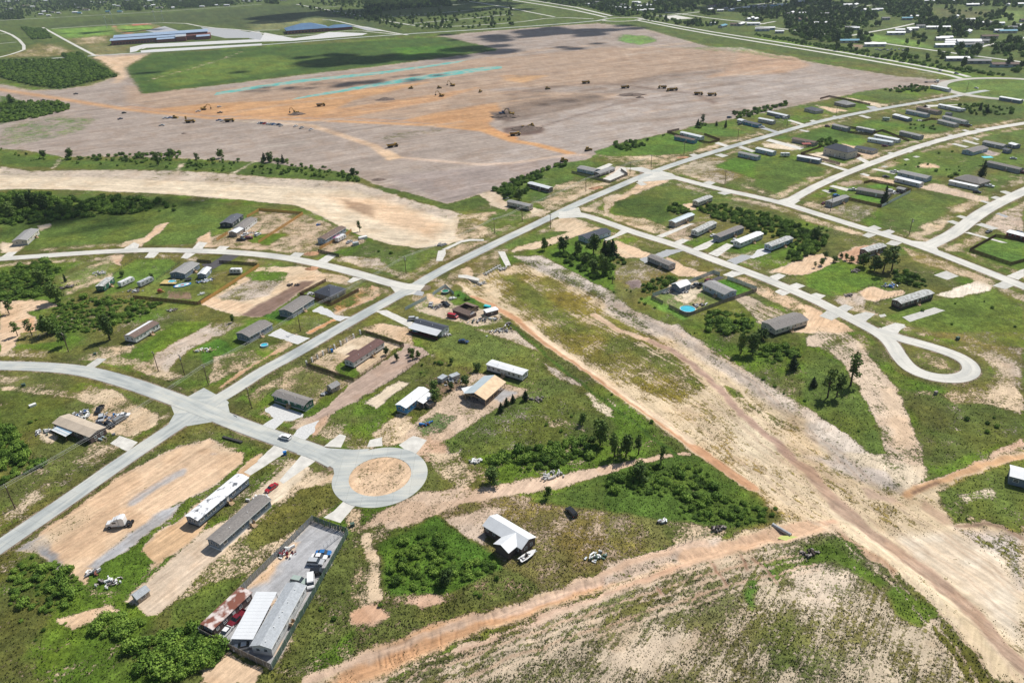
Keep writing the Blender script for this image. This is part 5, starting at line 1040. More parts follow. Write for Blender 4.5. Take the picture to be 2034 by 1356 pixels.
for k in range(9): part('rafter', RFT, rh, (L_ * .45 + k * L_ * .06, W_ * .45, 1.5), random.uniform(-.3, .3))
part('debris', None or MB().box(2, 4.5, 3, 5, 0, .5).box(5, 7, 2.8, 4.6, 0, .8).box(6, 8, 5, 7, 0, .3).box(8, 10, 3, 5, 0, .6).mesh('debris', (MATS['junk'],)), rh)
home('shed','flat white roofed shed right of the collapsed house','R3',(810,1205),(868,1190),(765,1160),'white_coat','brown_siding',sk=.1,hw=2.0,w=3.6,wins=1,door=False,vents=0,cat='shed',style='flat',L0=6)
home('house','pale blue house with a dark navy roof half hidden by dark trees','R3',(1775,505),(2000,430),(1718,480),'dark_shingle','paleblue_siding',sk=.3,w=7.6,wins=5,vents=1)
home('mobile_home','pale mobile home with a grey roof on bare sand beside the main road','R3',(1215,190),(1003,142),(1240,175),'mid_shingle','cream_siding',w=4.2,wins=5,cat='mobile home',skirt='skirt_dark')
R4H = [((905, 152), (1040, 98), (872, 140), 'faded_roof', 'cream_siding', 'grey roofed mobile home on a bare patch with brush behind it'), ((680, 350), (865, 272), (645, 332), 'bluegrey_metal', 'tan_siding', 'tan mobile home with a pale blue grey roof, upper left of the row'),
       ((900,442),(1078,352),(858,422),'faded_roof','white_siding','white mobile home with a blotchy roof, white car to its right'),((1110,492),(1340,398),(1068,472),'grey_shingle','bluegrey_siding','slate mobile home with a charcoal roof between two white cars'),
       ((1305,548),(1525,458),(1248,525),'white_coat','white_siding','mobile home with a gleaming white roof and pickup at its end'),((1605,582),(1810,503),(1560,565),'faded_roof','paleblue_siding','pale blue mobile home at the edge of the brush, gravel drive')]
for A, B, C_, rf_, wl_, lb_ in R4H: home('mobile_home', lb_, 'R4', A, B, C_, rf_, wl_, w=4.6, wins=6, cat='mobile home', group='mobile homes in a row on the loop road', skirt='skirt_dark' if 'faded' in rf_ else 'skirt')
home('mobile_home','dark taupe mobile home with steps standing on bare orange soil','R4',(620,768),(415,680),(672,738),'grey_shingle','grey_siding',w=4.8,wins=4,cat='mobile home',skirt='skirt_dark')
home('house','pale blue house with a grey roof in the fenced yard with the pool','R4',(1155,1050),(945,948),(1240,1018),'mid_shingle','paleblue_siding',w=7.6,wins=4,trim=1)
home('barn','dark blue barn with a white roof in the fenced yard','R4',(725,982),(803,952),(672,962),'white_metal','bluegrey_siding',sk=.1,hw=3.0,wins=1,cat='barn',vents=0,rise=1.3,L0=7.5,w=5.6)
home('house','wide beige double house with a charcoal roof at the end of the sandy lot','S4',(1640,132),(1950,35),(1532,62),'grey_shingle','cream_siding',w=8.4,wins=7,trim=1,skirt='skirt_dark')
home('mobile_home','small grey mobile home beside the side road, red car at its left end','R5',(240,152),(398,95),(190,138),'mid_shingle','grey_siding',w=4.5,wins=4,cat='mobile home')
home('mobile_home','brown mobile home partly behind tall thin trees on orange soil','R5',(572,615),(742,560),(513,595),'faded_roof','brown_siding',w=4.9,wins=5,cat='mobile home')
home('mobile_home','abandoned grey brown mobile home with a patchy roof in the grass','R5',(880,1103),(1180,1005),(825,1083),'faded_roof','brown_siding',w=4.9,wins=7,cat='mobile home',skirt='skirt_dark')
home('long_building','long red building with a white roof at the right edge','R5',(2080,480),(1862,422),(2120,462),'white_metal','red_siding',w=5,wins=4,cat='building',sk=.2)
home('barn','charcoal barn with a white roof at the right edge','B5',(1330,215),(1195,180),(1350,160),'white_metal','bluegrey_siding',w=6,wins=2,cat='barn',sk=.1,hw=3,vents=0)
# white cross-gabled building by the boat
t, L, W, tp, rs = home('long_barn', 'long white metal roofed building with a cross gable, boat parked beside', 'B3', (1000, 608), (778, 470), (1050, 550), 'white_metal', 'brown_siding', sk=.1, hw=2.9, w=6.0, wins=5, vents=0, rise=1.4, cat='barn')
part('wing_wall', MB().box(L * .18, L * .18 + 6, -3.2, 0, -.1, tp).mesh('wing_wall', (MATS['brown_siding'],)), t) if False else None
# --- mid distance homes: crop, A, B, C, roof, wall, width, style, label
MID=[('M3',(700,656),(572,628),(765,615),'mid_shingle','paleblue_siding',7.5,'gable','pale blue house with a grey roof, left of the pair in the fence'),('M3',(745,672),(865,628),(710,660),'mid_shingle','brown_siding',5,'gable','brown grey house in front of the pale blue one in the fence'),
       ('M3',(350,795),(190,752),(370,782),'white_metal','brown_siding',4.3,'gable','white roofed brown mobile home beside the bushy hedge'),('M3',(1530,390),(1370,352),(1553,374),'white_metal','white_siding',4.5,'gable','long white mobile home inside the narrow fenced strip'),
       ('M3',(1478,415),(1325,382),(1500,402),'brown_shingle','turq_siding',4.3,'gable','turquoise blue mobile home next to the narrow fenced strip'),('M3',(1968,545),(1820,512),(1985,528),'mid_shingle','paleblue_siding',4.5,'gable','grey mobile home at the edge of the open green lot'),
       ('M4',(128,496),(0,466),(160,482),'white_metal','paleblue_siding',4.6,'gable','white roofed mobile home next to the parked camper'),('M3',(1975,290),(1860,262),(1996,276),'slate_shingle','turq_siding',5,'gable','dark roofed blue home behind the round pool'),
       ('M3',(1850,258),(1815,248),(1865,245),'white_metal','white_siding',5,'gable','small white shed left of the dark roofed blue home'),('M4',(235,215),(88,182),(252,207),'white_metal','grey_siding',4.5,'gable','long white roofed home with two cars parked below'),
       ('M4',(130,258),(20,236),(147,250),'white_metal','cream_siding',4.4,'gable','cream mobile home just below the long white roofed one'),('M4',(455,178),(370,155),(505,163),'slate_shingle','cream_siding',9,'hip','small cream house with a pointed grey hip roof'),
       ('M4',(690,130),(597,108),(755,108),'mid_shingle','stone_wall',11,'hip','grey hip roofed house with brown fence behind'),('M4',(445,423),(275,390),(465,410),'brown_shingle','tan_siding',5,'gable','tan mobile home with a bright red awning'),
       ('M4',(690,312),(578,285),(710,300),'mid_shingle','grey_siding',4.6,'gable','grey mobile home at the left end of the cluttered strip'),('M4',(890,483),(748,457),(925,468),'dark_shingle','cream_siding',7.5,'gable','cream house with a dark roof right of the big white house'),
       ('M4',(480,556),(312,526),(496,545),'white_coat','bluegrey_siding',4.4,'gable','white roofed mobile home along the brown fence'),('M4',(1030,418),(848,387),(1050,407),'bluegrey_metal','white_siding',4.6,'gable','front one of two long white homes side by side'),
       ('M4',(1075,398),(895,362),(1090,388),'white_metal','white_siding',4.4,'gable','rear one of two long white homes side by side'),('M4',(1240,373),(1087,337),(1255,360),'mid_shingle','grey_siding',4.8,'gable','plain grey mobile home beside the dark fenced strip'),
       ('M4',(1290,207),(1135,174),(1307,197),'mid_shingle','paleblue_siding',5,'gable','pale blue mobile home in front of a taupe one'),('M4',(1375,185),(1215,152),(1390,176),'brown_shingle','tan_siding',6,'gable','taupe mobile home behind the pale blue one'),
       ('M4',(1535,162),(1380,131),(1552,152),'white_metal','white_siding',4.4,'gable','long white mobile home with a white camper at its end'),('M4',(1580,258),(1412,217),(1598,247),'mid_shingle','white_siding',5,'gable','grey roofed white home behind the red patch roof'),
       ('M4',(1505,280),(1375,247),(1525,270),'mid_shingle','cream_siding',5,'gable','cream home with a small red roof patch'),('M4',(2000,100),(1842,73),(2020,92),'white_metal','bluegrey_siding',4.5,'gable','white roofed mobile home near the right roundabout'),
       ('T4',(1455,697),(1322,670),(1470,687),'white_metal','white_siding',4.4,'gable','long white mobile home on the lot left of the roundabout'),('M4',(1640,492),(1757,460),(1565,474),'grey_shingle','paleblue_siding',8,'gable','pale blue house beside the mauve paved yard'),
       ('M4',(1870,445),(1715,413),(1890,433),'mid_shingle','grey_siding',6,'gable','long grey home behind the mauve paved yard'),('M4',(1990,629),(1745,572),(2012,613),'grey_shingle','grey_siding',5,'gable','long grey mobile home under the turquoise canopy'),
       ('M4',(1290,693),(1075,645),(1322,677),'mid_shingle','paleblue_siding',7,'gable','broad grey roofed home behind the white roofed one'),('M4',(1240,733),(1050,687),(1270,717),'white_metal','white_siding',4.5,'gable','white roofed home in front of the broad grey roofed one'),
       ('M4',(1690,735),(1500,690),(1755,700),'grey_shingle','stone_wall',12,'hip','large hip roofed brown house behind the long white shed'),('M4',(1665,757),(1460,712),(1690,747),'white_metal','white_siding',3.4,'flat','long narrow white shed in front of the hip roofed house'),
       ('M4',(1000,820),(762,777),(1035,803),'grey_shingle','tan_siding',6,'gable','taupe roofed home with a dark conifer at its corner'),('M4',(1120,780),(1065,767),(1140,770),'mid_shingle','brown_siding',4,'gable','small brown shed beside the white fence'),
       ('M4',(1080,216),(1036,206),(1104,204),'white_metal','grey_siding',6,'gable','square white roofed shed, left of two'),('M4',(1150,236),(1086,218),(1168,222),'white_metal','bluegrey_siding',5,'gable','low white roofed shed, right of two'),
       ('M4',(1470,198),(1435,192),(1485,190),'slate_shingle','grey_siding',4,'gable','tiny dark shed beside the grey roofed white home'),('M4',(885,325),(760,300),(900,318),'faded_roof','grey_siding',4,'flat','cluttered long shed with patched white roof'),
       ('M4',(1960,440),(1910,425),(1990,432),'white_metal','bluegrey_siding',5,'gable','white roofed garage right of the mauve yard'),('M4',(1910,478),(1868,468),(1925,465),'slate_shingle','bluegrey_siding',4,'gable','small dark shed on the mauve yard')]
for c, A, B, C_, rf_, wl_, w_, st, lb_ in MID:
    cat_ = 'shed' if 'shed' in lb_ else 'mobile home' if 'mobile' in lb_ else 'garage' if 'garage' in lb_ else 'house'
    home({'shed': 'shed','mobile home': 'mobile_home','garage': 'garage','house': 'house'}[cat_],lb_,c,A,B,C_,rf_,wl_,w=w_,style=st,wins=2 if cat_ == 'shed' else 4,cat=cat_,sk=.5 if cat_ == 'mobile home' else .1,vents=0,trim=st != 'flat',door=cat_ != 'shed')
home('big_house','two storey white house with a dark blue hip roof in a fenced yard','M4',(690,524),(512,482),(742,500),'dark_shingle','cream_siding',w=12,hw=5.4,sk=.1,style='hip',rise=3.2,wins=5,vents=0)
pa = thing('red_awning', 'bright red awning in front of the tan mobile home', 'awning', P('M4', 385, 425), 0); canopy(pa, -3.5, 3.5, -2, 2, 2.3, 2.7, 'red_siding', 3)
pa = thing('turquoise_canopy', 'turquoise canopy standing at the corner of the long grey home', 'canopy', P('M4', 1742, 560), 0); canopy(pa, -3.5, 3.5, -2, 2, 5.3, 5.5, 'turq_plastic', 2, postm='wood_dark')
# cross gable wing and ridge of the white metal building
def wing():
    rt_ = t_wb; Lw, Ww, tpw, rsw = wb
    x = Lw * .70
    m_ = MB()
    m_.box(x - 2.6, x + 2.6, -3.4, 0, -.1, tpw)
    part('wing_wall', m_.mesh('wing_wall', (MATS['brown_siding'],)), rt_)
    r_ = MB()
    for xa, za, xb, zb in ((x - 3, tpw - .1, x, tpw + 1.3), (x, tpw + 1.3, x + 3, tpw - .1)):
        r_.hexa([(xa, -3.8, za), (xb, -3.8, zb), (xb, Ww / 2, zb), (xa, Ww / 2, za), (xa, -3.8, za + .12), (xb, -3.8, zb + .12), (xb, Ww / 2, zb + .12), (xa, Ww / 2, za + .12)])
    part('wing_roof', r_.mesh('wing_roof', (MATS['white_metal'],)), rt_)
t_wb = [o for o in bpy.data.objects if o.get('label', '').startswith('long white metal roofed building')][0]
o_, rz_, L_, W_ = frame_of('B3', (1000, 608), (778, 470), (1050, 550), 6.0); wb = (L_, 6.0, .1 + 2.9, 1.4); wing()
# ------------------------------------------------------------------ fences
def panel_mesh(kind, L, h):
    mb = MB()
    if kind == 'rail':
        for z in (.25, .7, 1.15, 1.6): mb.box(0, L, -.02, .02, z * h / 1.8 - .07, z * h / 1.8 + .07)
    elif kind == 'wire':
        for z in (.4, .75, 1.1): mb.box(0, L, -.012, .012, z - .012, z + .012)
    elif kind == 'metal':
        n = 5
        for i in range(n): mb.box(L * i / n + .02, L * (i + 1) / n - .02, -.02 + (.015 if i % 2 else 0), .02 + (.015 if i % 2 else 0), .05, h)
        mb.box(0, L, -.05, -.02, h - .1, h)
    else:
        n = 8
        for i in range(n): mb.box(L * i / n + .015, L * (i + 1) / n - .015, -.012, .012, .04, h - (.04 if i % 3 == 1 else 0))
        mb.box(0, L, .012, .05, .35, .44); mb.box(0, L, .012, .05, h - .45, h - .36)
    return mb.mesh('panel')
def fence(label, c, pts, kind='board', m='wood_brown', h=1.85, step=2.44, postm=None, posth=None, r=.05, name='fence', ends=True):
    Q = [Vector(P(c, *p)) for p in pts]
    root = thing(name, label, 'fence', Q[0])
    z00 = root.location.z
    pm = cached(('fpost', r), lambda: MB().box(-r, r, -r, r, 0, 1).mesh('post'))
    for a, b_ in zip(Q[:-1], Q[1:]):
        d = b_ - a; L = d.length; n = max(1, round(L / step)); st = L / n; an = math.atan2(d.y, d.x); key = (kind, round(h, 2))
        me_ = cached(('panel',) + key, lambda: panel_mesh(kind, 1.0, h))
        for k in range(n + 1):
            p = a.lerp(b_, k / n); zz = gz(p.x, p.y)
            if k < n:
                part('panel', me_, root, (p.x - Q[0].x, p.y - Q[0].y, zz - z00), an, (st - .02, 1, 1), MATS[m])
            if k < n or ends: part('post', pm, root, (p.x - Q[0].x, p.y - Q[0].y, zz - z00), an, (1, 1, posth or h + .05), MATS[postm or m])
    return root
fence('tall grey metal fence round three sides of the gravel yard','B2',[(172,1062),(400,836),(620,618),(838,400)],'metal','fence_metal',2.3,2.6,'galv')
fence('dark mesh covered entrance fence at the top of the gravel yard','B2',[(842,402),(940,440),(1040,472)],'metal','mesh_green',2.3,2.6,'galv')
fence('green mesh fence on the right side of the gravel yard','B2',[(1046,478),(900,740),(760,990),(600,1276)],'metal','mesh_green',2.2,2.6,'galv')
fence('rust stained fence along the lower end of the gravel yard','B2',[(596,1278),(460,1215),(330,1150),(172,1068)],'metal','wood_grey',2.2,2.6,'galv')
fence('dark board fence along the lower left side of the maroon roofed home','S2',[(1015,425),(1250,500),(1465,572)],'board','wood_dark',1.9)
fence('brown rail fence along the right side of the maroon roofed home','S2',[(1470,570),(1700,405),(1950,238)],'rail','wood_brown',1.8)
fence('dark board fence behind the maroon roofed home','S2',[(1948,232),(1760,170),(1590,112),(1540,118)],'board','wood_dark',1.9)
fence('brown slatted street fence with white columns','S2',[(1015,412),(1120,350),(1225,290),(1400,190),(1530,115)],'rail','wood_brown',1.7,4.2,'trim',2.2,r=.28)
fence('dark short fence at the left corner of the pool yard','R4',[(455,1030),(565,1085)],'board','wood_grey')
fence('dark fence along the bottom of the pool yard and the lawn','R4',[(620,1118),(800,1205),(1110,1088),(1465,965)],'board','wood_grey')
fence('pale blue fence behind the green lawn','R4',[(1465,952),(1320,895),(1185,848)],'board','fence_paleblue',2.0)
fence('pale blue fence along the upper left of the pool yard','R4',[(1110,812),(1050,792),(800,890),(465,1015)],'board','fence_paleblue',2.0)
fence('fresh orange board fence left of the tan garage','R2',[(150,475),(255,412)],'board','wood_new')
fence('fresh orange board fence enclosing the sandy yard behind the twin houses','R2',[(440,255),(560,188),(980,222),(760,365),(550,500)],'board','wood_new')
fence('fresh orange fence below the yellow pool deck','R1',[(1285,1030),(1600,1060),(1905,1092),(2034,1015)],'board','wood_brown')
fence('long fresh orange fence running up beside the bare orange lot','R2',[(0,1085),(280,905),(560,722)],'board','wood_new')
fence('dark fence above the small camper lawn','R2',[(175,692),(360,702),(540,718)],'board','wood_dark')
fence('short dark hedge fence over the paved drive','R2',[(-40,682),(95,692)],'board','wood_dark')
fence('brown board fence left of the dark blue hip roofed house','R2',[(950,1000),(1200,870)],'board','wood_brown')
fence('brown board fence round the lower corner of the dark blue hip roofed house','R2',[(950,1004),(1250,1102),(1515,962)],'board','wood_brown')
fence('black board fence at the front of the rust roofed home','R2',[(1125,585),(1325,630)],'board','skirt_dark')
fence('orange board fence beside the rust roofed home','R2',[(1140,560),(1285,480)],'board','wood_new')
fence('short orange fence behind the magenta awning','R2',[(1395,425),(1445,385)],'board','wood_new')
fence('thin grey wire fence right of the white camper','R2',[(1325,628),(1590,472)],'wire','wood_grey',1.3,2.0)
fence('white panel fence round the green pool corner','R3',[(290,1002),(410,922),(492,995)],'board','fence_paleblue',1.8)
fence('white and grey panel fence beside the driveway','R3',[(25,1145),(230,1038)],'board','fence_paleblue',1.8)
fence('dark brown fence enclosing an empty square of grass at the right','R5',[(2120,480),(1940,452),(1765,425),(1525,557),(1720,625),(1910,690),(2080,640)],'board','wood_brown')
fence('brown fence below the lawn of the taupe roofed home','R5',[(400,80),(705,152)],'board','wood_brown')
fence('white fence running up beside the dark conifer','R5',[(705,150),(975,12)],'board','trim')
fence('grey brown fence round the yard of the two houses near the crossroads','M3',[(530,640),(680,680),(830,718),(965,658),(912,622)],'board','wood_grey')
fence('brown fence round the narrow strip of the long white home','M3',[(1365,308),(1272,328),(1400,368)],'board','wood_brown'); fence('brown fence at the street end of the narrow strip','M3',[(1520,400),(1600,412),(1680,390),(1560,345)],'board','wood_brown')
fence('brown fence in front of the big white house','M4',[(345,487),(500,525),(640,562)],'board','wood_brown'); fence('brown fence left of the big white house','M4',[(345,485),(430,455),(500,432)],'board','wood_brown'); fence('brown fence right of the big white house','M4',[(735,478),(795,500),(760,515)],'board','wood_brown')
fence('brown fence behind the grey hip roofed house','M4',[(490,68),(560,50),(720,80),(870,112)],'board','wood_brown'); fence('dark fence beside the empty sandy strip','M4',[(905,325),(960,308),(1165,388)],'board','wood_brown')
fence('dark fence round the cluttered strip of sheds','M4',[(575,290),(600,268),(760,292),(905,322),(880,342),(700,320)],'board','wood_dark'); fence('orange brown fence around the red patch home','M4',[(1260,238),(1330,222),(1380,225)],'board','wood_brown')
fence('orange brown fence behind the taupe roofed home','M4',[(820,705),(885,690),(1030,722),(1180,762)],'board','wood_brown'); fence('brown fence at the right end of the red patch home','M4',[(1520,262),(1560,270),(1620,280)],'board','wood_brown')
fence('sagging wire fence left of the teal mobile home','R1',[(1090,805),(1290,652),(1640,662)],'wire','mesh_green',1.4,2.4); fence('wire fence between the camper yard and the pool deck yard','R1',[(1480,872),(1610,780),(1730,690)],'wire','mesh_green',1.4,2.4)
fence('wire fence behind the green brush patch','R1',[(780,1025),(1030,1020),(1285,1028)],'wire','mesh_green',1.4,2.4)
fence('long wire fence beside the bare brown strip','S2',[(1220,905),(1500,770),(1800,580),(2034,435)],'wire','pole_wood',1.3,3.0); fence('wire fence continuing beside the four young trees','S3',[(0,480),(240,310)],'wire','pole_wood',1.3,3.0)
fence('wire fence below the abandoned home lot','R5',[(480,930),(620,880),(760,842)],'wire','pole_wood',1.3,2.5); fence('wire fence above the abandoned home','R5',[(560,1075),(760,1000),(950,930)],'wire','pole_wood',1.3,2.5)
fence('wire fence on the edge of the eroded bank','B4',[(400,560),(560,500),(700,455)],'wire','mesh_green',1.5,2.2); fence('leaning wire fence beside the blue home','S3',[(0,760),(200,600),(430,400)],'wire','pole_wood',1.3,2.5)
# folded gate frame lying open in the gravel yard
gt = thing('yard_gate', 'open steel gate frame leaning inside the gravel yard', 'gate', P('B2', 905, 570), math.atan2(*(Vector(P('B2', 985, 505)) - Vector(P('B2', 905, 570))).yx))
BAR = cached('bar', lambda: MB().box(0, 1, -.03, .03, -.03, .03).mesh('bar', (MATS['galv'],))); VB = cached('vbar', lambda: MB().box(-.03, .03, -.03, .03, 0, 2.1).mesh('bar', (MATS['galv'],)))
for z in (.15, .8, 1.45, 2.1): part('bar', BAR, gt, (0, 0, z), 0, (7, 1, 1))
for x in (0, 1.4, 2.8, 4.2, 5.6, 7): part('bar', VB, gt, (x, 0, .05))
# ------------------------------------------------------------------ power poles and lines
POLES=[('B1',90,325,'wooden power pole at the left edge by the dark trees'),('S1',2005,605,'wooden power pole left of the main road near the crossroads'),('R2',955,1345,'wooden power pole in front of the slate blue house'),('R2',1970,785,'wooden power pole north of the west road junction'),
         ('R3',883,405,'wooden power pole above the culvert'),('R3',1150,290,'wooden power pole below the mobile home on sand'),('M3',640,785,'wooden power pole below the fenced pair of houses'),('M3',983,655,'wooden power pole at the corner of the fenced pair'),
         ('M3',1147,598,'wooden power pole across the street from the fenced pair'),('M3',1402,502,'wooden power pole by the green lot beside the turquoise home'),('M3',1820,387,'wooden power pole near the white panel driveway'),('M4',240,268,'power pole by the cars of the white roofed home'),
         ('M4',612,186,'power pole in front of the orange soil patch'),('S1',1525,472,'lone light topped pole on the pink bare patch'),('S1',1775,502,'pole with a transformer between two others'),('S1',660,282,'thin dark pole beside the bare thicket, curved road below'),
         ('S2',483,828,'wooden power pole left of the dark green home'),('R3',1421,362,'wooden power pole right of the main road'),('M3',1720,728,'wooden power pole on the grey grass lot'),('R5',232,187,'wooden power pole below the small grey home'),
         ('R5',965,402,'wooden power pole in the middle of the green lot'),('T4',1600,692,'wooden power pole left of the big roundabout'),('R4',78,890,'short wooden pole at the corner of the mown lot')]
PH = 9.6
polem = MB().tube((0, 0, -.3), (0, 0, PH), .20, .13, 8).mesh('pole_shaft', (MATS['pole_wood'],)); armm = MB().box(-1.25, 1.25, -.08, .08, PH - .75, PH - .57).mesh('crossarm', (MATS['wood_grey'],))
insm = MB().tube((0, 0, 0), (0, 0, .28), .07, n=6).mesh('insulator', (MATS['trim'],)); trm = MB().tube((.4, 0, PH - 2.2), (.4, 0, PH - 1.3), .24, n=8).mesh('transformer', (MATS['galv'],))
PT = []
LINE = [0, 1, 2, 3, 4, 5, 6, 7, 8]
for i, (c, x, y, lb_) in enumerate(POLES):
    xy = P(c, x, y); PT.append(xy)
    t = thing('power_pole', lb_, 'power pole', xy, math.radians(-42), 'power poles along the roads'); sc_ = .45 if 'short' in lb_ else 1
    part('shaft', polem, t, sc=(1, 1, sc_))
    if sc_ == 1:
        a_ = part('crossarm', armm, t)
        for k in (-1.1, -.4, .4, 1.1): part('insulator', insm, a_, (k, 0, PH - .57))
        if i in (14, 3, 20): part('transformer', trm, t)
def wires(label, seq):
    mb = MB()
    for a, b_ in zip(seq[:-1], seq[1:]):
        a, b_ = Vector(a), Vector(b_)
        for off in (-1.0, -.3, .9):
            nn = Vector((math.cos(R(-42)), math.sin(R(-42)))) * off; pr = None
            for k in range(9):
                u = k / 8; p = a.lerp(b_, u); q = (p.x + nn.x, p.y + nn.y, PH - .3 - 1.1 * 4 * u * (1 - u))
                if pr: mb.tube(pr, q, .035, n=3, cap=False)
                pr = q
    me_ = mb.mesh('power_line', (mat('wire', (.35, .36, .36), .5),)); o = bpy.data.objects.new('power_line', me_); COL.objects.link(o); tag(o, label, 'power line')
wires('sagging power lines strung along the main road up to the crossroads', [P('B1', -500, 560)] + [PT[i] for i in LINE])
# ------------------------------------------------------------------ vehicles
WHL = MB().tube((0, -.11, 0), (0, .11, 0), .35, n=12).mesh('wheel', (MATS['rubber'],)); HUB = MB().tube((0, -.125, 0), (0, .125, 0), .19, n=8).mesh('hub', (MATS['paint_silver'],))
LAMP = MB().box(-.04, .04, -.16, .16, -.07, .07).mesh('headlight', (MATS['trim'],)); TAIL = MB().box(-.04, .04, -.12, .12, -.1, .1).mesh('tail_light', (MATS['paint_red'],))
def carmesh(kind):
    b_, g_, r_ = MB(), MB(), MB()
    if kind == 'sedan':
        L, W = 4.7, 1.8; b_.extr([(-2.35, .35), (2.3, .35), (2.35, .62), (2.1, .82), (1.2, .92), (-1.75, .98), (-2.3, .92)], -.9, .9)
        g_.extr([(-1.65, .95), (1.25, .9), (.45, 1.38), (-1.0, 1.38)], -.82, .82, inset=.12, zin=1.2); r_.extr([(-1.0, 1.37), (.42, 1.37), (.35, 1.44), (-.9, 1.44)], -.7, .7)
    elif kind == 'suv':
        L, W = 4.8, 1.95; b_.extr([(-2.35, .4), (2.35, .4), (2.4, .8), (2.2, 1.02), (1.2, 1.1), (-2.3, 1.12), (-2.4, .9)], -.97, .97)
        g_.extr([(-2.3, 1.1), (1.25, 1.06), (.6, 1.68), (-2.05, 1.68)], -.9, .9, inset=.12, zin=1.4); r_.extr([(-2.1, 1.67), (.6, 1.67), (.5, 1.76), (-1.95, 1.76)], -.8, .8)
    elif kind == 'pickup':
        L, W = 5.7, 2.0; b_.extr([(-2.85, .5), (2.85, .5), (2.9, .95), (2.7, 1.12), (1.5, 1.18), (-.55, 1.18), (-.55, .75), (-2.8, .75)], -1, 1)
        b_.box(-2.85, -.55, -1, -.92, .75, 1.15); b_.box(-2.85, -.55, .92, 1, .75, 1.15); b_.box(-2.9, -2.82, -.92, .92, .7, 1.13)
        g_.extr([(-.55, 1.16), (1.5, 1.16), (.85, 1.78), (-.45, 1.78)], -.92, .92, inset=.12, zin=1.4); r_.extr([(-.5, 1.77), (.85, 1.77), (.75, 1.85), (-.42, 1.85)], -.8, .8)
    else:
        L, W = 5.2, 2.0; b_.extr([(-2.6, .4), (2.6, .4), (2.6, .9), (2.2, 1.15), (1.8, 1.2), (-2.6, 1.25)], -1, 1); g_.extr([(-2.55, 1.22), (2.0, 1.15), (1.35, 1.8), (-2.5, 1.8)], -.96, .96, inset=.06, zin=1.4); r_.extr([(-2.55, 1.79), (1.4, 1.79), (1.2, 2.0), (-2.5, 2.0)], -.9, .9)
    return b_.mesh('body'), g_.mesh('windows'), r_.mesh('roof'), L, W
def vehicle(kind, paintn, xy, rz, label, group=None, roof=None, detail=True):
    bm_, gm_, rm_, L, W = cached(('car', kind), lambda: carmesh(kind))
    t = thing({'sedan': 'car', 'suv': 'car', 'pickup': 'pickup_truck', 'van': 'van'}[kind], label, {'sedan': 'car', 'suv': 'car', 'pickup': 'pickup', 'van': 'van'}[kind], xy, rz, group)
    part('body', bm_, t, mat=MATS['paint_' + paintn]); part('windows', gm_, t, mat=MATS['pane']); part('roof', rm_, t, mat=MATS['paint_' + (roof or paintn)])
    for sx in (-.31, .31):
        for sy in (-1, 1):
            w_ = part('wheel', WHL, t, (L * sx, sy * (W / 2 - .1), .35))
            if detail: part('hub', HUB, w_)
    if detail:
        for sy in (-1, 1): part('headlight', LAMP, t, (L / 2 - .02, sy * W * .36, .75)); part('tail_light', TAIL, t, (-L / 2 + .02, sy * W * .4, .85))
    return t
def car2(kind, pn, c, A, B, label, **k):
    """A tail, B nose: ground points under both ends"""
    a, b_ = Vector(P(c, *A)), Vector(P(c, *B)); d = b_ - a
    return vehicle(kind, pn, (a + b_) / 2, math.atan2(d.y, d.x), label, **k)
car2('sedan','red','B2',(622,190),(566,232),'bright red car on the pale drive behind the long grey home')
car2('suv','white','S2',(850,1128),(768,1108),'white roofed red car driving on the road to the turning circle')
car2('suv','black','B3',(1312,378),(1275,335),'black car parked alone on the dry lawn')
car2('suv','silver','B2',(815,650),(895,655),'silver estate car, lowest of the three parked by the gate'); car2('sedan','white','B2',(840,618),(915,622),'white car between the silver and the blue one'); car2('sedan','blue','B2',(872,598),(930,598),'blue car nearest the yard gate')
car2('suv','palegreen','B2',(720,755),(795,770),'pale car at the upper end of the long grey shingled house'); car2('van','white','B2',(828,735),(828,800),'white van at the yard fence beside the pale car'); car2('suv','black','B2',(845,712),(895,708),'black car loaded with odds and ends at the yard fence')
car2('pickup','darkred','B2',(425,955),(365,1015),'dark red pickup beside the rusty roofed home'); car2('sedan','white','B2',(350,1035),(298,1095),'white car in front of the dark red pickup'); car2('sedan','white','B2',(440,1145),(415,1150),'white car under the carport roof')
car2('pickup','black','S1',(985,820),(940,885),'black pickup among junk behind the tan roofed cabin'); car2('suv','black','S1',(940,985),(1010,1035),'black car nearest the tan roofed cabin'); car2('suv','black','S1',(1030,985),(1090,1010),'dark car between the black car and the tarp'); car2('van','grey','S1',(1110,980),(1210,920),'big dark covered vehicle at the right of the junk yard')
car2('suv','silver','S1',(985,910),(975,965),'silver blue car among junk beside the cabin'); car2('sedan','white','S1',(1160,905),(1225,900),'white car top right of the junk yard')
car2('van','red','R3',(440,1205),(525,1222),'red van beside the collapsed house'); car2('sedan','silver','R3',(268,1110),(275,1080),'silver car on the orange drive by the white fence'); car2('pickup','black','R3',(385,1080),(440,1110),'black pickup left of the collapsed house')
car2('suv','silver','R3',(75,1238),(130,1235),'silver car at the left end of the white porch roof'); car2('sedan','red','S3',(185,110),(250,125),'pinkish red car in front of the maroon porch'); car2('sedan','navy','S3',(555,188),(618,198),'small dark blue car alone on the lawn')
car2('suv','white','R2',(515,440),(575,410),'white car by the orange fence of the twin houses'); car2('suv','darkred','R2',(425,462),(495,455),'dark red car in front of the tan garage'); car2('pickup','black','R2',(350,475),(425,472),'black pickup in front of the tan garage'); car2('pickup','white','R2',(390,440),(450,415),'white pickup beside the tan garage')
car2('sedan','silver','R2',(1395,508),(1455,480),'silver car next to the white camper'); car2('sedan','white','R4',(1028,440),(1078,425),'white car at the end of the slate mobile home'); car2('pickup','white','R4',(1222,505),(1280,465),'white pickup at the end of the gleaming white roofed home')
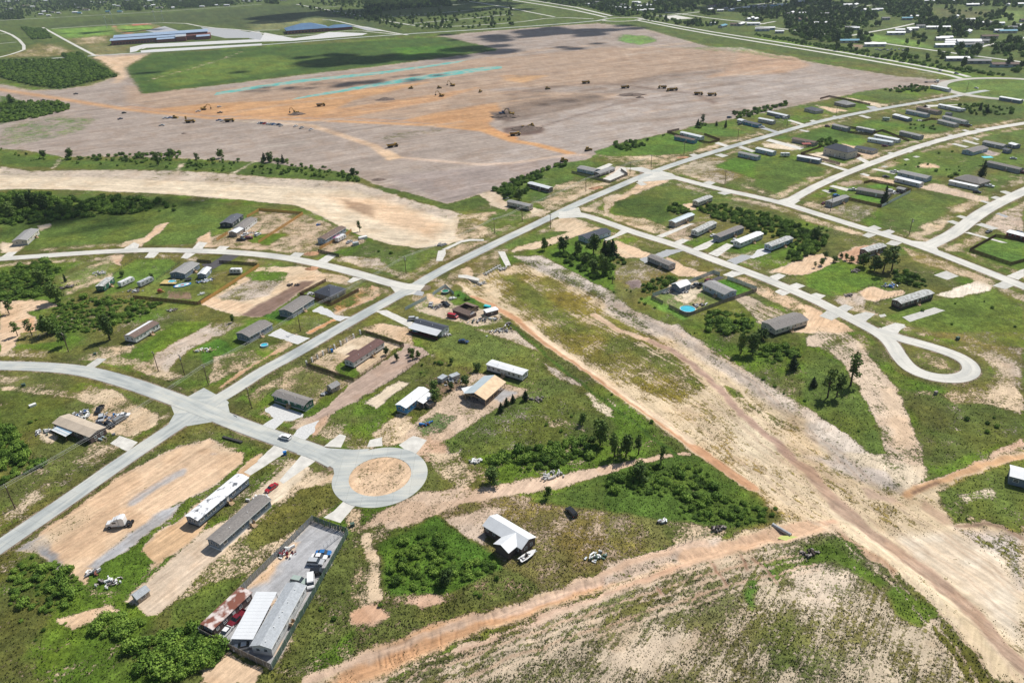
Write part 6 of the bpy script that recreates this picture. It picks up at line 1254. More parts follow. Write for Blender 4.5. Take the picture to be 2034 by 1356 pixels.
car2('pickup','grey','R4',(845,930),(905,900),'grey pickup between the barn and the pale blue house'); car2('pickup','black','R4',(905,935),(950,895),'black pickup nearest the pale blue house'); car2('suv','darkred','R4',(970,885),(1035,855),'maroon car on the dark paved drive')
car2('sedan','darkred','R5',(155,125),(185,108),'dark red car at the small grey home'); car2('sedan','grey','R5',(1685,390),(1725,375),'dark car on the grass by the east road'); car2('sedan','navy','R5',(1955,392),(2010,388),'dark car beside the long red building'); car2('suv','blue','R5',(255,55),(310,45),'blue car behind the small grey home')
car2('pickup','white','M3',(1985,290),(2025,288),'white pickup right of the dark roofed blue home'); car2('pickup','grey','M3',(1825,270),(1850,262),'grey pickup in front of the small white shed'); car2('suv','navy','M3',(1740,215),(1770,212),'dark car at the end of the sandy drive')
car2('suv','white','M4',(205,215),(245,215),'white car under the long white roofed home'); car2('suv','navy','M4',(155,210),(182,212),'dark car under the long white roofed home'); car2('suv','black','M4',(560,765),(612,765),'black car on the verge left of the taupe roofed home')
car2('pickup','white','M4',(710,755),(765,758),'white pickup at the left end of the taupe roofed home'); car2('sedan','black','M4',(965,655),(1012,658),'black car left of the white roofed home'); car2('pickup','white','M4',(1030,618),(1075,622),'white pickup at the left end of the broad grey roofed home')
car2('pickup','white','M4',(1745,725),(1795,732),'white pickup right of the hip roofed brown house'); car2('suv','black','M4',(1650,770),(1705,778),'black car at the end of the long white shed'); car2('sedan','darkred','M4',(960,422),(1000,425),'dark red car in front of the two long white homes')
car2('suv','white','M4',(1005,765),(1050,770),'white car beside the conifer and brown shed'); car2('pickup','grey','M4',(1590,268),(1635,270),'grey pickup right of the grey roofed white home'); car2('sedan','silver','M4',(1930,518),(1975,520),'pale car on the grass above the long grey home'); car2('suv','darkred','M4',(2010,625),(2040,630),'dark red car at the right edge')
car2('suv','darkred','M4',(530,275),(565,278),'dark red car left of the cluttered strip'); car2('suv','navy','T4',(1505,560),(1540,562),'dark car driving on the avenue'); car2('suv','white','T4',(1385,540),(1415,545),'white car driving on the avenue'); car2('sedan','white','T4',(1655,668),(1690,674),'white car entering the roundabout'); car2('sedan','black','T4',(210,345),(230,348),'dark car far along the avenue')
# cars and trucks of the work site
WS=[('M1',1285,218,'pickup','white'),('M1',1320,216,'pickup','blue'),('M1',935,225,'pickup','navy'),('M1',1258,275,'pickup','silver'),('M1',1540,166,'pickup','white'),('M1',1705,131,'suv','white'),('M1',1710,176,'pickup','black'),('M1',1700,235,'pickup','blue'),('M1',1730,240,'pickup','white'),
      ('M1',590,30,'pickup','black'),('M1',335,79,'pickup','black'),('M1',965,178,'suv','black')]
for i, (c, x, y, k, pn) in enumerate(WS):
    vehicle(k, pn, P(c, x, y), .2 + .3 * (i % 3), ['white pickup left of the yellow loader', 'blue pickup beside the white one near the loader', 'dark blue pickup alone on grey soil', 'silver pickup alone below the haul road', 'white pickup beside the small excavator', 'white car right of the small excavator', 'black pickup below the white car', 'blue pickup left of the brown roller', 'white pickup left of the brown roller', 'black pickup far up the dirt track', 'black pickup near the tree patch', 'tiny dark car at the haul road'][i], 'vehicles on the work site', detail=False)
for i, (x, y, k, pn) in enumerate([(62, 257, 'pickup', 'white'), (82, 258, 'suv', 'navy'), (103, 260, 'pickup', 'red'), (128, 264, 'suv', 'white'), (150, 265, 'pickup', 'silver'), (170, 266, 'pickup', 'blue'), (190, 268, 'pickup', 'white'), (210, 269, 'pickup', 'navy'), (228, 277, 'pickup', 'silver'), (342, 281, 'pickup', 'white'), (388, 294, 'pickup', 'silver'), (462, 307, 'pickup', 'white')]):
    vehicle(k, pn, P('M2', x, y), 1.15, ['first', 'second', 'third', 'fourth', 'fifth', 'sixth', 'seventh', 'eighth', 'ninth', 'tenth', 'eleventh', 'twelfth'][i] + ' vehicle from the left in the row by the dirt track, ' + pn, 'vehicles parked in a row on the graded field', detail=False)
# semi tractor
a, b_ = Vector(P('B1', 775, 420)), Vector(P('B1', 640, 435)); d = b_ - a
t = thing('truck_tractor', 'white lorry tractor unit without trailer on bare orange soil', 'lorry', (a + b_) / 2, math.atan2(d.y, d.x))
part('frame', MB().box(-3.9, 3.4, -.42, .42, .7, .95).mesh('frame', (MATS['black_metal'],)), t)
part('cab', MB().extr([(-.4, .75), (2.0, .75), (2.0, 1.9), (1.5, 2.75), (-.4, 2.9)], -1.15, 1.15).mesh('cab', (MATS['paint_white'],)), t); part('hood', MB().extr([(2.0, .7), (3.7, .7), (3.7, 1.4), (3.4, 1.75), (2.0, 1.95)], -.95, .95).mesh('hood', (MATS['paint_white'],)), t)
part('sleeper', MB().extr([(-2.1, .9), (-.4, .9), (-.4, 3.5), (-1.6, 3.65), (-2.1, 3.3)], -1.18, 1.18).mesh('sleeper', (MATS['paint_white'],)), t); part('roof_fairing', MB().extr([(-.4, 2.9), (1.2, 2.78), (.5, 3.2), (-.4, 3.5)], -1.0, 1.0).mesh('roof_fairing', (MATS['paint_white'],)), t)
part('windscreen', MB().hexa([(2.02, -1.0, 1.95), (2.05, 1.0, 1.95), (2.05, 1.0, 1.96), (2.02, -1, 1.96), (1.55, -.95, 2.7), (1.55, .95, 2.7), (1.6, .95, 2.72), (1.6, -.95, 2.72)]).mesh('windscreen', (MATS['pane'],)), t); part('grille', MB().box(3.7, 3.76, -.6, .6, .8, 1.4).mesh('grille', (MATS['black_metal'],)), t)
for s in (-1, 1): part('side_window', MB().box(.3, 1.4, -.02, .02, 1.9, 2.5).mesh('side_window', (MATS['pane'],)), t, (0, s * 1.16, 0)); part('fuel_tank', MB().tube((-1.6, 0, .75), (.2, 0, .75), .33, n=10).mesh('fuel_tank', (MATS['galv'],)), t, (0, s * .95, 0)); part('exhaust', MB().tube((-.45, 0, 1), (-.45, 0, 3.9), .08, n=6).mesh('exhaust', (MATS['galv'],)), t, (0, s * 1.22, 0))
BW = MB().tube((0, -.15, 0), (0, .15, 0), .52, n=14).mesh('wheel', (MATS['rubber'],)); part('coupling_plate', MB().tube((-3, 0, .96), (-3, 0, 1.08), .55, n=14).mesh('coupling_plate', (MATS['black_metal'],)), t)
for x, ys in ((2.7, (-1.0, 1.0)), (-2.4, (-1.05, -.7, .7, 1.05)), (-3.6, (-1.05, -.7, .7, 1.05))):
    for y in ys: w_ = part('wheel', BW, t, (x, y, .52)); part('hub', HUB, w_, sc=(1, 1.3, 1))
# campers
def camper(c, A, B, label, L=8.0, color='white', awn=None):
    a, b_ = Vector(P(c, *A)), Vector(P(c, *B)); d = b_ - a; L = d.length if L is None else L
    t = thing('camper_trailer', label, 'camper', (a + b_) / 2, math.atan2(d.y, d.x)); W = 2.4
    part('body', MB().extr([(-L / 2, .7), (L / 2 - .3, .7), (L / 2, 1.3), (L / 2 - .1, 2.6), (L / 2 - .6, 3.0), (-L / 2 + .2, 3.0), (-L / 2, 2.7)], -W / 2, W / 2).mesh('body', (MATS['paint_' + color],)), t)
    part('stripe', MB().box(-L / 2 + .3, L / 2 - .5, -W / 2 - .015, -W / 2, 1.1, 1.35).box(-L / 2 + .3, L / 2 - .5, W / 2, W / 2 + .015, 1.1, 1.35).mesh('stripe', (MATS['paint_grey'],)), t); part('air_conditioner', MB().box(-.5, .5, -.4, .4, 3.0, 3.25).mesh('air_conditioner', (MATS['trim'],)), t); part('roof_vent', MB().box(-L / 2 + 1, -L / 2 + 1.5, -.25, .25, 3.0, 3.12).mesh('roof_vent', (MATS['trim'],)), t)
    for s in (-1, 1):
        for x in (-L * .3, 0.1, L * .3): part('window', MB().box(-.45, .45, -.02, .02, 1.7, 2.3).mesh('window', (MATS['pane'],)) if ('cw',) not in CACHE else CACHE[('cw',)], t, (x, s * (W / 2 + .01), 0))
        for x in (-.5, .4): part('wheel', WHL, t, (x, s * (W / 2 - .1), .36))
    part('hitch', MB().tube((L / 2 - .3, 0, .6), (L / 2 + 1.0, 0, .55), .07, n=4).mesh('hitch', (MATS['black_metal'],)), t)
    if awn: part('awning', MB().hexa([(-L / 2 + .5, W / 2, 2.7), (L / 2 - 1, W / 2, 2.7), (L / 2 - 1, W / 2 + 2.2, 2.2), (-L / 2 + .5, W / 2 + 2.2, 2.2), (-L / 2 + .5, W / 2, 2.75), (L / 2 - 1, W / 2, 2.75), (L / 2 - 1, W / 2 + 2.2, 2.25), (-L / 2 + .5, W / 2 + 2.2, 2.25)]).mesh('awning', (MATS[awn],)), t)
camper('R1', (1160, 925), (1285, 865), 'white camper trailer between the teal home and the covered trailer', 9); camper('R1', (1345, 925), (1470, 865), 'long grey roofed trailer beside the white camper', 9, 'silver'); camper('R2', (385, 790), (290, 790), 'small white camper on the lawn by the long orange fence', 6.5)
camper('R2', (1300, 495), (1385, 450), 'white camper with a magenta awning beside the rust roofed home', 8, 'white', 'magenta_cloth'); camper('M4', (195, 500), (255, 500), 'cream camper parked at the end of the white roofed home', 7, 'white'); camper('M4', (1535, 165), (1590, 160), 'white camper at the end of the long white mobile home', 6); camper('M4', (960, 228), (1015, 232), 'pale turquoise camper beside the square white shed', 6, 'palegreen')
# boat on trailer
a, b_ = Vector(P('B3', 1000, 640)), Vector(P('B3', 1070, 595)); d = b_ - a
t = thing('motor_boat', 'white motor boat on a trailer beside the cross gabled metal building', 'boat', (a + b_) / 2, math.atan2(d.y, d.x)); hull = MB()
st = [(-2.9, .95, .55, 1.0), (-1.0, 1.1, .5, 1.05), (1.2, .95, .5, 1.15), (2.4, .5, .65, 1.3), (3.1, .04, 1.0, 1.4)]
for (xa, wa, la, ta), (xb, wb_, lb2, tb_) in zip(st[:-1], st[1:]):
    hull.hexa([(xa, -wa * .5, la), (xb, -wb_ * .5, lb2), (xb, wb_ * .5, lb2), (xa, wa * .5, la), (xa, -wa, ta), (xb, -wb_, tb_), (xb, wb_, tb_), (xa, wa, ta)])
part('hull', hull.mesh('hull', (MATS['paint_white'],)), t); part('cockpit', MB().box(-2.3, .4, -.7, .7, 1.03, 1.10).mesh('cockpit', (MATS['junk_dark'],)), t); part('console', MB().box(-.6, -.1, -.35, .35, 1.1, 1.9).mesh('console', (MATS['black_metal'],)), t)
for x, y in ((-1.8, -.4), (-1.8, .4), (-1.2, .4), (.8, 0)): part('seat', MB().box(-.25, .25, -.25, .25, 1.1, 1.45).mesh('seat', (MATS['paint_white'],)), t, (x, y, 0))
part('outboard_motor', MB().box(-3.3, -2.95, -.2, .2, .6, 1.6).mesh('outboard_motor', (MATS['black_metal'],)), t); part('trailer_frame', MB().box(-2.6, 3.6, -.06, .06, .38, .5).box(-1.2, -1.0, -1.0, 1.0, .38, .5).mesh('trailer_frame', (MATS['galv'],)), t)
for s in (-1, 1): part('wheel', WHL, t, (-1.1, s * 1.1, .35))
# ------------------------------------------------------------------ earth movers
TRK = MB().extr([(-2.0, .1), (-1.6, 0), (1.6, 0), (2.0, .1), (2.2, .5), (1.9, .9), (-1.9, .9), (-2.2, .5)], -.3, .3).mesh('track', (MATS['black_metal'],))
def excavator(xy, rz, label, s=1.15, m='yellow_paint'):
    t = thing('excavator', label, 'excavator', xy, rz); t.scale = (s, s, s)
    for y in (-1.25, 1.25): part('track', TRK, t, (0, y, 0))
    part('body', MB().box(-2.6, 1.5, -1.35, 1.35, 1.0, 1.9).box(-2.7, -1.2, -1.3, 1.3, 1.9, 2.3).mesh('body', (MATS[m],)), t); cb = part('cab', MB().box(.1, 1.6, .35, 1.35, 1.9, 3.1).mesh('cab', (MATS[m],)), t); part('window', MB().box(.3, 1.66, .45, 1.4, 2.1, 2.9).mesh('window', (MATS['pane'],)), cb)
    bo = part('boom', MB().tube((1.2, -.2, 1.7), (3.6, -.2, 4.8), .32, .3, 4).tube((3.6, -.2, 4.8), (6.0, -.2, 4.6), .3, .25, 4).mesh('boom', (MATS[m],)), t); st_ = part('stick', MB().tube((6.0, -.2, 4.7), (6.8, -.2, 1.6), .25, .2, 4).mesh('stick', (MATS[m],)), t); part('bucket', MB().box(6.1, 7.1, -.75, .35, .6, 1.7).mesh('bucket', (MATS['black_metal'],)), t)
def dumper(xy, rz, label, s=1.1):
    t = thing('dump_truck', label, 'dump truck', xy, rz); t.scale = (s, s, s); BWL = cached('bwl', lambda: MB().tube((0, -.3, 0), (0, .3, 0), .85, n=12).mesh('wheel', (MATS['rubber'],)))
    part('cab', MB().extr([(2.3, 1.0), (4.6, 1.0), (4.7, 1.8), (3.9, 2.0), (3.6, 3.1), (2.3, 3.1)], -1.2, 1.2).mesh('cab', (MATS['yellow_paint'],)), t); part('window', MB().box(2.6, 3.78, -1.22, 1.22, 2.1, 2.9).mesh('window', (MATS['pane'],)), t); part('frame', MB().box(-4, 2.5, -.5, .5, .8, 1.2).mesh('frame', (MATS['black_metal'],)), t)
    part('dump_bed', MB().hexa([(-4.2, -1.1, 1.5), (1.7, -1.1, 1.4), (1.7, 1.1, 1.4), (-4.2, 1.1, 1.5), (-4.8, -1.5, 2.6), (2.2, -1.5, 3.0), (2.2, 1.5, 3.0), (-4.8, 1.5, 2.6)]).mesh('dump_bed', (MATS['yellow_paint'],)), t); part('load', MB().box(-4, 1.6, -1.1, 1.1, 2.6, 3.1).mesh('load', (MATS['junk_dark'],)), t)
    for x in (-2.9, -1.1, 3.2):
        for y in (-1.3, 1.3): part('wheel', BWL, t, (x, y, .85))
def dozer(xy, rz, label, s=1.1):
    t = thing('bulldozer', label, 'bulldozer', xy, rz); t.scale = (s, s, s)
    for y in (-1.1, 1.1): part('track', TRK, t, (0, y, 0))
    part('body', MB().extr([(-1.8, .8), (2.1, .8), (2.1, 1.8), (.3, 2.0), (-1.8, 1.9)], -.85, .85).mesh('body', (MATS['yellow_paint'],)), t); cb = part('cab', MB().box(-1.3, .3, -.75, .75, 1.9, 3.1).mesh('cab', (MATS['yellow_paint'],)), t); part('window', MB().box(-1.1, .36, -.8, .8, 2.2, 2.9).mesh('window', (MATS['pane'],)), cb); part('blade', MB().extr([(2.7, .1), (3.0, .1), (2.9, .8), (3.1, 1.4), (2.8, 1.4), (2.6, .8)], -1.9, 1.9).mesh('blade', (MATS['yellow_paint'],)), t); part('push_arm', MB().box(.5, 2.75, -1.5, -1.42, .5, .7).box(.5, 2.75, 1.42, 1.5, .5, .7).mesh('push_arm', (MATS['black_metal'],)), t)
XC=[('T2',1560,670,2.6,'excavator with raised arm, highest of the site'),('T2',1475,750,2.7,'excavator with raised arm below the highest one'),('M2',345,180,2.8,'excavator on a dark spoil heap, left of the site'),('M2',1945,188,.3,'blue cabbed excavator at the dark pit'),('M3',60,190,2.6,'excavator at the right rim of the dark pit'),('M1',1585,150,.1,'small yellow excavator beside the white pickup')]
for c, x, y, r_, lb_ in XC: excavator(P(c, x, y), r_, lb_, 1.2, 'paint_navy' if 'blue' in lb_ else 'yellow_paint')
DM=[('T3',640,650,.1,'dump truck alone on the upper dark strip'),('T3',945,687,.2,'dump truck left of the dark churned strip'),('T3',1235,688,2.9,'dump truck left of the crowded group'),('T3',1320,705,.1,'dump truck in the crowded group'),('T3',1515,738,-.3,'dump truck right of the crowded group'),('T3',1620,745,-.2,'dump truck farthest right on the site'),('M3',90,350,.1,'yellow dump truck at the lower spoil heap'),('M2',538,122,.3,'yellow dump truck on the orange strip'),('M2',1095,440,.5,'low yellow dump truck beside the pale track'),('M1',1480,250,.05,'yellow dump truck below the haul road'),('M1',1785,243,.05,'brown dump truck right of the pickups')]
for c, x, y, r_, lb_ in DM: dumper(P(c, x, y), r_, lb_)
DZ=[('T2',1240,690,2.9,'bulldozer far left of the raised arm excavators'),('T2',1455,688,.2,'bulldozer beside the highest excavator'),('T2',1775,718,1.4,'bulldozer on the dark streak'),('T3',340,695,.4,'bulldozer left of the upper dump truck'),('M3',155,300,.5,'bulldozer at the middle of the spoil heap'),('M3',655,468,.6,'bulldozer where the dirt track meets the street'),('M3',220,280,2.4,'bulldozer at the top of the spoil heap'),('M3',465,552,.4,'small orange bulldozer at the corner of the brush'),('M1',1360,216,.0,'yellow bulldozer beside the parked white truck'),('T3',1280,710,.9,'bulldozer in the crowded group')]
for c, x, y, r_, lb_ in DZ: dozer(P(c, x, y), r_, lb_)
t = thing('water_tower_truck', 'tall yellow tank standing beside the yellow dump truck', 'tank', P('M1', 1450, 245)); part('tank', MB().tube((0, 0, 2.5), (0, 0, 6), 1.0, n=12).mesh('tank', (MATS['yellow_paint'],)), t)
for x, y in ((-.7, -.7), (.7, -.7), (.7, .7), (-.7, .7)): part('leg', MB().box(-.08, .08, -.08, .08, 0, 2.6).mesh('leg', (MATS['black_metal'],)), t, (x, y, 0))
t = thing('flatbed_truck', 'dark flatbed lorry standing on the corner of the graded field', 'lorry', P('T4', 1345, 625), -.1); part('trailer_bed', MB().box(-9, 2, -1.2, 1.2, 1.0, 1.2).mesh('trailer_bed', (MATS['black_metal'],)), t); part('cab', MB().box(3, 6, -1.2, 1.2, .8, 3).mesh('cab', (MATS['paint_white'],)), t)
for x in (-8, -6.8, 2.2, 5): part('wheel', BW, t, (x, -1.1, .52)); part('wheel', BW, t, (x, 1.1, .52))
# spoil heaps
def heap(c, x, y, r, h, label, m='spoil'):
    mat('spoil', (.17, .125, .10), .95, .3, .6, bump=.5); mat('red_spoil', (.50, .28, .16), .95, .2, .6, bump=.5); mb = MB(); n = 16; rr = random.Random(int(x)); rings = [(1, 0), (.75, .35), (.45, .75), (.15, 1)]
    vs = []
    for a, b_ in rings:
        for k in range(n): q = a * r * (1 + rr.uniform(-.22, .22)); an = 2 * math.pi * k / n; vs.append((q * math.cos(an), q * math.sin(an) * .7, b_ * h * (1 + rr.uniform(-.25, .25)) - (.1 if b_ == 0 else 0)))
    mb.v = vs; 
    for i in range(3):
        for k in range(n): mb.f.append((i * n + k, i * n + (k + 1) % n, (i + 1) * n + (k + 1) % n, (i + 1) * n + k)); mb.m.append(0)
    mb.f.append(tuple(3 * n + k for k in range(n))); mb.m.append(0)
    o = bpy.data.objects.new('spoil_heap', mb.mesh('spoil_heap', (MATS[m],))); xy = P(c, x, y); link(o, None, (xy[0], xy[1], 0)); tag(o, label, 'soil heap', 'soil heaps of the work site')
for a_ in [('M2', 350, 186, 9, 2.2, 'dark heap under the left excavator'), ('M2', 1960, 205, 14, 2.5, 'dark heap under the blue cabbed excavator'), ('M3', 60, 205, 10, 2, 'dark heap right of the blue cabbed excavator'), ('M3', 180, 300, 16, 2.5, 'dark churned heap around the bulldozers'), ('M3', 700, 762, 4, .9, 'small orange heap beside the main road', 'red_spoil'), ('M3', 735, 755, 4, 1.0, 'orange heap right of a small one by the main road', 'red_spoil'),
           ('M2',1040,70,12,2.0,'brown heap on the orange strip'),('T3',1000,738,16,1.5,'dark low heap below the dump truck'),('T3',1060,760,5,1.2,'tiny dark heap on pale soil'),('M1',1430,335,3,.8,'small brown heap on the grey field'),('M2',990,692,6,.6,'dark soil patch at the brush corner'),('R2',1060,745,4,.9,'orange heap beside the west road','red_spoil'),('R2',1060,600,5,.8,'orange heap by the broken pad','red_spoil'),('M3',1395,520,5,.7,'orange heap at the green lot edge','red_spoil')]: heap(*a_)
# ------------------------------------------------------------------ pools, junk, boxes
def pool(c, x, y, r, label, m='pool_blue', h=1.2, wall='pool_wall'):
    t = thing('swimming_pool', label, 'pool', P(c, x, y)); part('pool_wall', MB().ring(r - .08, r, 0, h, 32).mesh('pool_wall', (MATS[wall],)), t); part('water', MB().tube((0, 0, .05), (0, 0, h - .15), r - .08, n=32).mesh('water', (MATS[m],)), t); part('rim', MB().ring(r - .14, r + .06, h, h + .06, 32).mesh('rim', (MATS['trim'],)), t)
pool('R4', 802, 1150, 3.6, 'round turquoise pool in the fenced yard', wall='galv'); pool('S2', 607, 228, 1.7, 'small round blue pool on the grass by the slate house', h=.7); pool('R3', 412, 978, 1.9, 'round pool of green water inside the white fence', 'pool_green', wall='mesh_green'); pool('R1', 1660, 880, 2.0, 'round pool sunk in the yellow deck', h=1.1); pool('M3', 1962, 280, 3.4, 'round blue pool beside the dark roofed blue home'); pool('S3', 130, 90, 1.7, 'small turquoise pool beside the maroon porch', h=.6, wall='turq_plastic')
t = thing('pool_deck', 'yellow wooden deck round the pool in the green yard', 'deck', P('R1', 1540, 905), math.atan2(*(Vector(P('R1', 1690, 905)) - Vector(P('R1', 1540, 905))).yx)); LK = (Vector(P('R1', 1690, 905)) - Vector(P('R1', 1540, 905))).length; mat('deck_wood', (.62, .47, .20), .8)
for k in range(12): part('plank', cached('plk', lambda: MB().box(0, LK, 0, .40, .95, 1.02).mesh('plank', (MATS['deck_wood'],))), t, (0, k * .44, 0)) if not 4 < k < 11 else (part('plank', cached('plk2', lambda: MB().box(0, LK * .36, 0, .40, .95, 1.02).mesh('plank', (MATS['deck_wood'],))), t, (0, k * .44, 0)))
for x in (0.1, LK * .5, LK - .1): part('post', PW, t, (x, .1, 0), 0, (1, 1, .95))
t = thing('inflatable_pool', 'blue white and red oval inflatable pool beside the deck', 'pool', P('R1', 1755, 905), .5); part('outer_ring', MB().ring(2.6, 3.0, 0, .4, 24).mesh('outer_ring', (MATS['tarp_blue'],)), t, sc=(1.5, .8, 1)); part('middle_ring', MB().ring(1.5, 2.6, 0, .25, 24).mesh('middle_ring', (MATS['trim'],)), t, sc=(1.5, .8, 1)); part('water', MB().tube((0, 0, 0), (0, 0, .2), 1.5, n=20).mesh('water', (MATS['turq_plastic'],)), t, sc=(1.5, .8, 1)); part('mat', MB().box(-.9, .9, -.5, .5, .2, .3).mesh('mat', (MATS['red_cloth'],)), t)
t = thing('trampoline', 'round trampoline behind the yellow deck', 'trampoline', P('R1', 1815, 855)); part('frame', MB().ring(1.7, 1.9, .85, .95, 20).mesh('frame', (MATS['mesh_green'],)), t); part('jumping_mat', MB().tube((0, 0, .88), (0, 0, .9), 1.7, n=20).mesh('jumping_mat', (MATS['black_metal'],)), t)
for k in range(4): part('leg', MB().box(-.04, .04, -.04, .04, 0, .88).mesh('leg', (MATS['galv'],)), t, (1.8 * math.cos(k * 1.57), 1.8 * math.sin(k * 1.57), 0))
t = thing('play_house', 'orange and yellow toy playhouse on the brown patch', 'playhouse', P('R1', 1540, 975), .4); part('wall', MB().box(-1, 1, -.8, .8, 0, 1.4).mesh('wall', (MATS['wood_new'],)), t); part('roof', MB().extr([(-1.2, 1.4), (1.2, 1.4), (0, 2.1)], -1, 1).mesh('roof', (MATS['red_siding'],)), t); part('slide', MB().hexa([(1, -.3, 0), (2.4, -.3, 0), (2.4, .3, 0), (1, .3, 0), (1, -.3, 1.2), (1.1, -.3, 1.2), (1.1, .3, 1.2), (1, .3, 1.2)]).mesh('slide', (MATS['yellow_paint'],)), t)
# roof frame stack, culvert, chutes
t = thing('box_culvert', 'concrete box culvert with a row of dark openings under the road bank', 'culvert', P('R3', 805, 800), math.atan2(*(Vector(P('R3', 940, 722)) - Vector(P('R3', 805, 800))).yx)); LC2 = (Vector(P('R3', 940, 722)) - Vector(P('R3', 805, 800))).length
t.location.z = -1.2; part('headwall', MB().box(-.5, LC2 + .5, 0, .5, 1.5, 2.1).mesh('headwall', (MATS['concrete'],)), t); n_o = 6
for k in range(n_o + 1): part('pier', cached('pier', lambda: MB().box(-.18, .18, 0, 3.0, -.5, 1.5).mesh('pier', (MATS['concrete'],))), t, (k * LC2 / n_o, -.6, 0))
for k in range(n_o): part('opening_shade', cached('opn', lambda: MB().box(.18, LC2 / n_o - .18, 2.2, 2.3, -.5, 1.5).mesh('opening_shade', (MATS['skirt_dark'],))), t, (k * LC2 / n_o, 0, 0))  # near-black panels between the piers stand in for the shade inside
part('apron', MB().box(-.5, LC2 + .5, -3.0, -.6, -.55, -.3).mesh('apron', (MATS['concrete_pale'],)), t)
for i, (c, pts, lb_) in enumerate([('R3', [(340, 575), (410, 560), (415, 600), (380, 670), (320, 672)], 'concrete chute left of the main road at the sand channel'), ('R3', [(375, 560), (560, 475), (640, 460), (780, 462), (780, 478), (650, 478), (570, 492), (430, 560)], 'thin curved concrete chute lip beside the road'), ('R3', [(915, 580), (980, 580), (1040, 710), (990, 720)], 'long concrete chute above the culvert'), ('R3', [(535, 805), (620, 805), (740, 840), (725, 862), (600, 835), (535, 830)], 'curved concrete chute below the road, by the culvert')]):
    q = PL(c, pts); o = sheet('concrete_chute', q, max(gz(*p) for p in q) + .1, MATS['concrete_pale'], lb_, kind='structure', thick=1.2)
def junkpile(c, x, y, r, label, n=26, m=('junk', 'junk_dark', 'trim', 'wood_grey', 'tarp_blue'), h=.8, asp=.6, rz=0.3, cat='junk pile', name='junk_pile'):
    root = thing(name, label, cat, P(c, x, y), rz)
    for mi_, mn in enumerate(m):
        mb = MB()
        for k in range(n // len(m) + 1):
            px, py = random.gauss(0, r * .45), random.gauss(0, r * .45 * asp); s = random.uniform(.25, .9); a = random.uniform(0, 3.1); ca_, sa_ = math.cos(a), math.sin(a); l, w_, hh_ = s * random.uniform(.8, 2.6), s * .6, random.uniform(.08, h); z = random.uniform(0, h * .5); tl = random.uniform(-.3, .3)
            cs = [(-l / 2, -w_ / 2), (l / 2, -w_ / 2), (l / 2, w_ / 2), (-l / 2, w_ / 2)]
            mb.hexa([(px + u * ca_ - v_ * sa_, py + u * sa_ + v_ * ca_, z * .3 + tl * u * .5 + .1) for u, v_ in cs] + [(px + u * ca_ - v_ * sa_, py + u * sa_ + v_ * ca_, z * .3 + tl * u * .5 + hh_ + .1) for u, v_ in cs])
        o = part(['sheet_metal', 'dark_scrap', 'white_scrap', 'boards', 'blue_scrap', 'rubble'][mi_ % 6], mb.mesh('scrap', (MATS[mn],)), root); o['kind'] = 'stuff'
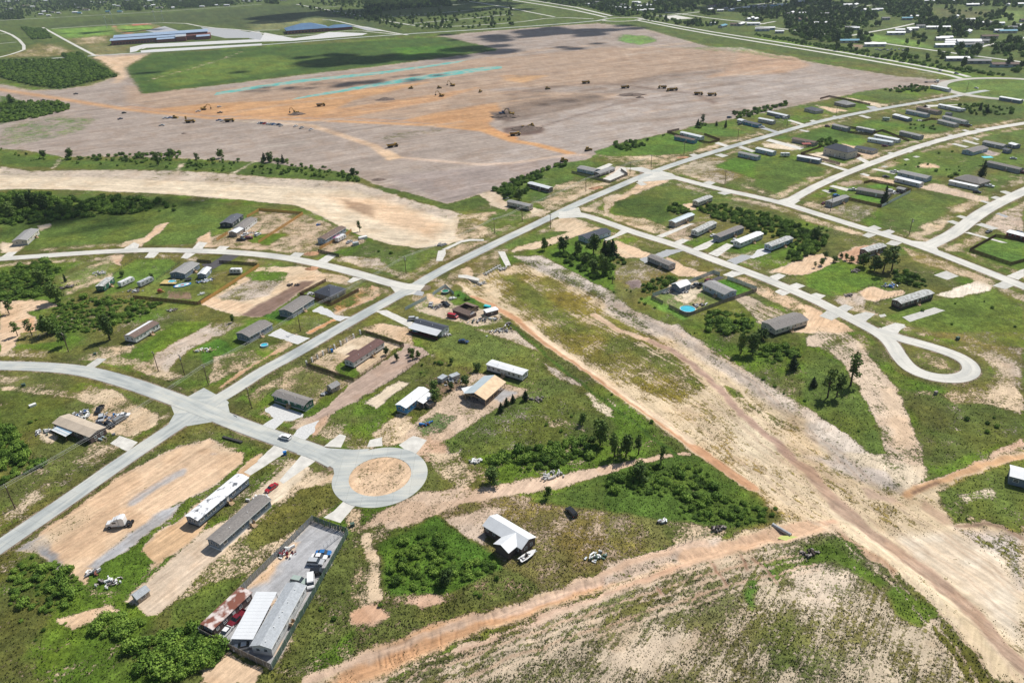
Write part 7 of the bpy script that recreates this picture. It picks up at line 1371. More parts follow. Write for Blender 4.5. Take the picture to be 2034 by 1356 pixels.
JP = [('B2',680,590,3.2,'heap of scrap parts on the gravel by the metal fence',('junk_dark','galv','trim','paint_darkred')),('B1',545,705,2.6,'scrap frame heap at the end of the grey gravel strip',('junk','trim','rusty')),('B1',650,765,3.2,'white and black rubbish scattered in tall grass',('trim','junk_dark')),
      ('S1',1030,930,5,'junk between the parked cars by the cabin',('junk_dark','junk','tarp_blue','galv')),('S1',800,880,4.5,'blue and white junk above the tan roofed cabin',('tarp_blue','trim','junk','wood_grey')),('S1',440,1050,4.5,'pale rubbish left of the patchwork canopy',('trim','junk','mesh_green')),('S1',810,915,2.5,'white boxes beside the cabin',('trim','trim')),('S1',960,1110,3,'clutter at the right end of the cabin',('junk','wood_grey','fence_paleblue')),
      ('S3',440,570,5.5,'pens and small sheds of scrap boards between the trees',('wood_grey','galv','wood_brown','trim')),('S3',1310,740,3,'dark brush pile with scrap in the grass',('junk_dark','wood_grey')),('S3',235,985,1.6,'blue tarp heap on the mottled lot',('tarp_blue','wood_brown')),('S3',420,130,2.2,'boxes and trailers at the right end of the porch',('trim','junk','wood_grey')),('S3',960,80,6,'scattered boards and scrap on sandy ground',('wood_grey','junk','trim')),
      ('R3',340,1115,3.5,'brush and scrap heap beside the black pickup',('wood_grey','junk')),('R3',470,1035,2.2,'white pipes stacked behind the black pickup',('trim','galv')),('R3',900,1220,3,'white rubbish right of the collapsed house',('trim','junk','lumber')),('R3',750,1240,5,'scattered scrap below the collapsed house',('wood_grey','junk','mesh_green')),('R3',1015,1275,1.2,'dark barrel and scrap near the orange track',('junk_dark','junk_dark')),
      ('R1',1300,960,4.5,'silver scrap between camper and covered trailer',('galv','junk','trim','junk_dark')),('R1',1960,870,4,'scattered toys and boxes behind the blue workshop',('tarp_blue','trim','junk')),('R2',60,860,3.5,'boxes spread in front of the blue workshop',('trim','junk','tarp_blue')),('R1',1945,990,1.6,'white heap by the orange fence',('trim','trim')),('R2',1060,990,3.2,'white rubble in the corner of the brown fence',('trim','rock','junk')),
      ('R1',980,790,4.5,'pale foundation blocks laid in rows',('trim','rock')),('R1',660,925,3.5,'dark brush pile on the sandy lot',('junk_dark','wood_dark')),('R1',1650,1150,2.6,'pale brush pile by the fence end',('rock','wood_grey')),('R2',850,905,2.5,'dark burnt heap on the bare soil',('junk_dark','wood_dark')),('R2',925,905,1.6,'small dark heap right of the burnt one',('junk_dark','wood_dark')),('R2',1130,325,2.2,'small blue and wood heap on the sandy yard',('tarp_blue','lumber')),('R2',470,405,4,'boards spread behind the parked cars',('lumber','trim','wood_grey')),
      ('R4',610,975,3,'scrap beside the blue barn',('junk','galv','junk_dark')),('R4',910,1100,3.2,'furniture and boards by the round pool',('trim','junk','wood_dark')),('R4',770,975,2.2,'odds and ends in front of the blue barn',('junk','trim')),('R5',790,880,5,'scrap metal heap behind the sandy lot',('galv','junk','junk_dark','tarp_blue')),('R5',460,745,3.2,'dark brush pile at the trees on the bright lawn',('wood_grey','junk_dark')),('R5',405,970,1.8,'dark heap on the grey lot',('junk_dark','junk_dark')),
      ('B3',1445,610,3,'pale scrap heap on the dry lawn',('galv','trim','mesh_green')),('B3',1180,135,4,'heap of pale broken rocks beside the sandy track',('rock','rock','rock')),('B3',735,45,2.6,'pale rocks at the thicket edge',('rock','trim')),('B4',345,405,1.6,'dark pump parts on the lawn edge',('junk_dark','galv')),('B4',1215,600,3,'bent dark pipe and scrap on the green bank',('wood_dark','junk_dark')),('B4',670,450,2.5,'dark logs by the wire fence',('wood_dark','junk_dark')),('R3',370,520,5,'broken grey rocks at the chute lip',('rock','junk')),('R3',960,745,4,'rocks at the foot of the long chute',('rock','rock')),('R3',760,870,3,'rocks at the end of the curved chute',('rock','rock')),
      ('M4',830,310,6,'white clutter in the cluttered strip',('trim','junk','trim')),('M4',1240,230,5,'white clutter left of the red patch home',('trim','junk')),('M4',1050,780,4,'clutter beside the brown shed',('junk','trim','junk_dark')),('S1',1920,270,2.5,'white frame and boards in the tall grass',('trim','lumber')),('S2',85,275,2.4,'low square timber frame in the tall grass',('trim','lumber','lumber')),('S2',1175,695,1.0,'small scrap at the beige shed',('junk','galv')),('M3',20,840,3,'pale rubble at the brush edge',('rock','trim'))]
for i, (c, x, y, r, lb_, ms) in enumerate(JP): junkpile(c, x, y, r, lb_, 34 if r > 3 else 22, ms)
def boxobj(name, label, cat, c, x, y, dims, m, rz=.4, z=0, extra=None):
    t = thing(name, label, cat, P(c, x, y), rz); l, w_, h = dims
    part('box', MB().box(-l / 2, l / 2, -w_ / 2, w_ / 2, z, z + h).mesh('box', (MATS[m],)), t); part('lid', MB().box(-l / 2 - .05, l / 2 + .05, -w_ / 2 - .05, w_ / 2 + .05, z + h, z + h + .08).mesh('lid', (MATS[m],)), t); return t
boxobj('waste_bin','blue waste bin at the white columned fence','bin','S2',1258,285,(1.0,.9,1.3),'tarp_blue'); boxobj('waste_bin','blue bin beside the pale drive near the turning circle','bin','S2',805,1270,(1.1,.9,1.2),'tarp_blue'); boxobj('water_tank','white plastic tank lying alone in the left meadow','tank','S1',318,805,(2.4,1.3,.8),'trim',.8)
boxobj('storage_box','bright blue box near the white shed','box','R3',815,1115,(3.2,1.7,.9),'turq_plastic',-.5); boxobj('white_cover','white arched cover at the wire fence end','cover','R2',1555,455,(5,2.2,1.3),'trim',.5); boxobj('animal_pen','grey roofed pen on the camper lawn','pen','R2',1485,515,(3.4,2.4,1.6),'galv',.4); boxobj('mailbox','dark mailbox stand at the bottom of the loop','mailbox','S5',1210,668,(1.2,.8,1.2),'junk_dark'); boxobj('utility_box','green utility box in the grass above the loop','utility box','S5',1415,160,(1.4,1.1,1.2),'mesh_green')
boxobj('utility_box','green utility box by the curved road at left','utility box','S1',915,310,(1.0,.9,.8),'mesh_green'); boxobj('utility_box','green utility box in the meadow below the curved road','utility box','S1',230,612,(1.3,1.0,1.0),'mesh_green'); boxobj('utility_box','green box beside the yard fence corner','utility box','B2',1072,428,(1.2,1.0,1.0),'mesh_green'); boxobj('small_coop','grey roofed coop between the trees','coop','S3',385,560,(3.4,2.6,1.8),'galv',.9); boxobj('small_coop','second pale roofed coop right of the first','coop','S3',500,540,(3.8,2.4,1.8),'galv',.6); boxobj('small_coop','little coop beside the blue home deck','coop','S3',265,810,(2.6,2.0,1.7),'wood_grey',.8)
boxobj('culvert_pipe_end','dark slab across the mouth of the drive near the sand lot','slab','S2',300,1135,(9,.8,.6),'skirt_dark',-.45)
t = thing('pipe_segment', 'grey corrugated pipe lying across the eroded canal', 'pipe', P('B4', 1050, 450), -.9); part('pipe', MB().tube((-3, 0, .5), (3, 0, .5), .6, n=12).mesh('pipe', (MATS['silver_pipe'],)), t); part('pipe_flange', MB().tube((-3.1, 0, .5), (-2.9, 0, .5), .7, n=12).mesh('pipe_flange', (MATS['galv'],)), t)
mat('algae_water', (.45, .50, .12), .3, .1); sheet('puddle', [(x + P('B4', 1085, 495)[0], y + P('B4', 1085, 495)[1]) for x, y in ((-3, 0), (-1.5, 1), (1, .8), (3.2, .2), (2, -1), (-1, -1.1))], gz(*P('B4', 1085, 495)) + .12, MATS['algae_water'], 'small green puddle below the pipe')
# roof skirting of loose white debris beside the torn roof
junkpile('B2',510,268,3.2,'white boards and wrap lying behind the long grey home',16,('trim','trim'))
# ------------------------------------------------------------------ vegetation
def leaf_mat(name, c1, c2, c3):
    m = bpy.data.materials.new(name); m.use_nodes = True; t = m.node_tree; b = t.nodes['Principled BSDF']; b.inputs['Roughness'].default_value = .75; b.inputs['Specular IOR Level'].default_value = .25
    oi = t.nodes.new('ShaderNodeObjectInfo'); ge = t.nodes.new('ShaderNodeNewGeometry'); n = t.nodes.new('ShaderNodeTexNoise'); n.inputs['Scale'].default_value = .45; n.inputs['Detail'].default_value = 3; t.links.new(ge.outputs['Position'], n.inputs['Vector'])
    ad = t.nodes.new('ShaderNodeMath'); ad.operation = 'MULTIPLY_ADD'; t.links.new(oi.outputs['Random'], ad.inputs[0]); ad.inputs[1].default_value = .5; t.links.new(n.outputs['Fac'], ad.inputs[2])
    r = t.nodes.new('ShaderNodeValToRGB'); e = r.color_ramp.elements; e[0].position = .42; e[0].color = (*c1, 1); e[1].position = .95; e[1].color = (*c3, 1); k = e.new(.65); k.color = (*c2, 1); t.links.new(ad.outputs[0], r.inputs['Fac']); t.links.new(r.outputs[0], b.inputs['Base Color'])
    b.inputs['Subsurface Weight'].default_value = 0; return m
LB = leaf_mat('bush_leaves', (.045, .09, .012), (.095, .18, .022), (.20, .31, .045)); LD = leaf_mat('tree_leaves', (.034, .07, .016), (.07, .12, .024), (.12, .185, .036)); LC_ = leaf_mat('conifer_needles', (.012, .032, .012), (.02, .045, .014), (.035, .065, .02)); mat('bark', (.10, .075, .055), .95, .25, 1.5)
def leafcloud(n, blobs, size, seed, core=True):
    """leaf faces through several lobes; blobs are (x,y,z,rx,rz)"""
    rr = np.random.default_rng(seed); mb = MB(); V = []; F = []
    wts = np.array([b_[3] ** 2 * b_[4] for b_ in blobs]); wts = wts / wts.sum()
    which = rr.choice(len(blobs), n, p=wts)
    for i in range(n):
        b_ = blobs[which[i]]; d = rr.normal(size=3); d /= np.linalg.norm(d); rad_ = rr.uniform(.5, 1.22)
        c = np.array([b_[0] + d[0] * b_[3] * rad_, b_[1] + d[1] * b_[3] * rad_, b_[2] + d[2] * b_[4] * rad_])
        if c[2] < .05: c[2] = .05 + abs(c[2]) * .2
        nrm = d + rr.normal(size=3) * .55; nrm /= np.linalg.norm(nrm); u = np.cross(nrm, rr.normal(size=3)); u /= np.linalg.norm(u) + 1e-9; v_ = np.cross(nrm, u); s = size * rr.uniform(.6, 1.3)
        k = len(V); V += [tuple(c + u * s), tuple(c + v_ * s * .7), tuple(c - u * s), tuple(c - v_ * s * .7)]; F.append((k, k + 1, k + 2, k + 3))
    if core:  # unseen solid core added inside each lobe to stop light passing through
        for b_ in blobs:
            k = len(V); N1, N2 = 7, 5
            for a in range(N2):
                th = math.pi * a / (N2 - 1)
                for q in range(N1): ph = 2 * math.pi * q / N1 + a; V.append((b_[0] + b_[3] * .62 * math.sin(th) * math.cos(ph), b_[1] + b_[3] * .62 * math.sin(th) * math.sin(ph), max(.02, b_[2] + b_[4] * .62 * math.cos(th))))
            for a in range(N2 - 1):
                for q in range(N1): F.append((k + a * N1 + q, k + a * N1 + (q + 1) % N1, k + (a + 1) * N1 + (q + 1) % N1, k + (a + 1) * N1 + q))
    return V, F
def mk(name, V, F, m):
    me = bpy.data.meshes.new(name); me.from_pydata(V, [], F); me.materials.append(m); return me
def blobs_bush(seed):
    rr = random.Random(seed); bl = [(0, 0, .50, .62, .50)]
    for k in range(5): a = rr.uniform(0, 6.28); r = rr.uniform(.35, .62); bl.append((r * math.cos(a), r * math.sin(a), rr.uniform(.25, .65), rr.uniform(.25, .42), rr.uniform(.25, .42)))
    return bl
BUSH = [mk('bush_foliage', *leafcloud(620, blobs_bush(s), .10, s), LB) for s in range(4)]
def blobs_tree(seed, conifer=False, tall=False):
    rr = random.Random(seed + 50)
    if conifer: return [(rr.uniform(-.03, .03), rr.uniform(-.03, .03), .14 + .72 * i / 6, .26 * (1 - i / 7.2) + .02, .11) for i in range(7)]
    bl = [(0, 0, .50, .25, .36)]
    for k in range(9): a = rr.uniform(0, 6.28); r = rr.uniform(.10, .30); z = rr.uniform(.16, .88); r *= 1.15 - z * .6; bl.append((r * math.cos(a), r * math.sin(a), z, rr.uniform(.10, .19), rr.uniform(.09, .16)))
    return bl
CROWN = [mk('crown_foliage', *leafcloud(750, blobs_tree(s), .045, s + 9), LD) for s in range(3)]; CONI = [mk('crown_foliage', *leafcloud(650, blobs_tree(s, True), .045, s + 19), LC_) for s in range(2)]
def blobs_wisp(seed):
    rr = random.Random(seed + 90); return [(rr.uniform(-.08, .08), rr.uniform(-.08, .08), .35 + .1 * i, rr.uniform(.07, .13), rr.uniform(.06, .1)) for i in range(6)]
WISP = [mk('crown_foliage', *leafcloud(380, blobs_wisp(s), .035, s + 29, False), LD) for s in range(2)]
TR_ = MB().tube((0, 0, -.02), (.01, .01, .45), .028, .018, 7).tube((.01, .01, .45), (0, .02, .75), .018, .008, 6).tube((0, 0, .35), (.14, .03, .6), .012, .006, 5).tube((0, 0, .4), (-.12, .08, .62), .012, .006, 5).tube((0, 0, .42), (.02, -.14, .66), .012, .006, 5).mesh('trunk', (MATS['bark'],))
def tree(c, x, y, h, label, kind='leafy', wd=1.0, group=None):
    i = int(x * 7 + y) % 97; xy = P(c, x, y)
    t = thing({'leafy': 'tree', 'conifer': 'conifer_tree', 'wispy': 'thin_tree'}[kind], label, 'tree', xy, (i * 1.7) % 6.28, group); s = (h * wd, h * wd, h)
    part('trunk', TR_, t, sc=(h, h, h)); part('crown', {'leafy': CROWN, 'conifer': CONI, 'wispy': WISP}[kind][i % {'leafy': 3, 'conifer': 2, 'wispy': 2}[kind]], t, sc=s)
TREES=[('R3',1360,565,8.5,'leafy',.7,'lone slim dark tree left of the grove'),('R3',1545,585,10,'leafy',1.1,'wide dark tree casting a shadow on the bare path'),('R3',1680,620,9.5,'leafy',.7,'slim dark tree between the wide tree and the navy roofed house'),('R3',1835,600,12.5,'leafy',1.0,'tallest wide tree in front of the navy roofed house'),('R3',1940,620,10,'conifer',.9,'dark conifer right of the navy roofed house'),
         ('R3',1990,640,10,'leafy',.7,'dark tree at the right end of the grove'),('R3',1920,800,12,'leafy',.65,'tall tree at the bottom of the grove'),('R3',1760,700,7,'leafy',1.1,'round light tree in the middle of the grove'),('R3',1840,780,8,'leafy',1.1,'round tree at the lower middle of the grove'),('R4',80,640,12,'conifer',.8,'dark conifer beside the drive of the navy roofed house'),('R4',25,620,10,'leafy',.7,'dark tree left of the driveway conifer'),('R4',10,800,10,'leafy',.6,'dark tree at the edge of the mown brown lot'),
         ('R1',550,1070,13,'leafy',.95,'big dark tree with a long shadow on bare sand'),('R1',400,900,10,'leafy',1.0,'dark round tree above the big one'),('R1',90,1180,9,'wispy',1.5,'thin pale tree on the sandy patch'),('R1',632,870,5.5,'conifer',.6,'small conifer on the pale lot'),('R1',1180,820,4,'leafy',1.2,'round bush like tree left of the dark tank'),('R1',1465,845,3.8,'leafy',1.0,'small tree behind the covered trailer'),
         ('S1',1060,170,14,'leafy',.6,'tall thick tree standing over the light brush'),('S1',480,120,11,'leafy',1.1,'broad dark tree at the edge of the bare sand'),('S1',310,130,9,'wispy',1.4,'thin leaning tree beside the orange sand'),('S1',170,130,8,'wispy',1.4,'thin bare tree on the orange sand'),('S1',640,220,9,'wispy',1.8,'bare branched tree beside the thin pole'),
         ('R1',240,200,15,'leafy',.9,'tall tree at the left end of the dark wood'),('R1',330,170,15,'leafy',.8,'tall tree in the dark wood'),('R1',430,200,14,'leafy',.9,'tall tree at the right end of the dark wood'),('R1',100,260,12,'leafy',1.2,'broad tree low in the dark wood'),('R1',600,240,9,'leafy',1.2,'round tree right of the dark wood'),
         ('S3',715,470,4.5,'leafy',1.2,'young tree beside the white mobile home'),('S3',600,610,5,'leafy',1.2,'green tree between the pens and the pole barn'),('S3',300,660,5.5,'leafy',1.1,'round tree upper right of the blue home'),('S3',320,770,6.5,'leafy',1.1,'larger round tree beside the blue home deck'),('S3',465,650,4,'leafy',.9,'small tree below the pens'),('S3',472,400,3.2,'leafy',1.1,'little bush tree at the fence corner'),
         ('S3',65,305,3.2,'leafy',.8,'leftmost of four young trees on the bare strip'),('S3',98,310,3.4,'leafy',.7,'second young tree on the bare strip'),('S3',95,360,3.6,'leafy',.9,'lowest young tree on the bare strip'),('S3',145,340,3.8,'leafy',.9,'rightmost young tree on the bare strip'),('S2',1880,370,4,'leafy',.8,'young tree left of the ring of stones'),('S2',1780,310,4,'leafy',1.0,'leafy sapling at the end of the maroon roofed home'),
         ('S3',1180,750,5,'conifer',1.0,'small dark conifer below the pole barn'),('S3',1060,770,4,'conifer',1,'tiny dark conifer below the pole barn, second in the row'),('S3',1000,800,4,'conifer',1,'small conifer at the sandy lot edge'),('S3',945,860,4.5,'conifer',1,'dark conifer at the corner of the meadow'),('S3',1730,980,5.5,'leafy',.8,'lone dark tree in the meadow'),('S3',1900,1180,11,'leafy',.8,'tallest dark tree of the meadow thicket'),
         ('S4',100,1290,10,'leafy',.6,'dark tree at the right part of the meadow thicket'),('S4',210,1290,10,'leafy',.7,'second dark tree at the right part of the thicket'),('S4',330,1270,9,'wispy',1.0,'thin tree at the right end of the thicket'),('S4',545,1356,8,'wispy',.8,'bare trunk beside the sandy track'),('S4',1315,300,11,'leafy',.55,'slim dark tree left of a pair by the beige house'),('S4',1430,310,11,'leafy',.9,'lighter tree right of a pair by the beige house'),
         ('S4',1520,170,6,'leafy',1.2,'tree at the corner of the beige house'),('S4',1815,455,7.5,'conifer',1.1,'dark conifer below the round thicket'),('S4',2010,620,5,'conifer',1.1,'dark conifer alone on the slope'),('S5',420,590,15,'wispy',1.1,'tallest ragged tree on the sandy slope'),('S5',205,700,13,'wispy',1.1,'leaning ragged tree, left of three'),('S5',290,690,11,'wispy',1.2,'ragged tree in the middle of three'),('S5',75,595,3.5,'conifer',1.2,'small dark bush tree in the grass'),
         ('R5',720,760,14,'wispy',1.3,'tall thin tree left of a pair before the brown home'),('R5',800,740,14,'wispy',1.5,'tall thin tree right of a pair before the brown home'),('R5',540,700,8,'leafy',1.2,'round dark tree left of the thin pair'),('R5',640,740,9,'leafy',1.1,'round dark tree below the thin pair'),('R5',148,690,4.5,'leafy',1.0,'young tree on the orange sand, largest'),('R5',88,710,3.5,'wispy',1.5,'thin young tree on the orange sand'),
         ('R5',270,660,4,'leafy',1.1,'round young tree where sand meets grass'),('R5',185,620,4,'leafy',1.2,'bushy young tree above the sand'),('R5',380,640,4,'leafy',1.0,'young tree left of the brown home'),('R5',425,660,4,'leafy',1.0,'young tree right beside it near the brown home'),('R5',495,655,3.5,'leafy',1.0,'low young tree in front of the brown home'),('R5',335,620,3,'leafy',1.0,'small sapling on orange soil'),('R5',728,118,13,'conifer',.65,'tall dark conifer at the corner of the taupe roofed home'),
         ('R5',100,440,8,'leafy',1.2,'tree at the end of the brush band'),('B3',1155,265,5,'leafy',.8,'lone round tree beside the sandy track'),('B3',560,770,6,'leafy',.9,'taller dark shrub tree at the bottom of the fenced thicket'),('B3',830,175,6.5,'leafy',1.3,'dark round tree at the left end of the meadow thicket'),('B4',210,150,7,'leafy',1.2,'dark round tree on top of the lower thicket'),('M4',1750,175,9,'conifer',.9,'dark conifer in the field below the roundabout'),('M4',1700,150,7,'conifer',.9,'second conifer in the field below the roundabout, smaller'),
         ('M4',1712,655,13,'conifer',.7,'tall dark tree left of the turquoise canopy'),('M3',1725,290,8,'conifer',.6,'slim dark tree on the bright lawn'),('M3',1550,270,11,'wispy',1.3,'tall ragged tree at the edge of the graded field'),('M3',1510,285,8,'conifer',1.0,'dark tree left of the ragged one'),('M3',1655,275,5,'conifer',1.0,'small tree on the bright lawn'),('M3',120,850,8,'leafy',1.1,'round tree below the white roofed brown home'),('R3',1120,85,8,'leafy',1.1,'round tree behind the mobile home on sand'),
         ('M1',550,530,10,'leafy',1.0,'tree at the left end of the channel strip'),('M1',340,525,8,'leafy',1.2,'tree left of the pale gully'),('M1',1230,580,12,'leafy',.6,'tall tree on the channel strip by the poles'),('M1',1330,515,8,'leafy',1.1,'tree beside the grey posts'),('M1',1720,525,9,'leafy',1.0,'tree right of the grey posts'),('M1',1535,570,10,'wispy',1.5,'ragged tree below the grey posts'),('M2',100,548,8,'conifer',1.0,'tree at the top left corner of the brush triangle'),('M2',145,555,9,'leafy',1.1,'wider tree next to the corner one'),('M2',245,565,8,'conifer',.8,'pointed tree along the brush triangle'),
         ('M2',790,665,7,'leafy',1.2,'tree at the right tip of the brush triangle'),('M1',90,110,14,'leafy',.9,'tall tree above the left tree patch'),('R2',1525,385,8,'wispy',1.2,'thin bare tree beside the dark fence'),('S2',2030,320,4,'leafy',1,'young tree right of the ring of stones'),('R2',305,1260,4.5,'leafy',.7,'little dark tree in the tall grass by the bare strip')]
for c, x, y, h, k, wd, lb_ in TREES: tree(c, x, y, h, lb_, k, wd)
def sample(poly, n, seed, mind=0):
    rr = random.Random(seed); xs = [p[0] for p in poly]; ys = [p[1] for p in poly]; out = []; tries = 0
    while len(out) < n and tries < 60:
        tries += 1
        X = np.array([rr.uniform(min(xs), max(xs)) for _ in range(n * 2)]); Y = np.array([rr.uniform(min(ys), max(ys)) for _ in range(n * 2)]); ok = inside(X, Y, poly) > 0
        for x, y in zip(X[ok], Y[ok]):
            if mind and any((x - a) ** 2 + (y - b_) ** 2 < mind * mind for a, b_ in out): continue
            out.append((x, y))
            if len(out) >= n: break
    return out
# thickets: crop, polygon, individual bushes, filler per 100 m2, radius range, label
BIGB = [('B2',[(-60,1060),(130,1040),(330,1150),(280,1250),(60,1330),(-180,1300),(-260,1150)],34,(1.4,2.9),'dense green bush of the thicket beside the gravel yard'),('B1',[(60,660),(330,640),(500,780),(460,880),(250,950),(60,900)],18,(1.2,2.4),'green bush of the thicket left of the sandy lot'),
        ('B1',[(540,1010),(640,960),(760,950),(860,1000),(700,1110),(560,1080)],12,(1.3,2.3),'green bush at the left of the big thicket'),('B3',[(240,560),(380,480),(540,500),(560,600),(860,650),(840,700),(560,790),(300,810),(200,780)],34,(1.0,1.9),'bright green bush inside the fenceless square thicket'),
        ('S3',[(750,1300),(1150,1220),(1550,1130),(1850,1130),(1900,1250),(1500,1300),(1100,1356),(760,1356)],26,(1.4,2.5),'dense bush of the long meadow thicket'),('B3',[(980,40),(1250,0),(1420,0),(1400,40),(1200,80),(1000,130)],10,(1.4,2.4),'dense bush at the lower edge of the meadow thicket'),
        ('B4',[(20,150),(240,70),(600,90),(660,200),(480,220),(250,260),(30,240)],16,(1.2,2.3),'green bush of the lower thicket below the track'),('B4',[(420,230),(700,260),(960,330),(940,410),(760,430),(450,380)],14,(1.2,2.1),'green bush at the right of the lower thicket'),
        ('S1',[(-100,1010),(100,1020),(260,1130),(240,1356),(-100,1356)],16,(1.8,3.0),'dark bush of the wood at the left edge'),('B1',[(0,10),(200,20),(270,60),(120,140),(0,190)],8,(1.5,2.8),'dark bush below the wood at the left edge'),('R1',[(0,780),(150,740),(420,680),(620,760),(500,850),(450,1000),(200,1040),(0,1050)],26,(1.8,3.2),'dark bush of the thicket under the west road'),
        ('R1',[(560,1100),(800,1020),(1250,1040),(1560,1080),(1500,1140),(1250,1260),(900,1356),(400,1356),(420,1250)],30,(1.4,2.6),'light green bush of the brush behind the orange fence'),('R4',[(580,180),(700,140),(830,180),(850,220),(700,220)],8,(1.6,2.8),'dark bush beside the bare patch'),
        ('R4',[(360,900),(620,800),(720,860),(640,900),(440,990),(370,960)],12,(1.2,2.2),'green bush left of the pool yard'),('R4',[(960,1200),(1060,1140),(1300,1170),(1460,1260),(1400,1356),(1000,1356)],16,(1.3,2.6),'green bush below the pool yard'),('S4',[(980,0),(1190,20),(1200,120),(1120,140)],6,(1.5,2.6),'dark bush nearest the sandy bank'),
        ('S4',[(1450,270),(1600,210),(1850,240),(1890,330),(1600,400),(1480,380)],12,(1.5,2.5),'dark bush of the round thicket on the slope'),('R5',[(820,750),(1000,760),(1150,860),(1100,910),(900,860),(800,830)],10,(1.4,2.4),'dark bush along the scrap heap')]
nb = 0
for bi, (c, poly, n, (r0, r1), lb_) in enumerate(BIGB):
    pl_ = PL(c, poly); pts = sample(pl_, n, 100 + bi, 1.8); rr = random.Random(bi)
    for k, (x, y) in enumerate(pts):
        r = rr.uniform(r0, r1); o = bpy.data.objects.new('bush', BUSH[(k + bi) % 4]); link(o, None, (x, y, gz(x, y) - .1), rr.uniform(0, 6.28), (r * 1.15, r * rr.uniform(.95, 1.3), r * rr.uniform(.9, 1.3))); tag(o, lb_, 'bush', 'bushes: ' + lb_.split(' of the ')[-1] if ' of the ' in lb_ else 'bushes, ' + lb_[:40]); nb += 1
    nf = int(n * .9)
# everything smaller or farther: one scatter of the same shrub shapes
def scatter(name, label, mesh_, pts, scales, m_obj=None):
    pm = bpy.data.meshes.new(name); pm.from_pydata([(x, y, gz_) for x, y, gz_ in pts], [], [])
    a = pm.attributes.new('size', 'FLOAT_VECTOR', 'POINT'); a.data.foreach_set('vector', np.array(scales, np.float32).ravel()); a = pm.attributes.new('turn', 'FLOAT', 'POINT'); a.data.foreach_set('value', RNG.uniform(0, 6.28, len(pts)).astype(np.float32))
    o = bpy.data.objects.new(name, pm); COL.objects.link(o); tag(o, label, kind='stuff')
    ng = bpy.data.node_groups.new(name + '_nodes', 'GeometryNodeTree'); ng.interface.new_socket('Geometry', in_out='INPUT', socket_type='NodeSocketGeometry'); ng.interface.new_socket('Geometry', in_out='OUTPUT', socket_type='NodeSocketGeometry')
    gi, go = ng.nodes.new('NodeGroupInput'), ng.nodes.new('NodeGroupOutput'); ip = ng.nodes.new('GeometryNodeInstanceOnPoints'); oi = ng.nodes.new('GeometryNodeObjectInfo'); oi.inputs['Object'].default_value = m_obj; oi.inputs['As Instance'].default_value = True
    n1_ = ng.nodes.new('GeometryNodeInputNamedAttribute'); n1_.data_type = 'FLOAT_VECTOR'; n1_.inputs['Name'].default_value = 'size'; n2_ = ng.nodes.new('GeometryNodeInputNamedAttribute'); n2_.data_type = 'FLOAT'; n2_.inputs['Name'].default_value = 'turn'; cx = ng.nodes.new('ShaderNodeCombineXYZ')
    ng.links.new(n2_.outputs['Attribute'], cx.inputs['Z']); e2 = ng.nodes.new('FunctionNodeEulerToRotation'); ng.links.new(cx.outputs[0], e2.inputs[0]); ng.links.new(gi.outputs[0], ip.inputs['Points']); ng.links.new(oi.outputs['Geometry'], ip.inputs['Instance']); ng.links.new(n1_.outputs['Attribute'], ip.inputs['Scale']); ng.links.new(e2.outputs[0], ip.inputs['Rotation']); ng.links.new(ip.outputs[0], go.inputs[0])
    md = o.modifiers.new('scatter', 'NODES'); md.node_group = ng; return o
def src(me_, name, label, xy, s):
    o = bpy.data.objects.new(name, me_); link(o, None, (xy[0], xy[1], 0), 0, None); return tag(o, label, 'bush' if 'bush' in name else 'tree')
pts, scs = [], []
def fill(c, poly, per100, r0, r1, seed, tall=1.0, tgt=None):
    P_, S_ = tgt if tgt else (pts, scs); pl_ = PL(c, poly); A = abs(sum(pl_[i][0] * pl_[(i + 1) % len(pl_)][1] - pl_[(i + 1) % len(pl_)][0] * pl_[i][1] for i in range(len(pl_)))) / 2; n = int(A / 100 * per100); rr = random.Random(seed)
    for x, y in sample(pl_, n, seed):
        r = rr.uniform(r0, r1); P_.append((x, y, gz(x, y) - .1)); S_.append((r, r, r * tall * rr.uniform(.8, 1.3)))
for bi, (c, poly, n, (r0, r1), lb_) in enumerate(BIGB): fill(c, poly, 34.0, r0 * .28, r1 * .6, 300 + bi, .85)
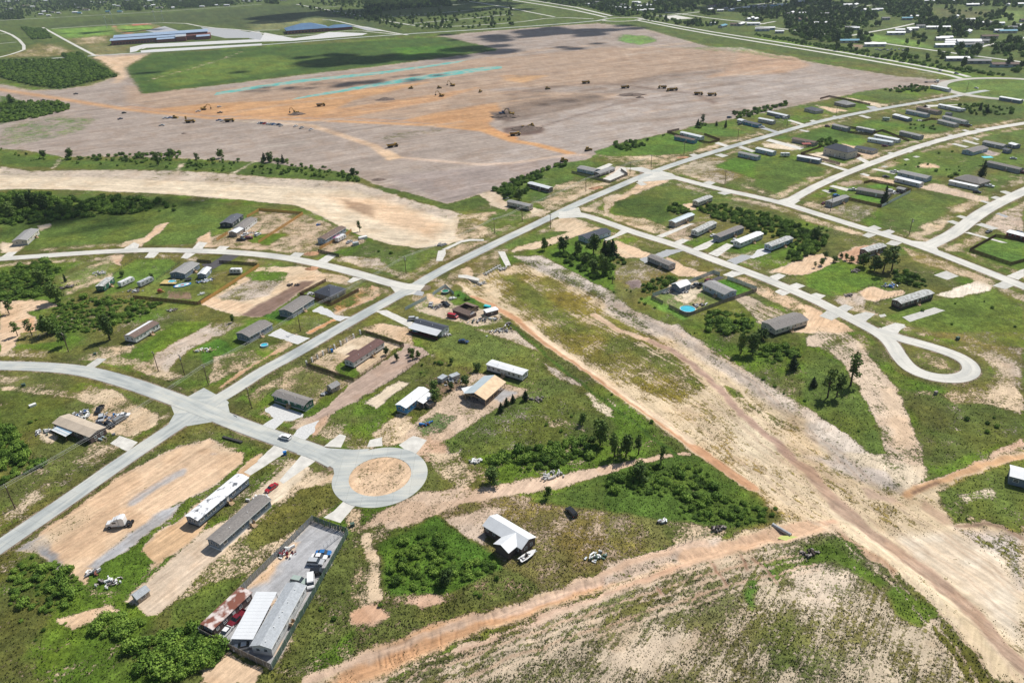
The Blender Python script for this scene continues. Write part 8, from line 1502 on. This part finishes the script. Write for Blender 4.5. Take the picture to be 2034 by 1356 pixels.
FL = [('R4',[(890,190),(1060,120),(1300,180),(1500,200),(1800,300),(2034,420),(2034,600),(1850,680),(1720,650),(1800,560),(1600,430),(1400,400),(1350,320),(1100,280)],15,1.0,2.4),('R5',[(0,400),(100,390),(220,420),(160,520),(60,590),(0,600)],12,1.0,2.3),('R5',[(0,300),(300,370),(280,420),(0,400)],1.5,.8,1.6),
      ('R3',[(1480,620),(1650,600),(1980,640),(2034,760),(2034,860),(1840,840),(1560,690)],14,.9,2.3),('R4',[(0,460),(100,470),(140,620),(280,650),(100,760),(0,800)],5,1.1,2.2),('R1',[(0,20),(240,10),(500,30),(800,100),(1100,60),(1550,100),(1400,200),(1000,240),(700,260),(450,300),(0,340)],7.0,1.3,3.6),('R1',[(1000,100),(1400,90),(1800,150),(1700,190),(1200,200)],1.5,1,2.2),
      ('T1',[(0,480),(180,470),(450,470),(700,470),(910,600),(700,640),(480,690),(280,670),(130,640),(0,600)],4.5,2.2,4.2),('T1',[(480,430),(620,420),(700,470),(560,500)],4,2.5,5),('M1',[(0,100),(200,90),(400,85),(550,120),(540,150),(300,210),(0,260)],5,1.8,3.6),('T1',[(170,220),(350,230),(400,300),(250,310)],3,2.5,4.5),
      ('M1',[(0,440),(100,480),(450,520),(420,540),(0,560)],.8,.8,2),('M1',[(510,520),(900,500),(1400,480),(1410,540),(1100,560),(700,540),(520,540)],4,1.2,2.6),('M1',[(520,545),(1400,545),(1300,600),(700,590)],1.0,.8,2),('M1',[(1410,540),(1900,540),(1800,640),(1420,610)],2.5,1.0,2.2),('M2',[(0,560),(330,570),(600,600),(840,670),(830,720),(400,670),(0,650)],2.2,1.0,2.2),('M2',[(60,530),(300,550),(340,570),(60,560)],5,1.3,2.6),('M2',[(640,640),(830,650),(830,710),(700,700)],5,1.2,2.4),
      ('M3',[(0,740),(200,650),(480,560),(500,580),(330,650),(200,740),(180,800),(0,850)],8,1.4,2.8),('M2',[(1870,780),(2034,710),(2034,830),(1950,820)],8,1.4,2.8),('M3',[(850,410),(1000,390),(1110,430),(1000,470),(860,460)],7,1.4,2.6),('M3',[(1100,380),(1270,340),(1250,360),(1120,410)],2,1,2),('M3',[(1440,290),(1560,250),(1600,270),(1500,300)],6,1.3,2.6),('M3',[(1790,180),(2034,130),(2034,160),(1900,210),(1790,220)],5,1.3,3),('M4',[(0,140),(240,90),(260,110),(0,180)],5,1.3,3),
      ('M4',[(460,380),(560,370),(620,400),(560,430),(470,420)],7,1.5,2.6),('M4',[(1530,110),(1680,100),(1950,140),(1960,200),(1700,200),(1540,140)],2.6,1.2,2.6),('T4',[(980,680),(1200,640),(1320,670),(1280,700),(1020,700)],5,1.2,2.6),('M4',[(1180,250),(1400,260),(1380,300),(1150,290)],3,1,2),('M4',[(880,520),(1500,460),(1560,620),(1340,640),(1000,560)],.5,.7,1.4),('M4',[(1330,600),(1560,640),(1500,660),(1330,650)],3,1,2),
      ('T4',[(0,255),(500,340),(900,410),(1500,520),(1900,560),(1880,585),(1500,540),(900,435),(400,345),(0,275)],2.6,1.6,3.4),('R3',[(500,970),(700,1040),(690,1070),(500,1005)],9,.9,1.7),('R2',[(1650,540),(1800,570),(1900,640),(1700,620)],3,1,1.8),('S2',[(20,180),(300,250),(160,330),(20,380)],1.2,.6,1.4),('S5',[(400,930),(650,960),(720,1200),(640,1220)],1.6,.6,1.3),('S5',[(1200,850),(1750,760),(1900,900),(1500,1200),(1250,1200)],1.2,.6,1.5),('S4',[(0,640),(620,1080),(600,1120),(0,680)],4,.6,1.2),('S3',[(1700,540),(2034,720),(2034,760),(1750,600)],4,.5,1.1),
      ('S3',[(150,330),(420,350),(440,390),(200,560),(40,620),(80,480)],3,.6,1.3),('B2',[(850,850),(1050,800),(1100,900),(900,1050),(770,1000)],3,.6,1.3),('B1',[(0,950),(500,1000),(700,1356),(0,1356)],.8,.5,1.3),('B1',[(0,580),(300,620),(480,780),(250,900),(0,900)],1.6,.6,1.4),('B3',[(150,830),(560,800),(900,720),(700,900),(300,1050),(50,1160)],1.5,.4,1.0),('B4',[(800,100),(960,250),(1130,370),(900,440),(700,430)],2,.5,1.1),('S4',[(650,0),(1000,170),(1500,480),(2034,820),(2034,900),(1400,480),(900,170)],2.4,.5,1.1),
      ('R4',[(0,880),(300,960),(700,1240),(740,1320),(300,1090),(0,940)],2.6,.5,1.1),('R5',[(800,900),(1300,1000),(2034,1000),(2034,1312),(1000,1300)],.35,.5,1.3),('R3',[(1400,500),(1700,520),(1500,640),(1380,560)],2,.6,1.3),('S1',[(0,660),(600,740),(700,880),(300,1040),(0,1000)],.5,.5,1.2),('S3',[(450,1150),(900,860),(1200,680),(1950,930),(1700,1120),(900,1280)],.8,.4,1.1)]
for i, (c, poly, d_, r0, r1) in enumerate(FL): fill(c, poly, d_, r0, r1, 500 + i)
s1 = bpy.data.objects.new('bush', BUSH[1]); xy = P('R4', 1380, 420); link(s1, None, (xy[0], xy[1], -.1), 0, (1, 1, 1)); tag(s1, 'dark bush at the back of the slate mobile home', 'bush')
s1.scale = (1, 1, 1)
print('bushes', nb, 'scatter', len(pts)); scatter('undergrowth', 'mass of smaller green shrubs covering the lots and banks', None, pts, scs, s1)
# far woods
tp_, ts_ = [], []
FW = [('T1',[(0,-40),(2034,-60),(2034,20),(1450,70),(1100,90),(900,80),(500,90),(300,130),(0,150)],0.42),('T1',[(1250,20),(1800,5),(1850,40),(1400,70)],3),('T1',[(380,20),(700,10),(700,60),(480,70)],1.5),('T1',[(0,110),(180,90),(190,150),(0,155)],2.5),('T1',[(950,30),(1110,40),(1100,90),(980,80)],3),
      ('T2',[(880,20),(1000,-30),(1480,-30),(1560,50),(1350,60),(1100,80),(900,100),(870,60)],3.0),('T2',[(850,100),(1010,110),(1000,170),(870,150)],3),('T2',[(100,0),(200,-10),(210,35),(110,30)],3),('T2',[(300,40),(880,110),(1250,200),(1150,230),(700,130)],.5),('T2',[(1250,200),(2034,190),(2034,210),(1300,235)],.5),('T2',[(450,20),(880,0),(860,60),(640,60)],.5),('T2',[(1050,130),(2034,60),(2034,180),(1300,210)],.25),('T2',[(1550,-20),(2034,-20),(2034,10),(1600,20)],.8),
      ('T3',[(250,0),(430,-20),(640,-10),(960,-10),(980,40),(800,100),(640,60),(420,35)],2.4),('T3',[(800,90),(1150,40),(1500,30),(1500,90),(1330,90),(1150,110),(940,130),(830,120)],1.5),('T3',[(1130,-20),(2034,-30),(2034,20),(1700,60),(1500,40),(1200,50)],1.4),('T3',[(1060,130),(1330,155),(1600,180),(1700,200),(1500,210),(1100,160)],1.2),('T3',[(1530,90),(1650,90),(1640,120),(1540,120)],3),('T3',[(1080,110),(1110,110),(1110,150),(1080,150)],3),('T3',[(1550,30),(2034,60),(2034,130),(1700,90)],.3),('T3',[(1850,110),(2034,95),(2034,170),(1900,160)],.8),
      ('T4',[(0,100),(220,60),(330,90),(310,130),(150,150),(0,130)],1.6),('T4',[(200,130),(500,60),(900,70),(950,130),(820,180),(980,200),(700,220),(540,230),(540,180),(230,170)],1.9),('T4',[(220,170),(520,200),(620,260),(600,320),(440,320),(250,250)],2.2),('T4',[(620,240),(740,245),(700,320),(620,310)],2.5),('T4',[(780,270),(880,270),(860,330),(770,330)],2.5),('T4',[(480,280),(620,290),(640,320),(500,320)],2),('T4',[(700,0),(1000,-10),(1300,40),(1350,130),(1200,150),(1050,130),(900,50)],2.0),
      ('T4',[(1200,150),(1500,150),(1650,180),(2034,220),(2034,240),(1750,240),(1500,220),(1220,200)],2.2),('T4',[(1370,230),(1600,230),(1620,290),(1380,280)],2.2),('T4',[(1640,160),(1880,90),(1900,130),(1700,180)],1.6),('T4',[(1730,350),(2034,300),(2034,440),(1800,420)],1.5),('T4',[(1510,370),(1700,370),(1690,460),(1560,450)],2.2),('T4',[(1380,400),(1480,410),(1450,450),(1380,440)],2.2),('T4',[(940,410),(1240,440),(1230,490),(960,430)],1.2),('T4',[(1000,-20),(2034,-20),(2034,60),(1700,50),(1300,30)],1.5),
      ('T4',[(1280,450),(1650,530),(1900,580),(1850,590),(1280,480)],.8),('T4',[(1190,260),(1300,280),(1280,320),(1180,300)],1.5),('T4',[(1850,470),(2034,480),(2034,560),(1930,540)],1.5),('T4',[(330,320),(900,400),(850,420),(300,330)],1.0),('T4',[(0,20),(650,-20),(700,60),(300,70)],.7),('T4',[(1300,60),(1900,100),(2034,180),(1600,160)],.25)]
tp2, ts2 = [], []
for i, (c, poly, d_) in enumerate(FW):
    fill(c, poly, d_ * .16, 7, 13, 800 + i, 1.0, (tp_, ts_)); fill(c, poly, d_ * .42, 2.5, 5.0, 900 + i, 1.0, (tp2, ts2))
treesrc = MB(); 
s2 = bpy.data.objects.new('tree', None)
V1, F1 = leafcloud(260, blobs_tree(3), .075, 77); far_me = mk('far_tree', V1, F1, LD)
s2 = bpy.data.objects.new('tree', far_me); xy = P('T4', 1130, 335); link(s2, None, (xy[0], xy[1], 0), 0, (9, 9, 9)); tag(s2, 'lone round tree on the far bright lawn, left of two', 'tree'); 
s2.scale = (1, 1, 1); s2.data = far_me
# give the single tree its real size in its own mesh
fm = far_me.copy(); 
for v in fm.vertices: v.co *= 9
o = bpy.data.objects.new('tree', fm); xy2 = P('T4', 1232, 345); link(o, None, (xy2[0], xy2[1], 0)); tag(o, 'lone round tree on the far bright lawn, right of two', 'tree')
o = bpy.data.objects.new('tree', fm); link(o, None, (xy[0] + 3, xy[1], 0)); tag(o, 'lone round tree on the far bright lawn, beside a sapling', 'tree'); s2['label'] = 'tiny sapling under the left far lawn tree'
scatter('far_woods', 'distant woods of rounded dark trees between the far houses', None, tp_, ts_, s2)
s3 = bpy.data.objects.new('bush', BUSH[2]); xy = P('T4', 1140, 340); link(s3, None, (xy[0], xy[1], 0)); tag(s3, 'small bush beside the far lawn tree', 'bush'); scatter('far_brush', 'distant brush filling the gaps of the far woods', None, tp2, ts2, s3)
print('far trees', len(tp_), len(tp2))
# ------------------------------------------------------------------ grass tufts on the near ground
def tufts():
    n = 230000
    al = RNG.uniform(27, 56, n); az = RNG.uniform(-50, 48, n); r = H / np.tan(np.radians(al)); X = r * np.sin(np.radians(az)); Y = r * np.cos(np.radians(az))
    # reuse the ground's own cover value at the nearest vertex
    ai = np.clip(np.searchsorted(-alpha, -al), 0, nr - 1); zi = np.clip(np.searchsorted(azim, az), 0, na - 1); cv = cover.reshape(nr, na)[ai, zi]; vg_ = veg.reshape(nr, na, 3)[ai, zi]
    keep = RNG.uniform(0, 1, n) < np.where(cv < .14, .0, np.where(cv < .38, .30, np.where(cv < .75, .75, .35))); ok = keep.copy()
    for nm, wd, pp in RW[:7]: 
        m = np.nonzero(ok)[0]; d = linedist(X[m], Y[m], pp); ok[m[d < wd / 2 + .6]] = False
    d = np.hypot(X - CDS[0], Y - CDS[1]); ok &= ~((d > CR_IN - .5) & (d < CR_OUT + .5))
    for mn, c, pts_ in DRV + [('', '', [(330, 760), (460, 770), (480, 830), (370, 860), (330, 850)]), ('', '', [(590, 860), (700, 885), (740, 890), (690, 930), (660, 970), (600, 905)]), ('', '', [(770, 550), (850, 555), (830, 595), (770, 580)])]:
        if c and c[0] in 'TM': continue
        pp = PL(c, pts_); xs = [p[0] for p in pp]; ys = [p[1] for p in pp]; m = np.nonzero(ok & (X > min(xs)) & (X < max(xs)) & (Y > min(ys)) & (Y < max(ys)))[0]
        if len(m): ok[m[inside(X[m], Y[m], pp) > -.3]] = False
    X, Y, cv, vg_ = X[ok], Y[ok], cv[ok], vg_[ok]; Zt = relief(X, Y); n = len(X); print('tufts', n)
    V = np.zeros((n, 3, 3, 3)); s = RNG.uniform(.12, .36, n) * np.where(cv > .7, 1.0, np.where(cv > .4, .85, .7))
    for k in range(3):
        a = RNG.uniform(0, 6.28, n); hx, hy = np.cos(a) * s * .6, np.sin(a) * s * .6; ln = RNG.uniform(-.5, .5, (2, n)) * s
        V[:, k, 0] = np.stack([X - hx, Y - hy, Zt - .03], -1); V[:, k, 1] = np.stack([X + hx, Y + hy, Zt - .03], -1); V[:, k, 2] = np.stack([X + ln[0], Y + ln[1], Zt + s * 1.1], -1)
    V = V.reshape(-1, 3); me = bpy.data.meshes.new('grass_tufts'); me.vertices.add(len(V)); me.vertices.foreach_set('co', V.astype(np.float32).ravel()); nf = len(V) // 3
    me.loops.add(nf * 3); me.polygons.add(nf); me.loops.foreach_set('vertex_index', np.arange(nf * 3, dtype=np.int32)); me.polygons.foreach_set('loop_start', np.arange(0, nf * 3, 3, dtype=np.int32)); me.polygons.foreach_set('loop_total', np.full(nf, 3, dtype=np.int32)); me.update(calc_edges=True)
    cc = np.ones((len(V), 4), np.float32); col = vg_ * RNG.uniform(.7, 1.5, (n, 1)); col = np.where(cv[:, None] < .6, col * .7 + np.array([.11, .11, .05]) , col); cc[:, :3] = np.repeat(col, 9, axis=0); at = me.attributes.new('veg', 'FLOAT_COLOR', 'POINT'); at.data.foreach_set('color', cc.ravel())
    m = bpy.data.materials.new('tuft'); m.use_nodes = True; t = m.node_tree; a = t.nodes.new('ShaderNodeAttribute'); a.attribute_name = 'veg'; t.links.new(a.outputs['Color'], t.nodes['Principled BSDF'].inputs['Base Color']); t.nodes['Principled BSDF'].inputs['Roughness'].default_value = .85; me.materials.append(m)
    o = bpy.data.objects.new('grass_tufts', me); COL.objects.link(o); tag(o, 'tufts of weeds and grass dotting the near soil', kind='stuff')
tufts()
# ------------------------------------------------------------------ school
def slabroof(mb, x0, x1, y0, y1, za, zb): mb.hexa([(x0, y0, za), (x1, y0, za), (x1, y1, zb), (x0, y1, zb), (x0, y0, za + .4), (x1, y0, za + .4), (x1, y1, zb + .4), (x0, y1, zb + .4)])
mat('school_roof', (.34, .44, .58), .45, .08, .1, kind='rib'); mat('school_roof_blue', (.10, .19, .32), .5, .1, .1)
a, b_ = Vector(P('T1', 870, 355)), Vector(P('T1', 1640, 300)); d = b_ - a; L = d.length; rzs = math.atan2(d.y, d.x)
t = thing('school_building', 'long brick school with pale blue metal roofs beside the ball fields', 'school', a, rzs)
W = 42
part('wall', MB().box(0, L, 0, W, -.2, 8.5).mesh('wall', (MATS['brick_wall'],)), t); r_ = MB(); slabroof(r_, -2, L * .75, -2, W * .45, 8.6, 11); r2 = MB(); slabroof(r2, 3, L * .98, W * .42, W + 2, 12, 15); part('roof', r_.mesh('roof', (MATS['school_roof'],)), t); part('upper_roof', r2.mesh('upper_roof', (MATS['school_roof'],)), t); part('upper_wall', MB().box(4, L * .97, W * .45, W, 8.5, 12.2).mesh('upper_wall', (MATS['brick_wall'],)), t)
for x0, x1, dpt, hh_, mm_ in ((L * .46, L * .64, 16, 6, 'school_roof'), (L * .65, L * .75, 18, 9, 'light_shingle'), (L * .86, L * .99, 14, 6, 'school_roof')):
    part('wing_wall', MB().box(x0, x1, -dpt, -.1, -.2, hh_).mesh('wing_wall', (MATS['brick_wall'],)), t); rw = MB(); slabroof(rw, x0 - 1, x1 + 1, -dpt - 1, 0, hh_, hh_ + 2); part('wing_roof', rw.mesh('wing_roof', (MATS[mm_],)), t)
for k in range(14): part('window', WP, t, (L * .03 + k * L * .03, -.15, 3), 0, (3, 2, 2.4))
a, b_ = Vector(P('T2', 280, 268)), Vector(P('T2', 600, 245)); d = b_ - a; L = d.length; t = thing('school_building', 'brick school with a dark blue hip roof beyond the parking', 'school', a, math.atan2(d.y, d.x)); W = 65
part('wall', MB().box(0, L, 0, W, -.2, 7).mesh('wall', (MATS['brick_wall'],)), t); part('roof', roof_hip(L, W, 7, 10, 2).mesh('roof', (MATS['school_roof_blue'],)), t); part('wing_wall', MB().box(L + .1, L * 1.6, 6, 34, -.2, 5.5).mesh('wing_wall', (MATS['brick_wall'],)), t); wr = roof_hip(L * .6, 28, 5.5, 5, 1.5); part('wing_roof', wr.mesh('wing_roof', (MATS['school_roof_blue'],)), t, (L, 6, 0))
for k in range(12): part('window', WP, t, (L * .05 + k * L * .08, -.15, 3), 0, (3, 2, 2))
LP_ = MB().tube((0, 0, 0), (0, 0, 26), .5, .3, 6).mesh('mast', (MATS['galv'],)); LH = MB().box(-2.5, 2.5, -.3, .3, 24, 26.5).mesh('lamp_head', (MATS['trim'],))
for x, y, lb_ in ((832, 218, 'tall floodlight mast left of the running track'), (1207, 168, 'tall floodlight mast right of the running track'), (878, 185, 'floodlight mast behind the track at left'), (1270, 165, 'floodlight mast behind the track at right')): t = thing('floodlight_mast', lb_, 'floodlight', P('T1', x, y)); part('mast', LP_, t); part('lamp_head', LH, t)
# ------------------------------------------------------------------ far houses, each of its own
FH = MB(); FH.box(0, 1, 0, 1, 0, 1); FHW = FH.mesh('wall'); fr = MB(); fr.hexa([(-.03, -.06, .98), (1.03, -.06, .98), (1.03, .5, 1.5), (-.03, .5, 1.5), (-.03, -.06, 1.05), (1.03, -.06, 1.05), (1.03, .5, 1.57), (-.03, .5, 1.57)]); fr.hexa([(-.03, .5, 1.5), (1.03, .5, 1.5), (1.03, 1.06, .98), (-.03, 1.06, .98), (-.03, .5, 1.57), (1.03, .5, 1.57), (1.03, 1.06, 1.05), (-.03, 1.06, 1.05)]); FHR = fr.mesh('roof'); fw = MB(); fw.box(.1, .25, -.02, 0, .4, .75); fw.box(.45, .6, -.02, 0, .4, .75); fw.box(.78, .9, -.02, 0, .4, .75); FHN = fw.mesh('windows', (MATS['pane'],))
ROOFS = {'w': ('white_coat', 'white roofed'), 'g': ('mid_shingle', 'grey roofed'), 'd': ('slate_shingle', 'dark roofed'), 'b': ('brown_shingle', 'brown roofed'), 'u': ('turq_siding', 'blue roofed')}
def farhouse(c, x, y, Lm, rk, lab_, grp, dirn=-.25):
    o_ = P(c, x, y); hh_ = 3.4 if Lm < 30 else 5; t = thing('far_house', lab_, 'house', o_, dirn, grp); Wm = max(6, Lm * .38)
    part('wall', FHW, t, sc=(Lm, Wm, hh_), mat=MATS[random.choice(['white_siding', 'cream_siding', 'grey_siding', 'paleblue_siding'])]); part('roof', FHR, t, sc=(Lm, Wm, hh_), mat=MATS[ROOFS[rk][0]]); part('windows', FHN, t, sc=(Lm, Wm, hh_))
FHL = [('T4', 645, 328, 26, 'u', 'long blue trailer home beyond the avenue'), ('T4', 830, 355, 28, 'w', 'long white home left of the vehicle yard'), ('T4', 1448, 465, 26, 'w', 'white roofed home nearest the bushy avenue edge'), ('T4', 1605, 485, 26, 'g', 'grey home with a white shed beyond the avenue'), ('T4', 1795, 512, 28, 'b', 'brown home at the right beyond the avenue'), ('T4', 1365, 362, 24, 'w', 'bright white home behind the far lawn trees'), ('T4', 1435, 345, 18, 'w', 'white home right behind the bright one'), ('T4', 1530, 345, 30, 'w', 'wide white home beside the grey shed'), ('T4', 1655, 350, 12, 'g', 'grey shed right of the wide white home'), ('T4', 1000, 268, 26, 'w', 'white home with a blue porch beyond the wall'), ('T4', 1060, 245, 14, 'w', 'small white home behind it'), ('T4', 1295, 225, 20, 'w', 'two gabled white home left of the dark wood'), ('T4', 1375, 225, 20, 'w', 'white home right of the two gabled one'), ('T4', 1110, 155, 18, 'u', 'white blue home in the dark wood'), ('T4', 1155, 140, 18, 'w', 'pale home behind it in the dark wood'), ('T4', 1810, 250, 12, 'w', 'white cube home left of the long green roof'), ('T4', 1850, 255, 24, 'u', 'long turquoise roof at the far right'), ('T4', 1715, 295, 22, 'b', 'brown home below the turquoise roof'), ('T4', 1970, 210, 22, 'w', 'white gabled home at the right edge, far'), ('T4', 1910, 225, 14, 'g', 'grey home left of the white gabled one')]
for c, x, y, Lm, rk, lb_ in FHL: farhouse(c, x, y, Lm, rk, lb_, None)
BUNCH={'houses of the far left neighbourhood': [('T1',[(40,20,'w'),(110,15,'w'),(250,20,'g'),(0,110,'w'),(50,80,'g'),(100,110,'w'),(180,55,'b'),(330,100,'w'),(300,120,'w'),(360,130,'w'),(390,105,'g'),(440,110,'w'),(470,45,'w'),(560,45,'w'),(590,70,'g'),(600,110,'u'),(560,105,'w'),(640,85,'b'),(660,25,'g'),(700,25,'w'),(760,30,'w'),(800,25,'g'),(820,100,'u'),(870,50,'w'),(905,55,'w'),(910,100,'u'),(960,10,'w'),(1120,60,'w'),(1150,15,'w'),(1180,50,'w'),(1210,70,'g'),(1330,70,'w'),(1380,20,'w'),(1520,50,'g'),(1550,60,'w'),(1650,50,'w'),(1690,45,'w'),(1740,50,'w'),(1880,15,'w'),(1930,20,'w'),(2000,15,'w'),(330,15,'w'),(230,60,'w')])],
         'houses at the top centre': [('T2',[(20,5,'w'),(50,8,'w'),(235,10,'w'),(255,0,'u')]),('T3',[(640,45,'w'),(690,30,'g'),(830,60,'w'),(870,70,'w'),(910,50,'g'),(930,75,'w'),(1000,30,'w'),(1050,35,'w'),(1040,60,'w'),(1090,55,'w'),(1120,45,'w'),(1040,95,'w'),(1090,90,'w'),(1170,15,'w'),(1200,10,'w')])],
         'houses behind the avenue': [('T3',[(1590,60,'b'),(1640,55,'b'),(1690,50,'w'),(1720,80,'g'),(1770,90,'w'),(1600,90,'w'),(1660,95,'w'),(1860,75,'w'),(1910,60,'g'),(1980,60,'g'),(1900,165,'w'),(1930,155,'w'),(1620,200,'w'),(1700,220,'u'),(1760,205,'b'),(1840,205,'w'),(1890,200,'w'),(1960,245,'g'),(1800,20,'w')]),('T4',[(0,160,'w'),(20,70,'g'),(60,55,'g'),(120,60,'u'),(170,50,'w'),(0,235,'w'),(70,230,'w'),(150,255,'w'),(230,120,'g'),(280,110,'w'),(330,115,'w'),(300,160,'b'),(340,165,'b'),(390,90,'w'),(480,120,'g'),(430,190,'w'),(470,190,'w'),(310,25,'w'),(670,50,'w'),(700,55,'w'),(760,50,'w'),(830,90,'w'),(880,90,'w'),(910,85,'w'),(680,225,'g'),(720,230,'w'),(1150,235,'w'),(1170,250,'w'),(1220,215,'g'),(1280,20,'w'),(1350,22,'w'),(1480,20,'w'),(1530,140,'w'),(1600,50,'w'),(1650,45,'w'),(1710,45,'w'),(1600,165,'w'),(1640,190,'w'),(1700,190,'w'),(1760,190,'g'),(1820,195,'w'),(1620,260,'w'),(1370,310,'w'),(1400,305,'w'),(1440,328,'w'),(960,155,'g'),(1560,360,'g'),(1640,330,'g'),(1920,50,'w'),(1960,45,'w'),(2010,170,'b')])]}
for grp, lst in BUNCH.items():
    for c, pp in lst:
        for x, y, rk in pp: farhouse(c, x, y, random.choice((14, 18, 23)), rk, 'tiny %s house, one of the %s' % (ROOFS[rk][1], grp), grp + ', ' + ROOFS[rk][1], random.choice((-.3, .9, -.1)))
# vehicles of the far yard
for k in range(9): vehicle(['pickup', 'suv'][k % 2], ['white', 'silver', 'navy'][k % 3], P('T4', 920 + 28 * k, 378 + (k * 7) % 14), .2 * k, 'one of the vehicles crowded in the yard beyond the avenue', 'vehicles crowded in the yard beyond the avenue', detail=False)
# ------------------------------------------------------------------ clouds, high above and behind the view, whose shade falls on the far fields
def cloud(px, py, rx_, ry_, label, seed, rz=0):
    g0 = G(px, py); hz_ = 1500.0; k = hz_ / SDIR.z; c0 = (g0[0] + SDIR.x * k, g0[1] + SDIR.y * k, hz_)
    rr = random.Random(seed); V = []; F = []
    for b_ in range(26):
        a = rr.uniform(0, 6.28); q = rr.uniform(0, .85) ** .6; cx, cy = q * math.cos(a) * rx_, q * math.sin(a) * ry_; r = (rr.uniform(.16, .42)) * min(rx_, ry_) * (1.15 - q * .6); cx, cy = cx * math.cos(rz) - cy * math.sin(rz), cx * math.sin(rz) + cy * math.cos(rz); k0 = len(V); N1, N2 = 14, 9
        for i in range(N2):
            th = math.pi * i / (N2 - 1)
            for j_ in range(N1): ph = 2 * math.pi * j_ / N1; z = math.cos(th) * r * .7; V.append((cx + r * math.sin(th) * math.cos(ph), cy + r * math.sin(th) * math.sin(ph), z if z > 0 else z * .25))
        for i in range(N2 - 1):
            for j_ in range(N1): F.append((k0 + i * N1 + j_, k0 + (i + 1) * N1 + j_, k0 + (i + 1) * N1 + (j_ + 1) % N1, k0 + i * N1 + (j_ + 1) % N1))
    mc = mat('cloud_white', (.9, .9, .9), 1.0, .02, .01); o = bpy.data.objects.new('cloud', mk('cloud', V, F, mc)); link(o, None, c0); tag(o, label, kind='structure')
CLOUDS = [(760, 116, 420, 105, .22), (690, 165, 150, 40, .2), (1075, 66, 260, 110, .1), (800, 22, 420, 300, .1), (1560, 14, 300, 160, 0), (150, 430, 95, 40, .1), (1100, 205, 120, 14, .5), (250, 62, 160, 50, 0)]
for i, (px, py, a_, b2, rz_) in enumerate(CLOUDS): cloud(px, py, a_, b2, ['broad', 'small', 'long', 'huge', 'far', 'low', 'thin', 'narrow'][i] + ' white cloud floating above the scene', 40 + i, rz_)

hz_me = MB().box(-17000, 17000, -17000, 17000, -4, 175).mesh('haze'); hm_ = bpy.data.materials.new('haze'); hm_.use_nodes = True; t = hm_.node_tree; t.nodes.remove(t.nodes['Principled BSDF']); pv = t.nodes.new('ShaderNodeVolumePrincipled')
pv.inputs['Density'].default_value = .00005; pv.inputs['Color'].default_value = (.72, .84, 1, 1); pv.inputs['Anisotropy'].default_value = .2; t.links.new(pv.outputs[0], t.nodes['Material Output'].inputs['Volume']); hz_me.materials.append(hm_)
o = bpy.data.objects.new('haze', hz_me); COL.objects.link(o); tag(o, 'thin summer haze over the plain', kind='stuff')
